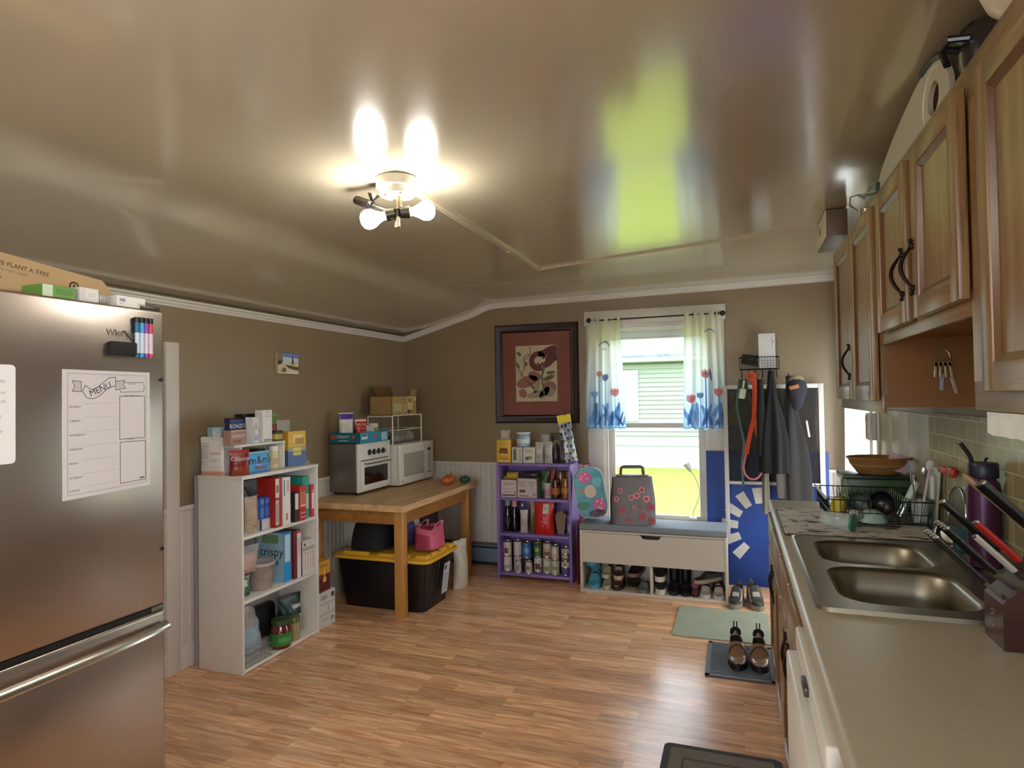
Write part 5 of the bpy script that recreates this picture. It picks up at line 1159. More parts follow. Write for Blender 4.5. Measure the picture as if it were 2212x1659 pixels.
# open cardboard carton on the wire shelf
t = thing('cardboard_carton', 'open cardboard carton on top of the white wire shelf', 'box', (-2.745, 4.71, TM + .2395)); CB = mat('brown_cardboard', '#9a7c4c', .8, var=.06, vscale=8); CBD = mat('brown_cardboard_inside', '#7a5c36', .85)
g = MB(); a, b2, hh = .105, .205, .152
g.box(-a, a, -b2, b2, 0, .004, CB)
for q in ((-a, -a + .004, -b2, b2), (a - .004, a, -b2, b2), (-a, a, -b2, -b2 + .004), (-a, a, b2 - .004, b2)): g.box(q[0], q[1], q[2], q[3], 0, hh, CB)
g.build('carton_body', t)
Fy = frame((-a, -b2 - .0004, 0), (1, 0, 0), (0, 0, 1)); Fx = frame((a + .0004, -b2, 0), (0, 1, 0), (0, 0, 1)); g = MB()
g.rect(.0, .41, 0, .152, C('#a88a52', .8), Fx); g.rect(.02, .17, .02, .10, C('#9aa06a', .8), Fx @ Matrix.Translation((0, 0, .0003)))
for x in (.03, .065, .10, .135): g.rect(x, x + .022, .03, .09, C('#b5b486', .8), Fx @ Matrix.Translation((0, 0, .0006)))
for z in (.02, .058): g.rect(.20, .232, z, z + .026, C('#c9a98a', .8), Fx @ Matrix.Translation((0, 0, .0005)))
g.rect(.255, .345, 0, .152, C('#cdb987', .7), Fx @ Matrix.Translation((0, 0, .0004))); g.rect(.265, .33, .10, .14, C('#8a7a56', .7), Fx @ Matrix.Translation((0, 0, .0007))); g.rect(.258, .295, .006, .04, C('#24402c', .7), Fx @ Matrix.Translation((0, 0, .0007))); g.rect(.305, .34, .01, .036, C('#6a4a2a', .7), Fx @ Matrix.Translation((0, 0, .0007)))
g.rect(.375, .40, .115, .145, C('#d8d2c8', .6), Fx @ Matrix.Translation((0, 0, .0005))); g.build('printing', t, smooth=0)
for (p, q, dx, dz, m) in (((-a, -.10), (-a, .18), -.03, .085, CBD), ((a, .10), (a, b2), .01, .06, CB)): g = MB(); g.add([(p[0], p[1], hh), (q[0], q[1], hh), (q[0] + dx, q[1], hh + dz), (p[0] + dx, p[1], hh + dz), (p[0] + .003, p[1], hh), (q[0] + .003, q[1], hh), (q[0] + dx + .003, q[1], hh + dz), (p[0] + dx + .003, p[1], hh + dz)], [[3, 2, 1, 0], [4, 5, 6, 7], [0, 1, 5, 4], [1, 2, 6, 5], [2, 3, 7, 6], [3, 0, 4, 7]], m); g.build('flap', t)
# little gourds
def gourd(label, c, r, m, h=.8, grp='little decorative pumpkins on the table'):
    t = thing('decorative_pumpkin', label, 'pumpkin', c, group=grp); g = MB()
    g.grid(lambda s, v: ((r * math.sin(PI * v) ** .8 * (1 - .10 * abs(math.cos(9 * PI * s)) ** 3)) * math.cos(2 * PI * s), (r * math.sin(PI * v) ** .8 * (1 - .10 * abs(math.cos(9 * PI * s)) ** 3)) * math.sin(2 * PI * s), r * h * (1 - math.cos(PI * v) * (1 - .12 * math.sin(PI * v)))), 54, 14, m, closeu=True); g.build('gourd', t, smooth=180)
    g = MB(); g.tube([(0, 0, r * h * 1.9), (.003, 0, r * h * 2.1), (.010, .002, r * h * 2.35)], [.006, .005, .004], C('#5d5a30'), 7); g.build('stem', t)
ORG = mat('orange_gourd', '#c2642a', .4, var=.12, vscale=30); GRN = mat('dark_green_gourd', '#2f4a38', .4, var=.2, vscale=30)
gourd('front orange mini pumpkin on the table by the microwave', (-2.275, 4.74, TZ), .044, ORG); gourd('orange mini pumpkin sitting behind the other orange one', (-2.285, 4.845, TZ), .042, ORG, .85); gourd('dark green mini pumpkin near the far corner of the table', (-2.165, 4.87, TZ), .046, GRN, .66)

# ------------------------------------------------------------------ under the table
t = thing('storage_tote', 'black storage tote with a yellow lid under the table', 'tote', (-2.37, 4.085, 0)); TB = mat('black_tote_plastic', '#0e0d10', .35); TY = mat('yellow_tote_lid', '#d9a92f', .4)
def tap(g, x0, x1, y0, y1, z0, X0, X1, Y0, Y1, z1, r, m):
    A = rrect(x0, x1, y0, y1, r); B = rrect(X0, X1, Y0, Y1, r); n = len(A)
    g.add([(x, y, z0) for x, y in A] + [(x, y, z1) for x, y in B], [[i, (i + 1) % n, n + (i + 1) % n, n + i] for i in range(n)] + [list(range(n))[::-1], list(range(n, 2 * n))], m)
g = MB(); tap(g, -.33, .315, -.185, .195, .0, -.365, .365, -.232, .228, .352, .05, TB)
for y in (-.12, .0, .10): tap(g, .30, .325, y - .03, y + .03, .03, .345, .368, y - .03, y + .03, .33, .008, TB)
g.build('tub', t, smooth=40)
g = MB(); tap(g, -.39, .39, -.255, .250, .352, -.392, .392, -.257, .252, .374, .06, TY); tap(g, -.36, .36, -.225, .222, .374, -.355, .355, -.22, .217, .380, .05, TY)
for x0, x1, y0, y1 in ((.27, .36, -.22, -.15), (.27, .36, .15, .215), (-.30, -.10, -.225, -.195), (-.02, .22, -.225, -.195), (.33, .362, -.12, -.03), (.33, .362, .02, .10)): g.box(x0, x1, y0, y1, .374, .398, TY, .006)
g.build('lid', t, smooth=40)
g = MB(); Fs = frame((.3735, .045, .19), (0, 1, .0), (.13, 0, 1)); g.rect(-.048, .048, -.11, .11, C('#b9bfc6', .4), Fs); g.rect(-.036, .0, .06, .095, C('#5a6068', .4), Fs @ Matrix.Translation((0, 0, .0006)))
for i in range(6): g.rect(-.036, .036, -.09 + .022 * i, -.08 + .022 * i, C('#8f969e', .4), Fs @ Matrix.Translation((0, 0, .0005)))
g.build('paper_label', t, smooth=0)
# black bag filling the space over the lid
BK = mat('black_bag_fabric', '#0c0b0d', .8, bump=.4, bscale=20)
t = thing('black_duffel_bag', 'black bag resting on the yellow tote lid at the back', 'bag', (-2.54, 4.10, .3985)); g = MB()
g.grid(lambda s, v: (.145 * (abs(math.cos(2 * PI * s)) ** .6) * math.copysign(1, math.cos(2 * PI * s)) * (1 - .25 * v ** 2), .20 * (abs(math.sin(2 * PI * s)) ** .6) * math.copysign(1, math.sin(2 * PI * s)) * (1 - .3 * v ** 2), .21 * v + .012 * noise.noise(Vector((s * 6, v * 3, 0))) * v), 40, 12, BK, closeu=True); g.poly([(.105 * math.cos(R(a)), .135 * math.sin(R(a))) for a in range(0, 360, 15)], BK, Matrix.Translation((0, 0, .205))); g.build('bag_body', t, smooth=60)
g = MB(); g.tube([(.10, -.1, .17), (.13, -.05, .215), (.13, .05, .215), (.10, .1, .17)], .012, BK, 8, flat=(.028, .008)); g.build('handle', t)
PK = mat('pink_quilted_fabric', '#c2566f', .6, bump=.5, bscale=40, var=.12, vscale=12); PKD = mat('deep_pink_fabric', '#9a3048', .6)
t = thing('pink_handbag', 'pink tote bag slouching on the yellow tote lid', 'bag', (-2.130, 4.145, .3985)); g = MB()
g.grid(lambda s, v: (.085 * (abs(math.cos(2 * PI * s)) ** .5) * math.copysign(1, math.cos(2 * PI * s)) * (1 - .2 * v), .125 * (abs(math.sin(2 * PI * s)) ** .5) * math.copysign(1, math.sin(2 * PI * s)) * (1 - .05 * v), (.150 + .015 * math.sin(4 * PI * s) + .012 * noise.noise(Vector((math.cos(2 * PI * s) * 3, math.sin(2 * PI * s) * 3, 0)))) * v), 40, 14, PK, closeu=True, matfn=lambda u, v: PKD if .55 < u < .85 and v < .75 else PK); g.poly([(.062 * math.cos(R(a)), .10 * math.sin(R(a))) for a in range(0, 360, 15)], PKD, Matrix.Translation((0, 0, .128))); g.build('bag_body', t, smooth=60)
for x in (.062, -.055): g = MB(); g.tube([(x, -.07, .135), (x + .02, -.055, .175), (x + .025, 0, .190), (x + .02, .05, .175), (x, .07, .135)], .010, C('#d88a98', .6), 8, flat=(.022, .007)); g.build('handle', t)
pouch('purple_folded_bag', 'blue and purple soft bag behind the pink tote bag', 'bag', (-2.30, 4.115, .3985), .16, .08, .22, '#3f3f86', [(0, 1, .2, .6, '#6f5a9a')], rz=R(75))
pouch('pale_canvas_bag', 'pale grey canvas bag behind the pink tote under the table', 'bag', (-2.315, 4.262, .3985), .10, .06, .24, '#b5aba3', [(.2, .8, .3, .6, '#a39890')], rz=R(75))
pouch('dark_brown_bag', 'tall dark brown bag hanging in the shade by the far table leg', 'bag', (-2.40, 4.62, .0), .24, .16, .66, mat('dark_brown_fabric', '#2c1713', .7, bump=.4, bscale=30), [(.3, .5, .3, .45, '#6a4a38'), (.6, .75, .35, .5, '#7a5a44')], rz=R(60))
pouch('white_paper_bag', 'crumpled white bag on the floor between the tote and the far table leg', 'bag', (-2.06, 4.52, 0), .15, .09, .37, '#b9b0a0', [(.1, .9, .85, 1, '#c9c2b4')], rz=R(70))

# ------------------------------------------------------------------ purple shelf contents
PZc = [.0505, .3685, .6555, .9345]
YF = 4.90
zt = PZc[3]
G5 = 'food on top of the purple shelf unit'
t = thing('rice_carton', 'yellow carton with a clear liner poking out on top of the purple shelf', 'box', (-1.822, 4.935, zt), group=G5); g = MB(); g.box(-.062, .062, -.045, .045, 0, .188, C('#d3aa35', .5), .002)
F = frame((-.062, -.0455, 0), (1, 0, 0), (0, 0, 1)); g.rect(.02, .10, .075, .10, C('#8a4a1c'), F); g.rect(.03, .095, .10, .118, C('#6a3014'), F @ Matrix.Translation((0, 0, .0003))); g.text('Jasmine', C('#a0661c'), F @ Matrix.Translation((.062, .155, .0004)), .020); g.rect(.02, .10, .02, .05, C('#c98f2a'), F); g.rect(.015, .11, .008, .016, C('#e8d49a'), F); g.build('carton_body', t)
P = pouch_fn(.085, .06, .085, 'pillow', 3); g = MB(Matrix.Translation((.0, 0, .180))); g.grid(lambda s, v: P(s, v, -1), 12, 12, MISTY); g.grid(lambda s, v: P(s, v, 1), 12, 12, MISTY, flip=True); g.build('liner_bag', t, smooth=60)
pkg('cocoa_box', 'white box with a dark green figure, under the blue canister', 'box', (-1.704, 4.935, zt), (.090, .09, .128), '#c9c4b8', [('-Y', .12, .42, .15, .9, '#5a6a4c'), ('-Y', .6, .9, .1, .9, '#b5afa2'), ('+X', 0, 1, 0, 1, '#a8a296')], group=G5)
pkg('quinoa_box', 'white box with a leafy picture, beside the white pouches', 'box', (-1.604, 4.935, zt), (.098, .09, .128), '#cfc9bd', [('-Y', .2, .5, .2, .4, '#6a4a3a'), ('-Y', .45, .75, .25, .45, '#7a8a50'), ('-Y', .15, .85, .65, .85, '#b5ae9f')], group=G5)
jar('formula_canister', 'pale blue and white canister on top of the two white boxes', 'canister', (-1.662, 4.935, zt + .1285), .056, .122, C('#7f97ad', .4), C('#d4d4d0', .4), '#c5cdd4', .3, .62, .014, 1.0, emblem=[(-130, -60, .1, .28, '#9fb0c2'), (-60, 0, .6, .8, '#a9b7c4')])
for i, (lab, x, h, r) in enumerate((('white stand up pouch nearest the leafy box', -1.522, .170, -8), ('taller white stand up pouch behind the first', -1.488, .225, -14), ('white stand up pouch nearest the dark brown packets', -1.446, .175, -5))):
    pouch('baking_pouch', lab, 'bag', (x, 4.92 + (.06 if i == 1 else 0), zt), .072, .05, h, '#b3afa8', [(.1, .9, .2, .4, '#9c978f'), (.2, .8, .5, .7, '#c2beb8')], rz=R(r), group='white pouches on the purple shelf unit')
pouch('plant_bag', 'dark bag with a yellow green label behind the white pouches', 'bag', (-1.395, 4.995, zt), .10, .05, .24, '#2c271c', [(.2, .7, .5, .75, '#8a8a34'), (.3, .6, .75, .95, '#4a4426')], group=G5)
for lab, x, h in (('dark brown packet next to the white pouches', -1.388, .165), ('dark brown packet next to the tall grey chip bag', -1.342, .185)):
    pouch('brown_packet', lab, 'bag', (x, 4.925, zt), .040, .035, h, '#2a1a16', [(.1, .9, .3, .5, '#3a2620')], rz=R(20), group='dark brown packets on the purple shelf unit')
t = thing('chip_bag', 'tall grey patterned chip bag with a yellow top leaning on the wall', 'bag', (-1.272, 4.965, zt + .008), rot=(R(-6), R(-7), R(28))); g = MB(); CG = mat('grey_crinkle_film', '#8a919a', .3, metal=.3, bump=.6, bscale=30)
P = pouch_fn(.115, .06, .385, 'stand', 6)
def cm(u, v):
    if v > .84: return C('#d8c43a', .35)
    k = (int(u * 7) * 7 + int(v * 19) * 5) % 11
    return C('#2a3038', .35) if k in (0, 3) else (C('#c9cdd2', .35) if k in (5,) else (C('#b5b43a', .35) if k == 8 and v < .5 else CG))
g.grid(lambda s, v: P(s, v, -1), 24, 30, CG, matfn=cm); g.grid(lambda s, v: P(s, v, 1), 24, 30, CG, matfn=cm, flip=True); g.build('bag_film', t, smooth=60)
# row 1
z = PZc[2]; G6 = 'food on the upper shelf of the purple unit'
pkg('granola_box', 'white food box under a yellow packet on the purple unit', 'box', (-1.775, 4.93, z), (.135, .12, .140), '#c2bbb0', [('-Y', .05, .95, .08, .16, '#6a3a34'), ('-Y', .1, .9, .5, .52, '#8a827a'), ('-Y', .82, .95, .2, .38, '#8a847a')], [('-Y', .5, .76, .030, 'OATY', '#4a4440'), ('-Y', .45, .33, .020, 'squares', '#5a5450')], group=G6)
pouch('yellow_packet', 'yellow packet lying on the white food box on the purple unit', 'bag', (-1.770, 4.915, z + .142), .135, .07, .060, '#b79b3c', [(.0, .3, .4, 1, '#3a2c1a')], style='pillow', group=G6)
pkg('snack_carton', 'wider white carton with two lines of dark words on the purple unit', 'box', (-1.617, 4.93, z), (.165, .12, .155), '#beb4ac', [('-Y', .1, .4, .28, .42, '#5a4640'), ('-Y', .8, .92, .1, .25, '#8f867e'), ('-Y', .1, .6, .08, .12, '#6a3a34'), ('+X', 0, 1, 0, 1, '#9a8fa0')], [('-Y', .25, .80, .020, 'Double', '#5a4a46'), ('-Y', .25, .64, .020, 'Stuff', '#5a4a46'), ('-Y', .72, .80, .020, 'Double', '#5a4a46'), ('-Y', .72, .64, .020, 'Stuff', '#5a4a46')], group=G6)
pouch('dark_wrapper', 'dark grey wrapper lying on the wider white carton', 'bag', (-1.60, 4.925, z + .157), .16, .07, .052, '#35303a', style='pillow', group=G6)
pouch('green_bag', 'dark green bag standing beside the wider white carton', 'bag', (-1.494, 4.965, z), .080, .06, .215, '#2f4a24', [(.2, .6, .3, .6, '#5f7a34'), (.5, 1, .0, .25, '#6a2a20')], group=G6)
pouch('red_bag', 'small red bag behind the pink and white canister', 'bag', (-1.452, 5.01, z), .066, .05, .225, '#8a2a1c', group=G6)
jar('drink_canister', 'pink and white canister in front of the small red bag', 'canister', (-1.455, 4.915, z), .029, .120, C('#bfb3b0', .5), C('#c9c2bc', .4), '#b08a94', .15, .65, .012, 1.0)
HN = mat('honey_amber_glass', '#8a5a1c', .15, coat=.6); JM = mat('dark_jam_glass', '#4a2416', .15, coat=.6)
jar('jam_jar', 'dark jam jar with an orange label on the purple unit', 'jar', (-1.388, 4.912, z), .036, .150, JM, C('#5a3a22', .4), '#a3642c', .25, .65, .018, .9)
jar('honey_jar', 'amber jar nearest the purple side panel in the front row', 'jar', (-1.304, 4.912, z), .034, .165, HN, C('#8a6a30', .4), '#b5802c', .3, .6, .018, .9)
jar('honey_jar', 'amber jar standing behind the dark jam jar', 'jar', (-1.372, 5.01, z), .034, .205, HN, C('#7a5c2c', .4), '#8a6428', .3, .6, .018, .9)
jar('honey_jar', 'amber jar standing behind the front amber jar', 'jar', (-1.303, 5.01, z), .033, .205, HN, C('#8a6a34', .4), '#9a7430', .3, .6, .018, .9)
# row 2
z = PZc[1]; G7 = 'food on the middle shelf of the purple unit'
def bottle(name, label, c, r, h, body, cap, neck=.4, cat='bottle', band=None, caph=.05, group=None):
    t = thing(name, label, cat, c, group=group); g = MB(); zl = h - caph
    pr = [(r * .9, 0), (r, .006), (r, zl * .30)] + ([(r * 1.01, zl * .30), (r * 1.01, zl * .58, C(band))] if band else []) + [(r, zl * .62), (r * .85, zl * .74), (r * neck, zl * .90), (r * neck, zl)]
    g.lathe(pr, body, 20); g.build('bottle_body', t)
    g = MB(); g.lathe([(r * neck * 1.2, zl - .002), (r * neck * 1.25, h - .004), (r * neck * 1.1, h), (0, h)], cap, 18); g.build('cap', t)
    return t
DB = mat('dark_brown_glass', '#1c0f0c', .12, coat=.5); BB = mat('black_syrup_bottle', '#0f0a0c', .15, coat=.5); G8 = 'dark bottles on the purple unit'
bottle('syrup_bottle', 'brown bottle with a teal and white cap at the end of the purple unit', (-1.808, 4.93, z), .028, .262, DB, C('#7f9a96', .4), .7, band='#2a1812', group=G8)
bottle('syrup_bottle', 'black bottle with a pink cap beside the brown bottle', (-1.748, 4.93, z), .031, .255, BB, C('#c9a09a', .4), .6, group=G8)
bottle('syrup_bottle', 'short black bottle with a tiny pale cap behind the crumpled white bag', (-1.693, 4.965, z), .027, .222, BB, C('#cfc9c4', .4), .3, caph=.02, group=G8)
pouch('flour_bag', 'crumpled white bag between the black bottles and the olive packet', 'bag', (-1.655, 4.90, z), .066, .05, .185, '#b9b2ac', [(.2, .7, .3, .6, '#9c958f')], rz=R(8), group=G7)
pouch('olive_packet', 'tall olive green packet beside the bright red bag', 'bag', (-1.604, 4.985, z), .070, .05, .255, '#6a5f34', [(.2, .8, .1, .4, '#5a5a2c'), (.2, .8, .6, .9, '#8a7f54')], rz=R(12), group=G7)
pouch('red_treat_bag', 'bright red bag with a white tag in the middle of the purple unit', 'bag', (-1.480, 4.885, z), .170, .080, .260, '#b81a18', [(.45, .75, .66, .92, '#cfc4b8'), (.4, .7, .34, .46, '#c83a34')], [(.60, .80, .018, 'Red', '#8a1c18'), (.55, .40, .026, 'Chips', '#e0a09a')], group=G7)
t = thing('pasta_bundle', 'fan of dry beige noodles in a clear wrapper on the purple unit', 'noodles', (-1.350, 4.905, z)); g = MB(); PS = mat('dry_noodle', '#8f7f68', .6)
for i in range(13): a = (i - 6) / 6; g.tube([(.022 * a, .004 * (i % 3), .004), (.042 * a, .006 * (i % 3), .165 + .02 * math.cos(a * 2))], .0042, PS, 6)
g.build('noodles', t)['kind'] = 'stuff'
pouch('blue_white_bag', 'small blue and white bag at the coat rack end of the middle purple shelf', 'bag', (-1.292, 4.98, z), .048, .04, .140, '#a9aebc', [(0, 1, .55, 1, '#5a6a96'), (.2, .8, .1, .4, '#c5c8d0')], rz=R(12), group=G7)
# row 3: cans
z = PZc[0]; r0 = .0345; GC = 'food cans on the bottom shelf'
def stack(spec):
    for (x, y, zz, r, h, base, emb, lab) in spec: can(lab, (x, y, z + zz), r, h, base, emb)
WHT, CRM = '#c9c2bc', '#bdb4a2'
HH = .124
stack([(-1.806, 4.905, 0, r0, .122, WHT, [(-140, -40, .2, .4, '#a8a09a')], 'white can at the bottom of the end stack'), (-1.806, 4.905, .1225, r0, .118, WHT, [(-120, -60, .2, .55, '#7a2420'), (-130, -50, .65, .8, '#b0a8a2')], 'white can with a dark red fruit, top of the end stack'),
       (-1.729, 4.94, 0, r0, .122, CRM, [(-130, -60, .5, .7, '#a39a88')], 'cream can under the plain white can, second stack from the end'), (-1.729, 4.94, .1225, r0, .118, WHT, [], 'plain white can on top of the second stack from the end'),
       (-1.650, 4.945, 0, .040, .11, '#4a2a34', [], 'dark red can under the bright blue can'), (-1.650, 4.945, .1105, .040, .12, '#2f6aa8', [(-110, -50, .3, .7, '#7aa0c4')], 'bright blue can in the third stack'),
       (-1.556, 4.945, 0, r0, .122, WHT, [(-120, -50, .2, .6, '#6a2f2c'), (-60, -20, .1, .3, '#5a7a3a')], 'white can with red berries under the green vegetable can'), (-1.556, 4.945, .1225, r0, .126, '#4f6a3a', [(-120, -60, .3, .6, '#8fae5a'), (-130, -40, .75, .9, '#2c4426')], 'green vegetable can on top of the fourth stack'),
       (-1.473, 4.93, 0, .037, .126, '#aeb09a', [(-130, -50, .5, .85, '#c9c9b8'), (-110, -60, .15, .4, '#7a8a5a')], 'pale green can under the cream and brown one'), (-1.473, 4.93, .1265, .034, .116, CRM, [(-130, -40, .1, .45, '#7a5a3c'), (-120, -60, .5, .6, '#5a7a4a')], 'cream can with a brown picture, top of the fifth stack'),
       (-1.400, 4.905, 0, .035, .118, '#b5b09a', [(-120, -50, .3, .55, '#7d8a5c')], 'beige can with a green patch at the front, sixth stack'), (-1.400, 4.905, .1185, .033, .112, '#b3a99a', [(-120, -60, .4, .8, '#cfc6b8')], 'taupe can on top of the sixth stack'),
       (-1.315, 4.915, 0, .037, .060, '#5a4a86', [], 'purple tin at the bottom of the low tin pile'), (-1.315, 4.915, .0605, .037, .052, '#bfb6ac', [(-110, -70, .3, .7, '#7a4a3a')], 'cream tin second in the low tin pile'), (-1.315, 4.915, .113, .037, .052, '#7a5a50', [(-130, -50, .5, 1, '#b5aaa4')], 'brown and white tin third in the low tin pile'), (-1.315, 4.915, .1655, .036, .05, '#a8a0a4', [], 'grey tin on top of the low tin pile'),
       (-1.700, 4.868, 0, .027, .100, '#b9b4ac', [(-110, -60, .2, .7, '#8a847c')], 'slim short can in front of the second stack'), (-1.610, 4.868, 0, .028, .098, '#c2b8ac', [(-120, -60, .3, .7, '#8a5a4a')], 'slim short can in front of the dark red can')])
# ------------------------------------------------------------------ on and in the shoe bench
BZ0 = .5125
t = thing('sewing_bag', 'grey floral doctor style bag with a top handle on the bench pad', 'bag', (-.765, 4.838, BZ0), R(16)); GF = mat('grey_floral_fabric', '#6f6a6c', .7, bump=.25, bscale=120, var=.06, vscale=20); DBF = mat('dark_brown_floral_fabric', '#3f2d2c', .7, bump=.3, bscale=80, var=.3, vscale=26)
RF = C('#a04a4c', .7); RF2 = C('#c98a8c', .7); RF3 = C('#7a2f30', .7)
def sb(u, v):
    """closed body: u around, v up"""
    a = 2 * PI * u; w = .165; d = .107
    f = 1 - .06 * v if v < .62 else 1 - .04 - .62 * smooth01((v - .62) / .42)
    x = w * (1 - .10 * smooth01((v - .4) / .6)) * math.copysign(abs(math.cos(a)) ** .35, math.cos(a)); y = d * f * math.copysign(abs(math.sin(a)) ** .42, math.sin(a))
    return (x, y, .345 * v)
g = MB(); g.grid(sb, 64, 26, GF, closeu=True, matfn=lambda u, v: DBF if (abs(math.cos(2 * PI * u)) > .955) else GF)
g.poly([(sb(i / 40, 1)[0], sb(i / 40, 1)[1]) for i in range(40)], GF, Matrix.Translation((0, 0, .345))); g.build('bag_body', t, smooth=60)
g = MB(); rnd = random.Random(5)
def surf(x, z):
    v = z / .345; f = 1 - .06 * v if v < .62 else 1 - .04 - .62 * smooth01((v - .62) / .42); return -.107 * f - .0015
for x, z, s in ((-.09, .11, 1.1), (.06, .06, 1.3), (.12, .13, 1.2), (-.02, .20, .9), (.02, .215, 1.), (-.05, .035, .9), (.13, .03, 1.), (.09, .19, 1.1), (-.13, .19, .8), (0, .13, .6), (.04, .13, .4), (-.10, .25, .8), (.06, .255, .9)):
    for k, (rr, mm) in enumerate(((.024 * s, RF2 if rnd.random() < .5 else RF), (.015 * s, RF), (.006 * s, RF3))):
        n = 12; ph = rnd.random() * 6; pts = [(x + rr * (1 + .18 * math.cos(5 * 2 * PI * i / n + ph)) * math.cos(2 * PI * i / n), z + rr * (1 + .18 * math.cos(5 * 2 * PI * i / n + ph)) * math.sin(2 * PI * i / n)) for i in range(n)]
        g.add([(p[0], surf(*p) - .0006 * k, p[1]) for p in pts], [list(range(n))], mm)
g.build('flower_print', t, smooth=60)
g = MB(); g.box(-.115, .115, -.042, .042, .345, .358, mat('pink_grey_top_flap', '#8a7a80', .6, bump=.3, bscale=60, var=.25, vscale=30), .006); g.tube([(-.12, -.046, .352), (.12, -.046, .352), (.12, .046, .352), (-.12, .046, .352)], .003, C('#2a2422', .5), 6, closed=True); g.build('top_flap', t)
GOLD = mat('gold_clasp', '#b58a3c', .25, metal=1)
for x in (-.085, .085):
    g = MB(); g.box(x - .014, x + .014, -.020, .020, .358, .366, GOLD, .003); g.cyl((x - .010, 0, .375), (x + .010, 0, .375), .010, GOLD, seg=12); g.build('clasp', t)
g = MB(); g.tube([(-.085, 0, .374), (-.080, 0, .410), (-.065, 0, .418), (.065, 0, .418), (.080, 0, .410), (.085, 0, .374)], .008, C('#5d5856', .5), 8, flat=(.026, .008)); g.build('handle', t)
# child backpack
t = thing('child_backpack', 'teal and pink child backpack leaning at the purple shelf end of the bench', 'backpack', (-1.065, 4.86, BZ0 + .020), rot=(R(-5), R(-8), R(12))); TQ = mat('teal_satin', '#3f9aa6', .4, var=.25, vscale=14, bump=.2, bscale=40)
def rr2(w, h, r, n=8): return [(x, y) for x, y in rrect(-w / 2, w / 2, 0, h, r, n)]
g = MB(); o = rr2(.235, .385, .085); n = len(o)
rings = [(1., .0), (1.0, -.015), (.97, -.045), (.93, -.055)]
vs = []
for s, y in [(.93, .055), (.97, .045), (1, .015)] + rings[1:]: vs += [(x * s, y, (z - .19) * s + .19) for x, z in o]
m_ = len(vs) // n; g.add(vs, [[q * n + i, q * n + (i + 1) % n, (q + 1) * n + (i + 1) % n, (q + 1) * n + i] for q in range(m_ - 1) for i in range(n)] + [[i for i in range(n)][::-1], [(m_ - 1) * n + i for i in range(n)]], [mat('deep_pink_nylon', '#8a1f4a', .6)] * (3 * n) + [TQ] * (2 * n) + [mat('deep_pink_nylon', '#8a1f4a', .6), TQ]); g.build('bag_body', t, smooth=40)
g = MB(); g.tube([(x * .975, -.043, (z - .19) * .975 + .19) for x, z in o], .004, C('#cfe0e0', .4), 6, closed=True); g.build('piping', t)
F = frame((0, -.0555, 0), (1, 0, 0), (0, 0, 1)); g = MB(); PKP = C('#d85a94', .45); PKL = C('#f0b9cf', .45)
def blob(x, y, r, m, sx=1, k=0, lay=0): g.poly([(x + sx * r * math.cos(2 * PI * i / 18), y + r * (1 + k * math.sin(3 * 2 * PI * i / 18)) * math.sin(2 * PI * i / 18)) for i in range(18)], m, F @ Matrix.Translation((0, 0, .0004 + .0003 * lay)))
blob(-.03, .315, .045, PKP, 1.2, .2); blob(.055, .09, .055, PKP, .9, .1); blob(.0, .20, .05, C('#e0cdb4', .5), .9); blob(-.07, .10, .03, C('#2f7f5f', .45), 1.6, .2); blob(.06, .27, .035, C('#6fc0cc', .45), 1.1, .3); blob(-.065, .21, .022, C('#c9803c', .45), .6); blob(.03, .03, .03, C('#4a1f3c', .45), 2.2); blob(-.05, .16, .014, C('#3f7fc0', .45), 1, 0, 1)
for x, y in ((-.05, .32), (-.02, .335), (-.01, .30), (.04, .12), (.07, .10), (.05, .07), (.08, .13), (.065, .06), (-.06, .30)): blob(x, y, .008, PKL, 1, 0, 2)
g.build('front_print', t, smooth=0)
g = MB(); g.tube([(-.03, .02, .385), (-.03, .02, .41), (.03, .02, .41), (.03, .02, .385)], .005, C('#8a1f4a', .6), 6); g.build('top_loop', t)
pouch('red_cloth_bag', 'dark red cloth bag squeezed between the purple shelf unit and the shoe bench', 'bag', (-1.196, 4.93, 0.002), .20, .040, .50, mat('dark_red_cloth', '#6d1426', .75, bump=.4, bscale=25), rz=R(88), style='stand')
# white cable with a clip hanging in the window
t = thing('clip_lamp', 'small white lamp head on a thin bent stalk in front of the window', 'lamp', (-.20, 5.085, BZ0)); g = MB(); g.tube([(-.14, .0, .005), (-.135, 0, .06), (-.10, 0, .14), (-.085, 0, .20), (-.10, 0, .28), (-.135, 0, .345), (-.155, 0, .37)], .0035, C('#b9bcae', .4), 6); g.build('stalk', t)
g = MB(); g.cyl((-.150, 0, .365), (-.185, -.004, .425), .012, C('#d8dcc8', .4), .026, seg=14); g.build('lamp_head', t)
g = MB(); g.cyl((-.14, 0, 0), (-.14, 0, .010), .03, C('#c9ccc0', .4), seg=18); g.build('base', t)
# shoes in the bench
FZ = .0245
S = lambda c: mat('shoe_' + c.strip('#'), c, .6, bump=.25, bscale=90)
TEALR = mat('teal_rubber', '#4a93a8', .45)
shoe('clog', 'teal rubber clog lying at the shelf end of the bench', (-1.055, 4.80, FZ), .23, .092, .095, TEALR, TEALR, R(4), group='teal clogs in the bench', lining=C('#2f6a7c', .6), strap=(.30, .016, TEALR))
shoe('clog', 'teal rubber clog stacked upside down on the other teal clog', (-1.055, 4.81, FZ + .197), .23, .092, .095, TEALR, TEALR, 0, group='teal clogs in the bench', lining=C('#2f6a7c', .6), rot=(PI, 0, R(176)))
for i, (lab, x, z, r) in enumerate((('cream child shoe standing beside the teal clogs', -.955, FZ, 4), ('cream child shoe stacked on the lower cream one', -.955, FZ + .083, -4))):
    shoe('child_shoe', lab, (x, 4.79, z), .17, .062, .080, S('#9a9278'), C('#b5ae96', .6), R(r), group='cream child shoes in the bench')
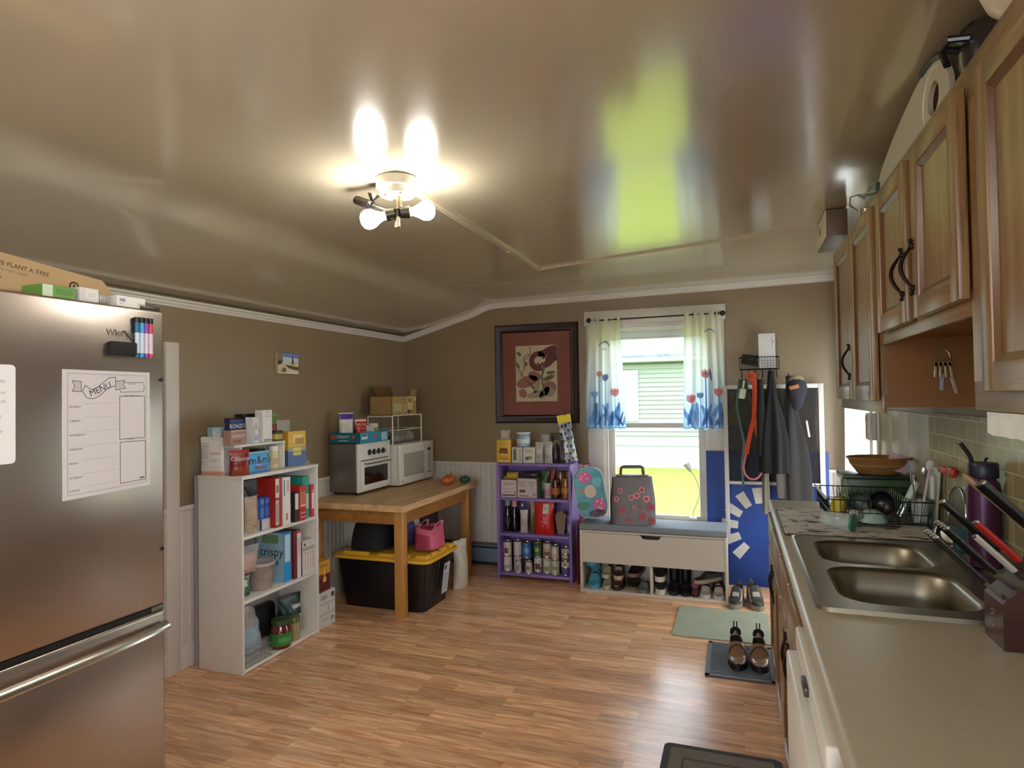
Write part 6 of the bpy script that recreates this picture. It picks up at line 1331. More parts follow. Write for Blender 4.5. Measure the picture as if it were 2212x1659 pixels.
shoe('slipper', 'brown slipper with a cream cuff lowest in the slipper pile', (-.872, 4.80, FZ), .20, .075, .078, S('#4a2a1e'), C('#2a1a14', .7), R(-4), group='brown slippers in the bench', accents=((.3, .7, .50, .62, C('#b9a898', .8)), (.35, .65, .9, 1, C('#b9a898', .8))))
shoe('slipper', 'brown slipper with a cream cuff on top of the slipper pile', (-.872, 4.81, FZ + .080), .20, .075, .076, S('#4a2a1e'), C('#b9a898', .7), R(5), group='brown slippers in the bench', accents=((.3, .7, .50, .62, C('#b9a898', .8)),))
shoe('loafer', 'dark brown loafer with a tan sole beside the slippers', (-.775, 4.85, FZ), .24, .09, .095, S('#2c1d17'), C('#7a6a54', .6), R(14))
shoe('loafer', 'dark brown shoe with a pink trim lying on the other loafer', (-.748, 4.85, FZ + .098), .24, .085, .080, S('#2a1a16'), C('#8a6a64', .6), R(-10))
shoe('grey_sneaker', 'small grey round toed shoe at the front by the bench divider', (-.676, 4.745, FZ), .13, .075, .075, S('#55605f'), C('#6a726c', .6), R(-16))
shoe('sneaker', 'black and white sneaker right next to the bench divider', (-.558, 4.80, FZ), .22, .075, .085, S('#2a2828'), C('#c9c2b8', .6), R(2), group='black and white sneakers in the bench', soleh=.034)
shoe('sneaker', 'black and white sneaker stacked on the one by the divider', (-.558, 4.81, FZ + .088), .22, .075, .082, S('#241f1f'), C('#c9c2b8', .6), R(-3), group='black and white sneakers in the bench', soleh=.034)
BKB = mat('black_boot_leather', '#0e0d0f', .5)
for lab, x in (('black ankle boot closer to the divider', -.466), ('black ankle boot closer to the tilted sneaker', -.384)):
    t = shoe('boot', lab, (x, 4.82, FZ), .24, .074, .085, BKB, BKB, R(3), group='black ankle boots in the bench')
    g = MB(); g.grid(lambda s, v: (.036 * math.cos(2 * PI * s), .065 + .048 * math.sin(2 * PI * s), .050 + .125 * v), 20, 4, BKB, closeu=True); g.build('shaft', t)
shoe('running_shoe', 'dark grey running shoe with a beige sole tilted up on the pile', (-.225, 4.80, FZ + .098), .21, .080, .075, S('#3f3d3a'), C('#a39681', .6), rot=(R(6), R(0), R(-62)))
for lab, z in (('pink and black sandal under the tilted running shoe', FZ), ('pink and black sandal on top of the other pink sandal', FZ + .046)):
    shoe('sandal', lab, (-.312, 4.80, z), .18, .050, .042, S('#b0586c') if z == FZ else S('#c0708a'), C('#241a1c', .6), R(-2), group='pink sandals in the bench', soleh=.014)
for lab, x, r in (('white and grey sneaker nearer the pink sandals', -.240, -3), ('white and grey sneaker nearest the bench side panel', -.153, 3)):
    t = shoe('white_sneaker', lab, (x, 4.775, FZ), .17, .074, .072, S('#b5aca2'), C('#c9c4ba', .6), R(r), group='white sneakers in the bench', accents=((.15, .30, .45, .8, C('#8a8078', .6)), (.70, .85, .45, .8, C('#8a8078', .6))))
    g = MB()
    for k in range(4): g.tube([(-.020, -.005 - .014 * k, .064 - .006 * k), (0, -.006 - .014 * k, .070 - .006 * k), (.020, -.005 - .014 * k, .064 - .006 * k)], .0022, C('#d0cabf', .7), 5)
    g.build('laces', t)
shoe('maroon_boot', 'dark maroon knitted boot at the back corner of the bench', (-.165, 4.94, FZ), .085, .07, .19, S('#3a1a1c'), C('#1d1214', .7), R(10), low=.9)
# shoes on the floor past the bench
shoe('sneaker', 'dark sneaker with pale stripes on the floor against the bench side', (-.032, 4.72, .001), .26, .086, .135, S('#2c2b27'), C('#8d8a7c', .6), R(-8), group='dark sneakers on the floor by the bench', soleh=.030, accents=((.12, .26, .4, .8, C('#a09c8a', .6)), (.40, .60, .62, .70, C('#a09c8a', .6))))
shoe('sneaker', 'dark sneaker with pale stripes on the floor nearer the counter end', (.088, 4.73, .001), .27, .092, .150, S('#34332c'), C('#8d8a7c', .6), R(10), group='dark sneakers on the floor by the bench', soleh=.030, accents=((.74, .88, .4, .8, C('#a09c8a', .6)), (.40, .60, .62, .70, C('#a09c8a', .6))))

# ------------------------------------------------------------------ boards and coat rack beyond the bench
BLUE = mat('royal_blue_board', '#173f8c', .55, var=.08, vscale=5)
t = thing('blue_board', 'royal blue board with a ring of white rays leaning behind the bench', 'board', (.19, 5.19, 0), rot=(R(-1.2), 0, 0)); g = MB(); g.box(-.43, .44, -.010, .010, 0, 1.028, BLUE, .002); g.build('panel', t)
g = MB(); F = frame((-.02, -.0104, .45), (1, 0, 0), (0, 0, 1)); WR = mat('white_ray_paint', '#c9c6be', .6)
for a in range(98, 232, 26):
    q = R(a); g.poly([(r_ * math.cos(q + s_) , r_ * math.sin(q + s_)) for r_, s_ in ((.185, -.15), (.305, -.12), (.305, .12), (.185, .15))], WR, F)
g.build('white_rays', t, smooth=0)
t = thing('screen_panel', 'white framed dark screen panel leaning on the wall under the coat rack', 'screen', (.25, 5.155, .375)); g = MB(); Wf = mat('white_screen_frame', '#cbc8c2', .45)
x0, x1, z0, z1 = -.352, .350, 0, 1.165
g.box(x0, x0 + .032, -.012, .012, z0, z1, Wf, .003); g.box(x1 - .036, x1, -.012, .012, z0, z1, Wf, .003); g.box(x0 + .032, x1 - .036, -.012, .012, z1 - .032, z1, Wf, .003); g.box(x0 + .032, x1 - .036, -.011, .011, .405, .428, Wf, .003); g.build('frame', t)
g = MB(); g.box(x0 + .03, x1 - .03, -.002, .0, .41, z1 - .03, film('dark_screen_mesh', '#1b1716', .55, .6)); g.build('mesh', t)
t = thing('coat_rack', 'black wire basket coat rack with hooks on the wall by the oak cabinets', 'coat rack', (.162, YB - .008, 1.70)); WB = mat('black_wire', '#16130f', .45, metal=.5); g = MB()
for z in (-.042, .048): g.tube([(-.140, 0, z), (-.140, -.105, z), (.140, -.105, z), (.140, 0, z)], .0032, WB, 6, closed=True)
for i in range(15): x = -.140 + .02 * i; g.tube([(x, 0, -.042), (x, -.105, -.042), (x, -.105, .048)], .0013, WB, 5)
for z in (-.02, .0, .02): g.tube([(-.140, 0, z), (-.140, -.105, z), (.140, -.105, z), (.140, 0, z)], .0013, WB, 5)
g.build('basket', t)
for i in range(6):
    x = -.125 + .05 * i; g = MB(); g.tube([(x, -.010, -.042), (x, -.012, -.085), (x, -.030, -.105), (x, -.048, -.095), (x, -.050, -.080)], .0034, WB, 6); g.build('hook', t)
pkg('white_notice_card', 'blank white card with a tiny printed mark standing in the coat rack basket', 'card', (.220, YB - .085, 1.664), (.119, .010, .262), '#d5d3cf', [('-Y', .80, .82, .62, .94, '#55524e'), ('-Y', .86, .90, .74, .80, '#55524e')])
g = MB(); rnd = random.Random(3)
t = thing('basket_clutter', 'dark coiled cord lying in the coat rack basket', 'cord', (.095, YB - .06, 1.664)); g.tube([(.050 * math.cos(i * .5) + .012 * math.sin(i * 1.7), .030 * math.sin(i * .5), .035 + .025 * math.sin(i * .37) + .0009 * i) for i in range(64)], .006, mat('dark_cord', '#2c2622', .6), 7); g.build('cord', t)
# hanging things
def drape(g, zt, zb, wt, wb, dt, db, m, folds=7, amp=.18, ph=0, n=64, k=22, matfn=None, sway=0, hem=0):
    def P(u, v):
        f = 1 - v; e = smooth01(f * 1.3); w = wt + (wb - wt) * e; d = dt + (db - dt) * e; a = 2 * PI * u
        r = 1 + amp * min(1, f * 2) * math.cos(folds * a + ph + f) ; x = w * math.cos(a) * r + sway * f; y = d * math.sin(a) * r
        zz = zb + (zt - zb) * v - (hem * math.cos(a) * (1 - v))
        return (x, y, zz)
    g.grid(P, n, k, m, closeu=True, matfn=matfn)
    g.add([P(i / n, 1) for i in range(n)], [list(range(n))], m); g.add([P(i / n, 0) for i in range(n)], [list(range(n))[::-1]], m)
HK = YB - .10
BLKC = mat('black_coat_cloth', '#08080a', .9, bump=.3, bscale=50)
t = thing('black_coat', 'long black coat hanging from the middle of the coat rack', 'coat', (.235, 4.955, 1.635)); g = MB(); drape(g, 0, -.74, .022, .090, .018, .055, BLKC, 6, .20, .4, sway=.005); g.build('coat_body', t, smooth=70)
g = MB(); drape(g, -.06, -.62, .02, .034, .015, .026, BLKC, 3, .1); 
for i in range(len(g.v)): g.v[i] = (g.v[i][0] - .075, g.v[i][1] - .02, g.v[i][2])
g.build('sleeve', t, smooth=70)
g = MB(); g.tube([(0, .02, .0), (0, .145, .012), (.004, .165, -.008)], .004, BLKC, 6); g.build('hanging_loop', t)
GRJ = mat('charcoal_fleece', '#2c2927', .9, bump=.4, bscale=60); LGJ = mat('grey_fleece_lining', '#77706d', .9, bump=.4, bscale=60)
t = thing('grey_jacket', 'charcoal grey jacket hanging beside the black coat, hem near the counter', 'jacket', (.362, 5.066, 1.60)); g = MB(); drape(g, 0, -.93, .022, .108, .018, .045, GRJ, 5, .20, 2.0, sway=.03, matfn=lambda u, v: LGJ if .52 < u < .66 and v < .34 else GRJ, hem=.03); g.build('jacket_body', t, smooth=70)
g = MB(); drape(g, -.55, -1.02, .016, .024, .010, .018, mat('pale_grey_knit', '#6f685f', .95, bump=.6, bscale=120), 4, .2, 1)
for i in range(len(g.v)): g.v[i] = (g.v[i][0] - .175 + .12 * max(0, (g.v[i][2] + .75)) , g.v[i][1], g.v[i][2])
g.build('sleeve', t, smooth=70)
g = MB(); g.box(.052, .066, -.062, -.058, -.46, -.34, C('#c9b9b4', .6), .002, M=Matrix.Rotation(R(-8), 4, 'Y')); g.build('zip_pull', t)
g = MB(); g.tube([(0, .02, .0), (0, .045, .015), (.004, .045, -.005)], .004, GRJ, 6); g.build('hanging_loop', t)
CAPN = mat('navy_cap_cloth', '#1d1d2a', .85, bump=.3, bscale=120); CAPT = mat('tan_cap_cloth', '#a08f70', .85, bump=.3, bscale=120)
t = thing('baseball_cap', 'navy cap with a tan crown hanging on the last coat rack hook', 'cap', (.405, 4.985, 1.505)); g = MB()
g.grid(lambda s, v: (.078 * math.cos(2 * PI * s) * math.sin(PI / 2 * v) ** .8 * .9, -.055 * math.cos(PI / 2 * v), .098 * math.sin(2 * PI * s) * math.sin(PI / 2 * v) ** .8), 30, 12, CAPN, closeu=True, matfn=lambda u, v: CAPT if math.sin(2 * PI * u) * v > .42 else CAPN); g.build('crown', t, smooth=70)
g = MB(); g.grid(lambda s, v: ((.052 * (1 - .25 * v ** 2)) * (2 * s - 1), -.012 - .030 * (1 - (2 * s - 1) ** 2) * .6, -.075 - .085 * v * math.sqrt(max(0.02, 1 - (2 * s - 1) ** 2 * .8))), 14, 8, CAPN); g.grid(lambda s, v: ((.052 * (1 - .25 * v ** 2)) * (2 * s - 1), -.008 - .030 * (1 - (2 * s - 1) ** 2) * .6, -.075 - .085 * v * math.sqrt(max(0.02, 1 - (2 * s - 1) ** 2 * .8))), 14, 8, CAPN, flip=True); g.build('brim', t, smooth=70)
g = MB(); g.box(-.05, .015, -.062, -.054, .0, .028, C('#a0623c', .7), .004, M=Matrix.Rotation(R(-14), 4, 'Y')); g.build('patch', t)
OLV = mat('olive_canvas', '#3f3d2f', .85, bump=.3, bscale=80)
t = thing('olive_backpack', 'olive and green bag hanging at the window end of the coat rack', 'bag', (.045, HK - .06, 1.60)); g = MB(); drape(g, -.02, -.37, .030, .085, .02, .045, OLV, 3, .10, .7, sway=-.02, matfn=lambda u, v: C('#2f4a3c', .8) if v > .8 else OLV); g.build('bag_body', t, smooth=70)
g = MB(); g.tube([(-.03, -.04, -.05), (-.05, -.055, -.22), (-.03, -.055, -.34), (.0, -.05, -.50), (-.02, -.045, -.66), (-.015, -.045, -.82)], .010, C('#4a6a6c', .7), 8, flat=(.024, .006)); g.build('strap', t)
t = thing('spray_bottle', 'pale green little bottle clipped to the olive bag', 'bottle', (.032, HK - .135, 1.435)); g = MB(); g.box(-.024, .024, -.015, .015, 0, .078, C('#b9c9a4', .4), .010, 3, M=Matrix.Rotation(R(10), 4, 'Y')); g.build('bottle_body', t)
g = MB(); g.cyl((.010, 0, .076), (.020, 0, .135), .0085, C('#c9d0ae', .4), seg=12); g.build('neck', t)
LE = mat('orange_webbing', '#e2502a', .65); PKR = mat('pink_rope', '#c0686a', .7)
t = thing('dog_leash', 'bright orange leash looped over a coat rack hook', 'leash', (.105, 4.998, 1.625)); g = MB()
g.tube([(-.03, .01, -.04), (-.012, 0, .0), (.015, .0, -.005), (.018, 0, -.15), (.010, 0, -.33), (-.02, 0, -.45), (-.05, .0, -.60)], .01, LE, 8, flat=(.034, .005)); g.tube([(.012, -.004, -.30), (.022, -.003, -.42), (.038, 0, -.52), (.045, 0, -.62)], .01, LE, 8, flat=(.026, .005)); g.tube([(-.012, -.006, .0), (-.04, -.008, -.03), (-.015, -.01, -.06), (.01, -.008, -.05)], .01, LE, 8, flat=(.016, .005)); g.build('webbing', t)
g = MB(); g.tube([(-.05, 0, -.60)] + [(-.008 + .064 * math.cos(R(a)), -.002, -.70 + .085 * math.sin(R(a))) for a in range(150, 385, 15)] + [(.045, 0, -.62)], .0075, PKR, 8); g.build('rope_loop', t)
t = thing('rope_lead', 'thin striped rope lead hanging next to the orange leash', 'lead', (.146, 5.03, 1.61)); g = MB(); g.tube([(.02, .02, .0), (-.002, 0, -.06), (-.004, 0, -.25), (.006, 0, -.5), (.004, 0, -.62)], .005, mat('grey_pink_rope', '#8a7474', .8, var=.4, vscale=120), 7); g.build('rope', t)

# ------------------------------------------------------------------ floor mats and clogs
def mat_shape(name, label, x0, x1, y0, y1, h, r, m, border=None, bw=.03, rz=0):
    t = thing(name, label, 'mat', ((x0 + x1) / 2, (y0 + y1) / 2, .0004), rz); a, b2 = (x1 - x0) / 2, (y1 - y0) / 2
    g = MB(); g.poly(rrect(-a, a, -b2, b2, r), border or m, None, h); g.build('base', t, smooth=30)
    if border: g = MB(); g.poly(rrect(-a + bw, a - bw, -b2 + bw, b2 - bw, max(.005, r - bw / 2)), m, Matrix.Translation((0, 0, h)), .002); g.build('pile', t, smooth=30)
    return t
mat_shape('door_mat', 'pale grey green mat on the floor in front of the shoe bench', -.408, .160, 3.995, 4.56, .007, .02, mat('grey_green_felt', '#9aa08c', .9, bump=.4, bscale=90, var=.06, vscale=6))
t = mat_shape('rubber_mat', 'dark rubber mat with a chevron pattern under the brown clogs', -.190, .158, 3.475, 3.95, .007, .006, mat('dark_rubber', '#35383c', .55))
RB = mat('grey_rubber_ridge', '#5d6268', .55); g = MB(); a, b2 = .174, .2375
for q in ((-a, a, -b2, -b2 + .022), (-a, a, b2 - .022, b2), (-a, -a + .022, -b2, b2), (a - .022, a, -b2, b2)): g.box(q[0], q[1], q[2], q[3], .007, .0085, RB)
g.build('rim', t)
g = MB()
for i in range(17):
    y = -b2 + .036 + .0245 * i
    for k in range(6):
        x = -a + .030 + .0475 * k; s = 1 if k % 2 == 0 else -1
        pts = [(x, y + (0 if s > 0 else .016)), (x + .0475, y + (.016 if s > 0 else 0)), (x + .0475, y + (.016 if s > 0 else 0) + .009), (x, y + (0 if s > 0 else .016) + .009)]
        g.poly(pts, RB, Matrix.Translation((0, 0, .007)), .002)
o = g.build('chevron_ridges', t, smooth=0); o['kind'] = 'stuff'
t = mat_shape('kitchen_rug', 'grey bordered kitchen rug on the floor in front of the sink', -.318, .138, 1.93, 2.755, .009, .03, mat('taupe_rug_pile', '#7a7068', .95, bump=.7, bscale=150, var=.08, vscale=30), mat('charcoal_rug_border', '#44474b', .9, bump=.5, bscale=150), .030)
g = MB(); 
for q in ((-.15, .15, .300, .308), (-.15, .15, -.308, -.300), (-.15, -.142, -.300, .300), (.142, .15, -.300, .300)): g.box(q[0], q[1], q[2], q[3], .0112, .0125, C('#4a4848', .9))
g.build('line_pattern', t)
BRL = mat('brown_leather', '#7d5f43', .32, bump=.15, bscale=60, coat=.3, var=.12, vscale=12); BSO = mat('black_rubber_sole', '#121112', .5); ELA = mat('black_elastic', '#141315', .8)
for lab, x, r in (('brown leather slip-on shoe nearer the middle of the rubber mat', -.030, 3), ('brown leather slip-on shoe nearer the kitchen cabinets', .085, 0)):
    t = shoe('slip_on_shoe', lab, (x, 3.712, .0092), .285, .092, .112, BRL, BSO, R(r), group='brown slip-on shoes on the rubber mat', soleh=.030, low=.75)
    g = MB(); g.grid(lambda s, v: (.030 * math.sin((s - .5) * PI * .9), .140 + .012 * math.cos((s - .5) * PI * .9) - .010 * v, .088 + .045 * v * (1 - (2 * s - 1) ** 2 * .5)), 12, 5, ELA); g.grid(lambda s, v: (.028 * math.sin((s - .5) * PI * .9), .136 + .012 * math.cos((s - .5) * PI * .9) - .010 * v, .088 + .045 * v * (1 - (2 * s - 1) ** 2 * .5)), 12, 5, ELA, flip=True); g.build('heel_collar', t)
    for dx in (-.008, .008): g = MB(); g.tube([(dx, .138, .112), (dx, .137, .150), (dx, .141, .165)], .006, ELA, 6, flat=(.009, .004)); g.build('pull_tab', t)
    g = MB(); g.tube([(.044 * math.cos(PI * q / 14), -.038, .030 + .066 * math.sin(PI * q / 14) ** .75) for q in range(15)], .0035, C('#3a2a1c', .6), 6); g.build('seam_gusset', t)
# ------------------------------------------------------------------ on the fridge door and the fridge top
INK = C('#3a3638', .5); INK2 = C('#8a8488', .5)
t = thing('menu_board', 'white magnetic menu planner sheet on the refrigerator door', 'menu board', (FX + .0004, 1.4735, 1.388))
g = MB(); g.add([(0, -.1485, -.200), (0, .1485, -.190), (0, .1485, .192), (0, -.1485, .194), (.0018, -.1485, -.200), (.0018, .1485, -.190), (.0018, .1485, .192), (.0018, -.1485, .194)], [[3, 2, 1, 0], [4, 5, 6, 7], [0, 1, 5, 4], [1, 2, 6, 5], [2, 3, 7, 6], [3, 0, 4, 7]], mat('glossy_white_sheet', '#c0bbb9', .16)); g.build('sheet', t, smooth=0)
F = frame((.0021, 0, 0), (0, 1, 0), (0, 0, 1)); g = MB()
def line(g, pts, w, m, F, closed=False, z=0.):
    n = len(pts); P = pts + ([pts[0]] if closed else [])
    for a, b2 in zip(P[:-1], P[1:]):
        dx, dy = b2[0] - a[0], b2[1] - a[1]; l = math.hypot(dx, dy) or 1; nx, ny = -dy / l * w / 2, dx / l * w / 2; ex, ey = dx / l * w / 2, dy / l * w / 2
        g.poly([(a[0] + nx - ex, a[1] + ny - ey), (a[0] - nx - ex, a[1] - ny - ey), (b2[0] - nx + ex, b2[1] - ny + ey), (b2[0] + nx + ex, b2[1] + ny + ey)], m, F @ Matrix.Translation((0, 0, z)))
line(g, [(-.134, -.186), (.134, -.178), (.134, .180), (-.134, .182)], .0016, INK2, F, True)
line(g, [(.038, -.172), (.130, -.168), (.130, -.038), (.038, -.038)], .0018, INK, F, True); line(g, [(.036, -.028), (.128, -.028), (.128, .112), (.036, .112)], .0018, INK, F, True)
line(g, [(.040, .125), (.122, .127), (.128, .140), (.122, .158), (.040, .156), (.034, .141)], .0016, INK, F, True)
for k, (s, z) in enumerate((('MONDAY', .086), ('TUESDAY', .043), ('WEDNESDAY', 0), ('THURSDAY', -.043), ('FRIDAY', -.086), ('SATURDAY', -.129), ('SUNDAY', -.168))):
    g.text(s, INK, F @ Matrix.Translation((-.130, z - .006, .0003)), .0085, 'LEFT'); line(g, [(-.085, z + .003), (.028, z + .005)], .0008, INK2, F)
g.text('WEEK OF', INK, F @ Matrix.Translation((.081, .152, .0003)), .006); g.text('GROCERY LIST', INK, F @ Matrix.Translation((.082, .113, .0003)), .0085); g.text('NOTES', INK, F @ Matrix.Translation((.075, -.030, .0003)), .0085); g.rect(.108, .126, -.163, -.159, INK, F)
# ribbon banner
GR = C('#a8a2a2', .5)
lo = [(-.095 + .14 * i / 16, .118 + .030 * math.sin((i / 16 - .5) * PI) * 1.0 - .012 * math.cos((i / 16) * 2 * PI)) for i in range(17)]
ban = [(-.088, .128), (-.075, .108), (-.055, .104), (-.035, .112), (.0, .140), (.022, .146), (.022, .174), (-.002, .170), (-.040, .140), (-.060, .132), (-.080, .146)]
g.poly([(-.120, .160), (-.092, .158), (-.092, .126), (-.120, .128), (-.112, .144)], GR, F @ Matrix.Translation((0, 0, .0001))); g.poly([(.022, .160), (.056, .164), (.048, .150), (.058, .138), (.022, .132)], GR, F @ Matrix.Translation((0, 0, .0001)))
line(g, [(-.120, .160), (-.092, .158), (-.092, .126), (-.120, .128), (-.112, .144)], .0016, INK, F, True, .0002); line(g, [(.022, .160), (.056, .164), (.048, .150), (.058, .138), (.022, .132)], .0016, INK, F, True, .0002)
g.poly(ban, mat('glossy_white_sheet', '#c0bbb9', .16), F @ Matrix.Translation((0, 0, .0003))); line(g, ban, .0020, INK, F, True, .0005)
g.text('MENU', C('#1f1c1e', .5), F @ Matrix.Translation((-.030, .134, .0007)) @ Matrix.Rotation(R(23), 4, 'Z'), .028); g.build('printing', t, smooth=0)
g = MB(); t2 = thing('note_sheet', 'white handwritten note sheet at the left edge of the refrigerator door', 'note', (FX + .0004, 1.10, 1.452)); g.poly(rrect(-.095, .095, -.137, .137, .012), mat('white_note_paper', '#d4d0cc', .4), frame((0, 0, 0), (0, 1, 0), (0, 0, 1)), .0015); g.build('sheet', t2, smooth=0)
g = MB(); F2 = frame((.0018, 0, 0), (0, 1, 0), (0, 0, 1)); g.text('Pancakes', INK2, F2 @ Matrix.Translation((.040, .092, 0)), .016); g.text('2 cups flour', INK2, F2 @ Matrix.Translation((.040, .060, 0)), .013); g.text('2 eggs  milk', INK2, F2 @ Matrix.Translation((.040, .035, 0)), .013); g.text('salt', INK2, F2 @ Matrix.Translation((.05, -.005, 0)), .013); g.text('1 tsp', INK2, F2 @ Matrix.Translation((.05, -.045, 0)), .013); g.build('handwriting', t2, smooth=0)
GM = 'dry erase markers on the refrigerator door'
for k, (c1, lab, y) in enumerate((('#1f5a78', 'dark teal dry erase marker, first of the row', 1.569), ('#3f8fc0', 'light blue dry erase marker in the row', 1.586), ('#7a3fa0', 'purple dry erase marker in the row', 1.603), ('#c03a4c', 'red dry erase marker at the fridge edge', 1.620))):
    t = thing('dry_erase_marker', lab, 'marker', (FX + .009, y, 1.63), group=GM); g = MB(); g.cyl((0, 0, 0), (0, 0, .014), .0055, C(c1, .4), .0075, seg=14); g.cyl((0, 0, .014), (0, 0, .082), .0075, C('#b9c4d0' if k < 2 else '#c9b5c4', .4), seg=14); g.cyl((0, 0, .082), (0, 0, .116), .0078, C(c1, .4), seg=14); g.build('barrel', t)
    g = MB(); g.cyl((0, 0, .116), (0, 0, .134), .0086, M_BLACK, seg=14); g.build('cap', t)
g = MB(); g.box(0, .020, -.044, .046, -.021, .021, mat('black_felt_eraser', '#0b0b0c', .8), .004); tag(g.build('felt_eraser', loc=(FX + .0005, 1.515, 1.656)), 'black felt eraser stuck to the refrigerator door beside the markers', 'eraser')
FTZ = FT + .0005
CBT = mat('tan_printed_cardboard', '#a88a62', .8, var=.05, vscale=6)
t = thing('tree_print_carton', 'flattened tan cardboard carton with a tree print on top of the refrigerator', 'box', (-2.06, 1.34, FTZ)); g = MB(); pts = [(-.30, 0), (.285, 0), (.280, .030), (.235, .078), (.215, .098), (-.30, .150)]
g.poly(pts, CBT, frame((0, 0, 0), (0, 1, 0), (0, 0, 1)), .030); g.build('carton_body', t, smooth=0)
F = frame((.0305, 0, 0), (0, 1, 0), (0, 0, 1)); g = MB(); BR = C('#3a2a1c', .8); a = math.atan2(-.052, .515); FT2 = F @ Matrix.Translation((-.095, .092, .0002)) @ Matrix.Rotation(a, 4, 'Z')
g.text('WE PLANT A TREE', BR, FT2 @ Matrix.Translation((.055, .006, 0)), .019, 'CENTER'); g.text('FOR EVERY ORDER', C('#7a6244', .8), FT2 @ Matrix.Translation((.03, -.012, 0)), .010); g.text('PLACED', C('#7a6244', .8), FT2 @ Matrix.Translation((-.02, -.024, 0)), .010)
TX = -.085 - .03
for z, w in ((.118, .008), (.108, .012), (.098, .015), (.088, .012)): g.poly([(TX - w, z - .006), (TX + w, z - .006), (TX, z + .012)], BR, F @ Matrix.Translation((0, 0, .0003)))
g.rect(TX - .002, TX + .002, .060, .085, BR, F @ Matrix.Translation((0, 0, .0003))); g.poly([(TX - .018, .056), (TX + .018, .054), (TX + .012, .060), (TX - .010, .062)], BR, F @ Matrix.Translation((0, 0, .0003)))
line(g, [(.118 + .014 * math.cos(R(q)), .062 + .014 * math.sin(R(q))) for q in range(0, 360, 30)], .004, BR, F, True, .0003); g.poly([(.112, .056), (.118, .074), (.124, .056)], BR, F @ Matrix.Translation((0, 0, .0004))); g.rect(.178, .181, .03, .045, BR, F @ Matrix.Translation((0, 0, .0003))); g.build('printing', t, smooth=0)
pkg('green_wipes_packet', 'green packet with clear wrap on the refrigerator top', 'packet', (-1.965, 1.335, FTZ), (.09, .10, .036), '#5d8a3c', [('+X', 0, .3, 0, 1, '#b9c9a8'), ('+X', .4, .9, .3, .8, '#4a7a30')])
pkg('paper_sleeve', 'white paper wrapped stack next to the green packet on the refrigerator', 'packet', (-1.955, 1.425, FTZ), (.08, .062, .044), '#c3beb5', [('+X', .3, .95, .2, .9, '#d0cbc3'), ('+X', .4, .8, .4, .44, '#a8a39a'), ('+X', .4, .8, .55, .59, '#a8a39a')])
t = thing('plate_stack', 'short stack of clear lids lying beside the paper sleeve on the refrigerator', 'lids', (-1.955, 1.487, FTZ)); g = MB()
for i in range(7): g.cyl((0, -.024 + .007 * i, .020), (0, -.0205 + .007 * i, .020), .0195, mat('frosted_lid', '#b9b5a8', .3), seg=24)
g.build('lids', t)['kind'] = 'stuff'
pkg('white_label_box', 'low white box with small print at the door edge of the refrigerator top', 'box', (-1.945, 1.568, FTZ), (.07, .105, .036), '#d5d2cc', [('+X', .08, .28, .45, .75, '#8a86a0'), ('+X', .72, .95, .15, .5, '#b5b0a8'), ('+X', .08, .22, .2, .3, '#a8a4a0')])

# ------------------------------------------------------------------ on top of the wall cabinets
CT = 2.1555
t = thing('cutting_board', 'grey white plastic cutting board with a handle hole standing on the cabinets', 'cutting board', (.482, 2.0, CT)); GW = mat('grey_white_plastic', '#b0a999', .4); F = frame((0, 0, 0), (0, -1, 0), (0, 0, 1))
out = [(-.50, .0), (-.505, .055), (-.44, .085), (-.30, .118), (-.15, .142), (-.02, .158), (.06, .160), (.16, .150), (.235, .125), (.275, .06), (.28, .0)]
g = MB(); b = bmesh.new(); E = []
def lp(b, pts): vs = [b.verts.new((p[0], p[1], 0)) for p in pts]; return [b.edges.new((vs[i], vs[(i + 1) % len(vs)])) for i in range(len(vs))]
hole = [(.150 + .048 * math.cos(2 * PI * i / 24), .060 + .040 * math.sin(2 * PI * i / 24)) for i in range(24)]
E = lp(b, out) + lp(b, hole); bmesh.ops.triangle_fill(b, edges=E, use_beauty=True); bmesh.ops.solidify(b, geom=b.faces[:], thickness=.012); g.bm(b, GW, F)
g.build('board', t, smooth=30)
g = MB(); g.tube([((F @ Vector((.150 + .085 * math.cos(R(a)), .060 + .072 * math.sin(R(a)), .001)))[:]) for a in range(60, 300, 12)], .003, C('#cfc8b8', .4), 6); g.build('raised_rim', t)
g = MB(); g.tube([((F @ Vector((p[0], p[1] + .003, -.0))))[:] for p in [(.06, .160), (.12, .156), (.17, .149), (.235, .125), (.265, .085)]], .011, M_BLACK, 8, flat=(.020, .016)); g.build('grip', t); g = MB(); g.box(-.008, .010, .485, .512, .0, .05, M_BLACK, .004); g.build('end_cap', t)
t = thing('black_pot', 'black glossy round pot lying behind the cutting board on the cabinets', 'pot', (.60, 1.62, CT)); BG2 = mat('black_enamel', '#17171a', .22, coat=.4)
g = MB(); g.lathe([(.10, 0), (.118, .01), (.125, .05), (.122, .095), (.128, .100), (.12, .104), (.09, .122), (.03, .132), (0, .132)], BG2, 32); g.build('pot_body', t)
g = MB(); g.tube([(-.115, -.03, .075), (-.150, -.025, .082), (-.155, .02, .084), (-.118, .03, .078)], .008, BG2, 8); g.build('handle', t)
t = thing('cream_bowl', 'cream round bowl at the front edge of the cabinets nearest the camera', 'bowl', (.545, 1.375, CT)); CRB = mat('cream_ceramic', '#cfc4ab', .3, var=.06, vscale=10)
g = MB(); g.lathe([(.04, 0), (.06, .004), (.095, .035), (.112, .080), (.116, .130), (.112, .130), (.107, .08), (.09, .04), (0, .012)], CRB, 36); g.build('bowl_body', t)
t = thing('glass_dish', 'clear green tinted glass dish propped on the cabinets by the cutting board', 'dish', (.56, 2.68, CT + .002), rot=(R(8), R(-6), R(20))); GG = film('green_tint_glass', '#9fb59a', .45, .05)
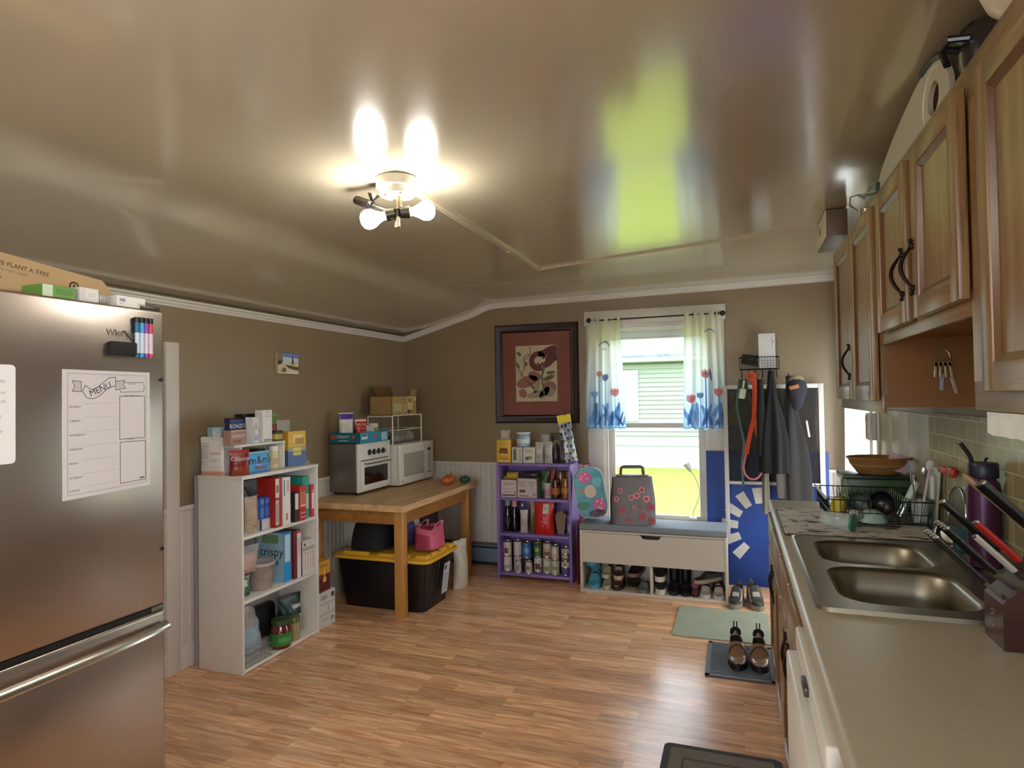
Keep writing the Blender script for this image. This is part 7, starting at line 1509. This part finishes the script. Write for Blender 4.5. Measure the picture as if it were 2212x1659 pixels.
g = MB(); g.lathe([(.0, 0), (.05, .0), (.07, .012), (.085, .055), (.110, .060), (.112, .066), (.086, .064), (.07, .095), (.05, .11), (0, .112)], GG, 12); g.build('dish_body', t, smooth=20)
t = thing('metal_cup', 'small metal measuring cup with a wire handle on the far oak cabinet', 'cup', (.52, 2.86, CT)); g = MB(); g.lathe([(.030, 0), (.038, .006), (.042, .050), (.044, .052), (.041, .050), (.036, .008), (0, .006)], M_CHROME, 24); g.build('cup_body', t)
g = MB(); g.tube([(-.04, .0, .048), (-.070, .03, .085), (-.062, .06, .125), (-.03, .045, .13), (-.02, .01, .10)], .003, M_CHROME, 6); g.build('wire_handle', t)
# keys on the side of the far cabinet
t = thing('key_bunch', 'bunch of keys with tags hanging on the dark side of the far oak cabinet', 'keys', (.643, 2.444, 1.60)); KM = mat('dull_key_metal', '#9a8a6a', .35, metal=.7); g = MB(); g.cyl((0, .003, .012), (0, -.010, .012), .004, KM, seg=8); g.tube([(.026 * math.cos(R(a)) * (1 if math.sin(R(a)) < 0 else .7), -.007, -.012 + .024 * math.sin(R(a))) for a in range(0, 360, 20)], .0022, KM, 6, closed=True); g.build('ring', t)
for i, (x, a) in enumerate(((-.020, 6), (-.008, 2), (.004, -3), (.016, -8))):
    g = MB(Matrix.Translation((x, -.008 - .0015 * i, -.030)) @ Matrix.Rotation(R(a), 4, 'Y')); g.box(-.0045, .0045, -.001, .001, -.050, .0, KM, .0006); g.cyl((0, -.001, -.004), (0, .001, -.004), .008, KM, seg=12); g.build('key', t)
for x, z, m, a in ((-.006, -.088, '#8a8ab0', 3), (.026, -.10, '#9a8a80', -14)): g = MB(Matrix.Translation((x, -.009, z)) @ Matrix.Rotation(R(a), 4, 'Y')); g.box(-.006, .006, -.001, .001, -.034, .020, C(m, .4), .0008); g.build('tag', t)
# paper towel style holder on the door casing
t = thing('wall_holder', 'white and brown latch box mounted on the side door casing', 'latch', (XR - .024, 4.222, 1.27)); g = MB(); g.box(-.045, 0, -.038, .030, -.080, .080, M_TRIM, .004); g.build('box', t)
g = MB(); g.box(-.048, -.046, -.012, .016, -.072, .066, C('#7a6440', .5), .0005); g.box(-.052, -.048, -.02, -.012, .018, .026, M_CHROME, .001); g.build('slot', t)

# ------------------------------------------------------------------ counter: drying mat, rack and dishes
KZ = .9095
t = thing('drying_mat', 'white marbled drying mat with a dark edge under the dish rack', 'mat', (.455, 3.035, KZ)); 
def marble():
    m = mat('marbled_cloth', '#cfcac2', .8); nt = m.node_tree; b = nt.nodes['Principled BSDF']; L = nt.links.new; tc = nt.nodes.new('ShaderNodeTexCoord'); mp = nt.nodes.new('ShaderNodeMapping'); mp.inputs['Scale'].default_value = (7, 16, 1); L(tc.outputs['Object'], mp.inputs[0])
    n = nt.nodes.new('ShaderNodeTexNoise'); n.inputs['Scale'].default_value = 1.2; n.inputs['Detail'].default_value = 5; n.inputs['Distortion'].default_value = 1.2; L(mp.outputs[0], n.inputs['Vector']); r = nt.nodes.new('ShaderNodeValToRGB'); e = r.color_ramp.elements
    e[0].position = .40; e[0].color = lin('#3f3b3a'); e[1].position = .455; e[1].color = lin('#cfcac2'); L(n.outputs[0], r.inputs[0]); L(r.outputs[0], b.inputs['Base Color']); return m
g = MB(); g.poly(rrect(-.290, .300, -.300, .300, .03), M_BLACK, None, .005); g.build('dark_edge', t); g = MB(); g.poly(rrect(-.286, .296, -.294, .296, .028), marble(), Matrix.Translation((0, 0, .005)), .004); g.build('pad', t)
MZ = KZ + .0092
t = thing('dish_rack', 'dark wire dish rack standing on the marbled mat', 'dish rack', (.545, 3.165, MZ)); RW = mat('dark_green_wire', '#2b3a34', .35, metal=.6); x0, x1, y0, y1 = -.195, .195, -.215, .215
g = MB()
for z, k in ((.014, .93), (.055, .96), (.108, 1.0)): g.tube([(p[0], p[1], z) for p in rrect(x0 * k, x1 * k, y0 * k, y1 * k, .03, 4)], .0028 if z > .1 else .0022, RW, 6, closed=True)
g.build('frame_wires', t)
g = MB()
for i in range(14):
    x = x0 + .02 + (x1 - x0 - .04) * i / 13
    for y in (y0, y1): g.tube([(x * .95, y * .93, .014), (x, y, .108)], .0014, RW, 5)
for i in range(15):
    y = y0 + .02 + (y1 - y0 - .04) * i / 14
    for x in (x0, x1): g.tube([(x * .93, y * .95, .014), (x, y, .108)], .0014, RW, 5)
    g.tube([(x0 * .93, y * .95, .014), (x1 * .93, y * .95, .014)], .0016, RW, 5)
o = g.build('side_wires', t); o['kind'] = 'stuff'
g = MB()
for i in range(9):
    y = -.16 + .04 * i
    for x in (-.112, .105): g.tube([(x, y, .014), (x, y, .10), (x + .004, y + .006, .112), (x + .012, y + .008, .104)], .0018, mat('pale_wire', '#8d978c', .3, metal=.8), 5)
o = g.build('plate_pegs', t); o['kind'] = 'stuff'
for x in (x0 * .9, x1 * .9):
    for y in (y0 * .9, y1 * .9): g = MB(); g.cyl((x, y, 0), (x, y, .015), .007, M_BLACK, seg=10); g.build('foot', t)
g = MB(); g.cyl((x0 - .004, y0 * .85, .109), (x0 - .004, y1 * .98, .109), .006, C('#b9b4a4', .3), seg=10); g.build('rim_reflection', t)  # pale rod standing in for the bright reflection along the rim
DZ = MZ + .0165
def cup(name, label, cat, c, r0_, r1_, h, m, rot=None, group=None, wall=.003, handle=False):
    t = thing(name, label, cat, c, group=group, rot=rot); g = MB(); g.lathe([(0, 0), (r0_, 0), (r0_ * 1.04, .004), (r1_, h), (r1_ - wall, h), (r0_ - wall * .5, .006), (0, .005)], m, 28); g.build(cat + '_body', t)
    if handle: g = MB(); g.tube([(r1_ * .92, 0, h * .8), (r1_ + .024, 0, h * .75), (r1_ + .022, 0, h * .3), (r0_ * 1.0, 0, h * .22)], .004, m, 7); g.build('handle', t)
    return t
YEL = mat('yellow_plastic', '#d8c22a', .3); YGL = mat('golden_plastic', '#b09a1c', .25)
cup('yellow_cup', 'bright yellow cup upside down in the corner of the dish rack', 'cup', (.412, 3.13, DZ + .068), .026, .034, .066, YEL, rot=(PI, 0, 0)); cup('golden_cup', 'darker yellow cup lying behind the bright yellow one in the rack', 'cup', (.420, 3.225, DZ + .036), .028, .034, .07, YGL, rot=(R(84), 0, R(20)))
BWG = 'bowls tilted in the dish rack'
def dbowl(name, label, c, r, h, m, m2=None, rot=(0, 0, 0)):
    t = thing(name, label, 'bowl', c, group=BWG, rot=rot); g = MB(); m2 = m2 or m; g.lathe([(0, 0, m), (r * .45, 0, m), (r * .8, h * .35, m), (r, h, m), (r * .97, h + .001, m2), (r * .94, h, m2), (r * .75, h * .38, m2), (r * .4, .006, m2), (0, .005, m2)], m, 32); g.build('bowl_body', t); return t
AQ = mat('pale_aqua_ceramic', '#9fb3b0', .3); VIO = mat('violet_ceramic', '#7a6a94', .3); MINT = mat('mint_plastic', '#9db5a6', .35); DKB = mat('dark_brown_ceramic', '#4a423a', .4)
dbowl('aqua_bowl', 'pale aqua bowl tilted on edge in the dish rack', (.496, 3.125, DZ + .050), .050, .045, AQ, mat('dark_green_inside', '#3f4f44', .4), rot=(R(76), 0, R(-14)))
dbowl('violet_bowl', 'violet bowl with a dark inside tilted in the dish rack', (.585, 3.115, DZ + .054), .052, .050, VIO, mat('near_black_glaze', '#151218', .3), rot=(R(78), 0, R(-20)))
dbowl('mint_bowl', 'mint bowl upside down at the front of the dish rack', (.520, 2.995, DZ + .047), .058, .046, MINT, rot=(PI, 0, 0)); dbowl('brown_bowl', 'small dark brown bowl upside down between the yellow cups and the aqua bowl', (.440, 3.045, DZ + .042), .034, .040, DKB, rot=(PI, 0, 0))
cup('white_cup', 'small white cup beside the mint bowl in the rack', 'cup', (.447, 2.972, DZ + .001), .018, .024, .044, C('#c9beb5', .35))
t = cup('drinking_glass', 'clear drinking glass with a green rim lying on the mat before the rack', 'glass', (.322, 2.90, MZ + .038), .030, .036, .12, GLASS, rot=(R(92), 0, R(62))); g = MB(); g.lathe([(.0362, .112), (.037, .114), (.037, .122), (.0358, .121)], C('#3f7a68', .3), 28); g.build('rim_band', t)
t = thing('shaker_bottle', 'silver and teal tube bottle leaning in the dish rack', 'bottle', (.640, 3.095, DZ + .002), rot=(0, R(24), 0)); g = MB(); g.cyl((0, 0, .008), (0, 0, .06), .015, M_STEEL, seg=18); g.cyl((0, 0, .06), (0, 0, .09), .0155, C('#2a5a5c', .3), seg=18); g.cyl((0, 0, .09), (0, 0, .150), .015, C('#c9d0c8', .3), seg=18); g.build('bottle_body', t); g = MB(); g.cyl((0, 0, .150), (0, 0, .168), .012, C('#b5bab0', .3), seg=18); g.build('cap', t)
t = cup('cutlery_cup', 'clear ridged cup of cutlery standing in the back corner of the rack', 'cup', (.698, 3.02, DZ + .001), .026, .032, .09, GLASS)
for i, (dx, dy, a, m, lab) in enumerate(((-.010, .0, -5, M_STEEL, 'steel fork standing in the ridged cup'), (.008, .008, 4, M_STEEL, 'steel spoon standing in the ridged cup'), (.0, -.010, 9, C('#cfcac0', .4), 'white handled spoon tallest in the ridged cup'))):
    u = thing(('fork', 'spoon', 'serving_spoon')[i], lab, 'cutlery', (.698 + dx, 3.02 + dy, DZ + .012), rot=(R(4), R(a), 0)); g = MB(); L_ = .15 + .03 * i; g.tube([(0, 0, 0), (0, 0, L_)], .0032 + .002 * (i == 2), m, 7); g.build('handle', u); g = MB()
    if i == 0:
        for k in (-1, 0, 1): g.tube([(0, 0, L_ - .01), (.006 * k, 0, L_), (.006 * k, 0, L_ + .035)], .0016, m, 6)
    else: g.ball((0, 0, L_ + .018), .020, m, .75, .25, 1.2, 12, 8)
    g.build('head', u)
# green bread box with a wicker basket on it
t = thing('bread_box', 'dark green bread box at the far end of the counter', 'bread box', (.630, 3.495, KZ)); GB = mat('dark_green_enamel', '#3f5636', .4); GD = mat('blackish_green_lid', '#1c2a20', .35)
g = MB(); g.box(-.140, .145, -.085, .115, 0, .150, GB, .008); g.build('box_body', t); g = MB(); g.box(-.160, .146, -.100, .120, .150, .168, GD, .006); g.build('lid', t); g = MB(); g.box(-.163, -.158, -.06, .06, .145, .160, C('#b9b09a', .4), .002); g.build('clasp', t)
t = thing('wicker_basket', 'oval wicker basket on top of the green bread box', 'basket', (.640, 3.495, KZ + .1685)); WK = mat('brown_wicker', '#9a6a34', .7, bump=1., bscale=160, var=.2, vscale=60, stretch=(1, 1, 3)); WKL = mat('light_wicker_band', '#b5895c', .7, bump=.8, bscale=160)
g = MB(); g.lathe([(.085, 0), (.092, .004), (.118, .040), (.122, .046, WKL), (.128, .066), (.135, .075), (.130, .077), (.115, .045), (.088, .008), (0, .006)], WK, 44, None, 1.02, .82); g.build('weave', t, smooth=50); g = MB(); g.tube([(.134 * 1.02 * math.cos(R(a)), .134 * .82 * math.sin(R(a)), .077) for a in range(0, 360, 8)], .005, WK, 7, closed=True); g.build('rim', t)
pkg('pink_napkin', 'folded pale pink napkin tucked in the wicker basket', 'napkin', (.705, 3.46, KZ + .182), (.06, .07, .085), C('#c9a8b0', .8), rot=(R(0), R(18), R(20)))
# standing items against the tiles
g = MB(); t = thing('white_chopping_board', 'narrow white chopping board standing behind the dish rack', 'chopping board', (.745, 3.06, MZ), rot=(0, R(5), 0)); g.box(-.006, .006, -.075, .075, 0, .245, C('#b5ad94', .4), .005); g.build('board', t)
t = thing('green_knife', 'white knife with a green blade leaning on the white chopping board', 'knife', (.726, 2.965, MZ + .002), rot=(R(-6), R(4), 0)); g = MB(); g.poly([(-.011, 0), (.011, 0), (.013, .10), (-.004, .125)], C('#24543a', .4), frame((0, 0, 0), (0, 1, 0), (0, 0, 1)), .0022); g.build('blade', t); g = MB(); g.cyl((.001, .003, .118), (.001, .006, .205), .009, C('#cfcdc6', .4), .011, seg=12); g.ball((.001, .006, .205), .011, C('#cfcdc6', .4), seg=12, rings=8); g.build('handle', t)
t = thing('red_scraper', 'red handled scraper lying on top of the pan lid by the tiles', 'scraper', (.752, 2.87, MZ + .001), rot=(0, R(0), R(0))); g = MB(); g.tube([(0, .01, 0), (0, .005, .20), (0, -.005, .235)], .004, M_STEEL, 7); g.build('shaft', t); g = MB(); g.box(-.012, .012, -.045, .06, .235, .262, C('#b0221c', .4), .006); g.box(-.011, .011, -.11, -.045, .232, .268, C('#b0221c', .4), .008); g.build('handle', t)
t = thing('pan_lid', 'round mesh splatter lid leaning on the tiles behind the purple bottle', 'lid', (.757, 2.795, KZ + .002), rot=(0, R(4), 0)); g = MB(); g.lathe([(.0, .001), (.098, .001), (.098, .004), (0, .004)], mat('grey_mesh_lid', '#77705f', .4, metal=.6), 36, frame((0, 0, .104), (0, 1, 0), (0, 0, 1))); g.build('mesh_disc', t); g = MB(); g.tube([(0.002, .100 * math.cos(R(a)), .104 + .100 * math.sin(R(a))) for a in range(0, 360, 10)], .004, M_CHROME, 7, closed=True); g.build('rim', t)
t = thing('steel_colander', 'shiny steel bowl on edge next to the purple bottle', 'bowl', (.722, 2.70, KZ + .046), rot=(R(80), 0, R(-32))); g = MB(); g.lathe([(0, 0), (.016, 0), (.032, .012), (.041, .031), (.044, .032), (.040, .030), (.031, .013), (0, .003)], M_SINK, 32); g.build('bowl_body', t)
t = thing('purple_water_bottle', 'purple steel water bottle with a dark screw cap and a bent straw', 'bottle', (.726, 2.38, .9215)); PB = mat('purple_powder_steel', '#4a1f42', .32, metal=.35, var=.05, vscale=30)
g = MB(); g.lathe([(.040, 0), (.0455, .004), (.046, .24), (.043, .262), (.034, .274), (.033, .280)], PB, 40); g.build('bottle_body', t); NV = mat('navy_cap', '#15152a', .4)
g = MB(); g.lathe([(.034, .278), (.040, .280), (.041, .284), (.041, .322), (.038, .327), (0, .327)], NV, 36); c_ = g.build('cap', t); g = MB(); g.tube([(-.028, .0, .325), (-.036, -.004, .350), (-.060, -.006, .388)], .0065, M_BLACK, 8); g.build('straw_arm', c_); g = MB(); g.tube([(-.060, -.006, .388), (-.072, -.006, .393), (-.090, -.006, .396)], .004, C('#a09478', .4), 8); g.build('straw_tip', c_); g = MB(); g.tube([(.006, 0, .326), (.008, 0, .338), (.014, 0, .340)], .004, NV, 7); g.build('loop', c_)
pkg('teal_box', 'small teal box between the steel bowl and the purple bottle', 'box', (.735, 2.625, KZ), (.045, .06, .085), '#1f5a63')
t = thing('dish_soap_glass', 'clear cup standing behind the knife block by the sink', 'glass', (.734, 2.07, KZ + .001)); g = MB(); g.lathe([(0, 0), (.022, 0), (.026, .08), (.025, .08), (.021, .004), (0, .003)], GLASS, 24); g.build('glass_body', t)
# knife block and its knives
t = thing('knife_block', 'dark red brown wooden knife block at the right end of the sink', 'knife block', (.535, 1.665, KZ)); KB = wood('cherry_block', '#4a1c18', '#351210', 'x', .35, 1., '#240a08', .2)
F = Matrix(((1, 0, 0, 0), (0, 0, -1, .105), (0, 1, 0, 0), (0, 0, 0, 1)))
g = MB(); g.poly([(0, 0), (.155, 0), (.235, .20), (.175, .282), (0, .100)], KB, F, .110); g.build('block', t, smooth=0)
g = MB(); FL = frame((-.0006, .052, .055), (0, -1, 0), (0, 0, 1)); LM = C('#a89488', .5)
line(g, [(-.012, -.014), (-.012, .006), (.004, .010), (.012, .020)], .003, LM, FL); line(g, [(-.004, -.018), (.008, -.018), (.010, -.004), (-.002, -.002)], .003, LM, FL, True); line(g, [(-.010, .016), (.002, .018)], .003, LM, FL); g.build('logo', t, smooth=0)
FS2 = frame((.0, .052, .100), (0, -1, 0), (.175, 0, .182)) @ Matrix.Translation((0, 0, .0006)); g = MB(); g.rect(-.050, .050, .135, .245, C('#a39b92', .4), FS2, .002)
for yy in (.16, .20, .235): g.rect(-.03, .03, yy - .004, yy + .004, M_BLACK, FS2 @ Matrix.Translation((0, 0, .0021)))
g.build('slot_sheen', t, smooth=0)  # pale plate coloured for the window's reflection on the slotted face
dK = Vector((-.70, .03, .714)).normalized(); sl = Vector((.175, 0, .182)).normalized()
def knife(label, off, y, hl, hw_, m, bl=.05, bw=.010, blade=True, cat='knife', name='kitchen_knife', group='knives in the knife block'):
    """handle sticks out of the sloped face; the blade runs down into its slot"""
    p = Vector((.535, 1.665, KZ)) + Vector((0, y, .100)) + sl * off; t = thing(name, label, cat, p, group=group)
    if blade:
        g = MB(); g.tube([dK * .001, dK * (bl + .004)], .01, M_STEEL, 4, flat=(bw, .0025)); g.build('blade', t)
    g = MB(); g.tube([dK * bl, dK * (bl + .012), dK * (bl + hl * .5), dK * (bl + hl)], hw_, m, 8, flat=(hw_ * 2.0, hw_ * 1.25)); h_ = g.build('handle', t)
    g = MB(); e = dK * (bl + hl); g.tube([e, e + dK * .004], hw_, M_STEEL, 8, flat=(hw_ * 1.9, hw_ * 1.2)); g.build('end_cap', h_)
    g = MB()
    return t
BH = mat('black_knife_handle', '#0f0e10', .35, coat=.3)
for i in range(4): knife('black steak knife, lower row, place %s from the camera side' % ('one', 'two', 'three', 'four')[i], .012, .018 + .024 * i, .128, .0092, BH, .045, group='steak knives in the lower row of the block')
for i in range(4): knife('black steak knife, upper row, place %s from the camera side' % ('one', 'two', 'three', 'four')[i], .042, .018 + .024 * i, .128, .0092, BH, .045, group='steak knives in the upper row of the block')
knife('long black handled carving knife above the two rows of steak knives', .085, .085, .150, .0105, BH, .05, .02); knife('thick black handled utensil highest in the knife block', .170, .070, .150, .0165, BH, .03, .02)
knife('red handled knife with a white blade above the steak knives', .095, .030, .110, .010, C('#a3201c', .35), .03, .022, name='paring_knife'); knife('white handled knife under the red handled one in the block', .072, .030, .10, .009, C('#b5aea6', .4), .02, .02, name='paring_knife')
t = thing('wooden_spoon', 'pale wooden spoon leaning up out of the back of the knife block', 'spoon', (.635, 1.775, KZ + .235), group=None); g = MB(); wd = mat('pale_spoon_wood', '#a08a64', .6); g.tube([(.02, .0, -.03), dK * .06, dK * .13], .007, wd, 8); g.build('handle', t); g = MB(Matrix.Translation(dK * .155) @ dK.to_track_quat('Z', 'Y').to_matrix().to_4x4()); g.ball((0, 0, 0), .030, wd, .85, .3, 1.15, 16, 10); g.build('bowl', t)
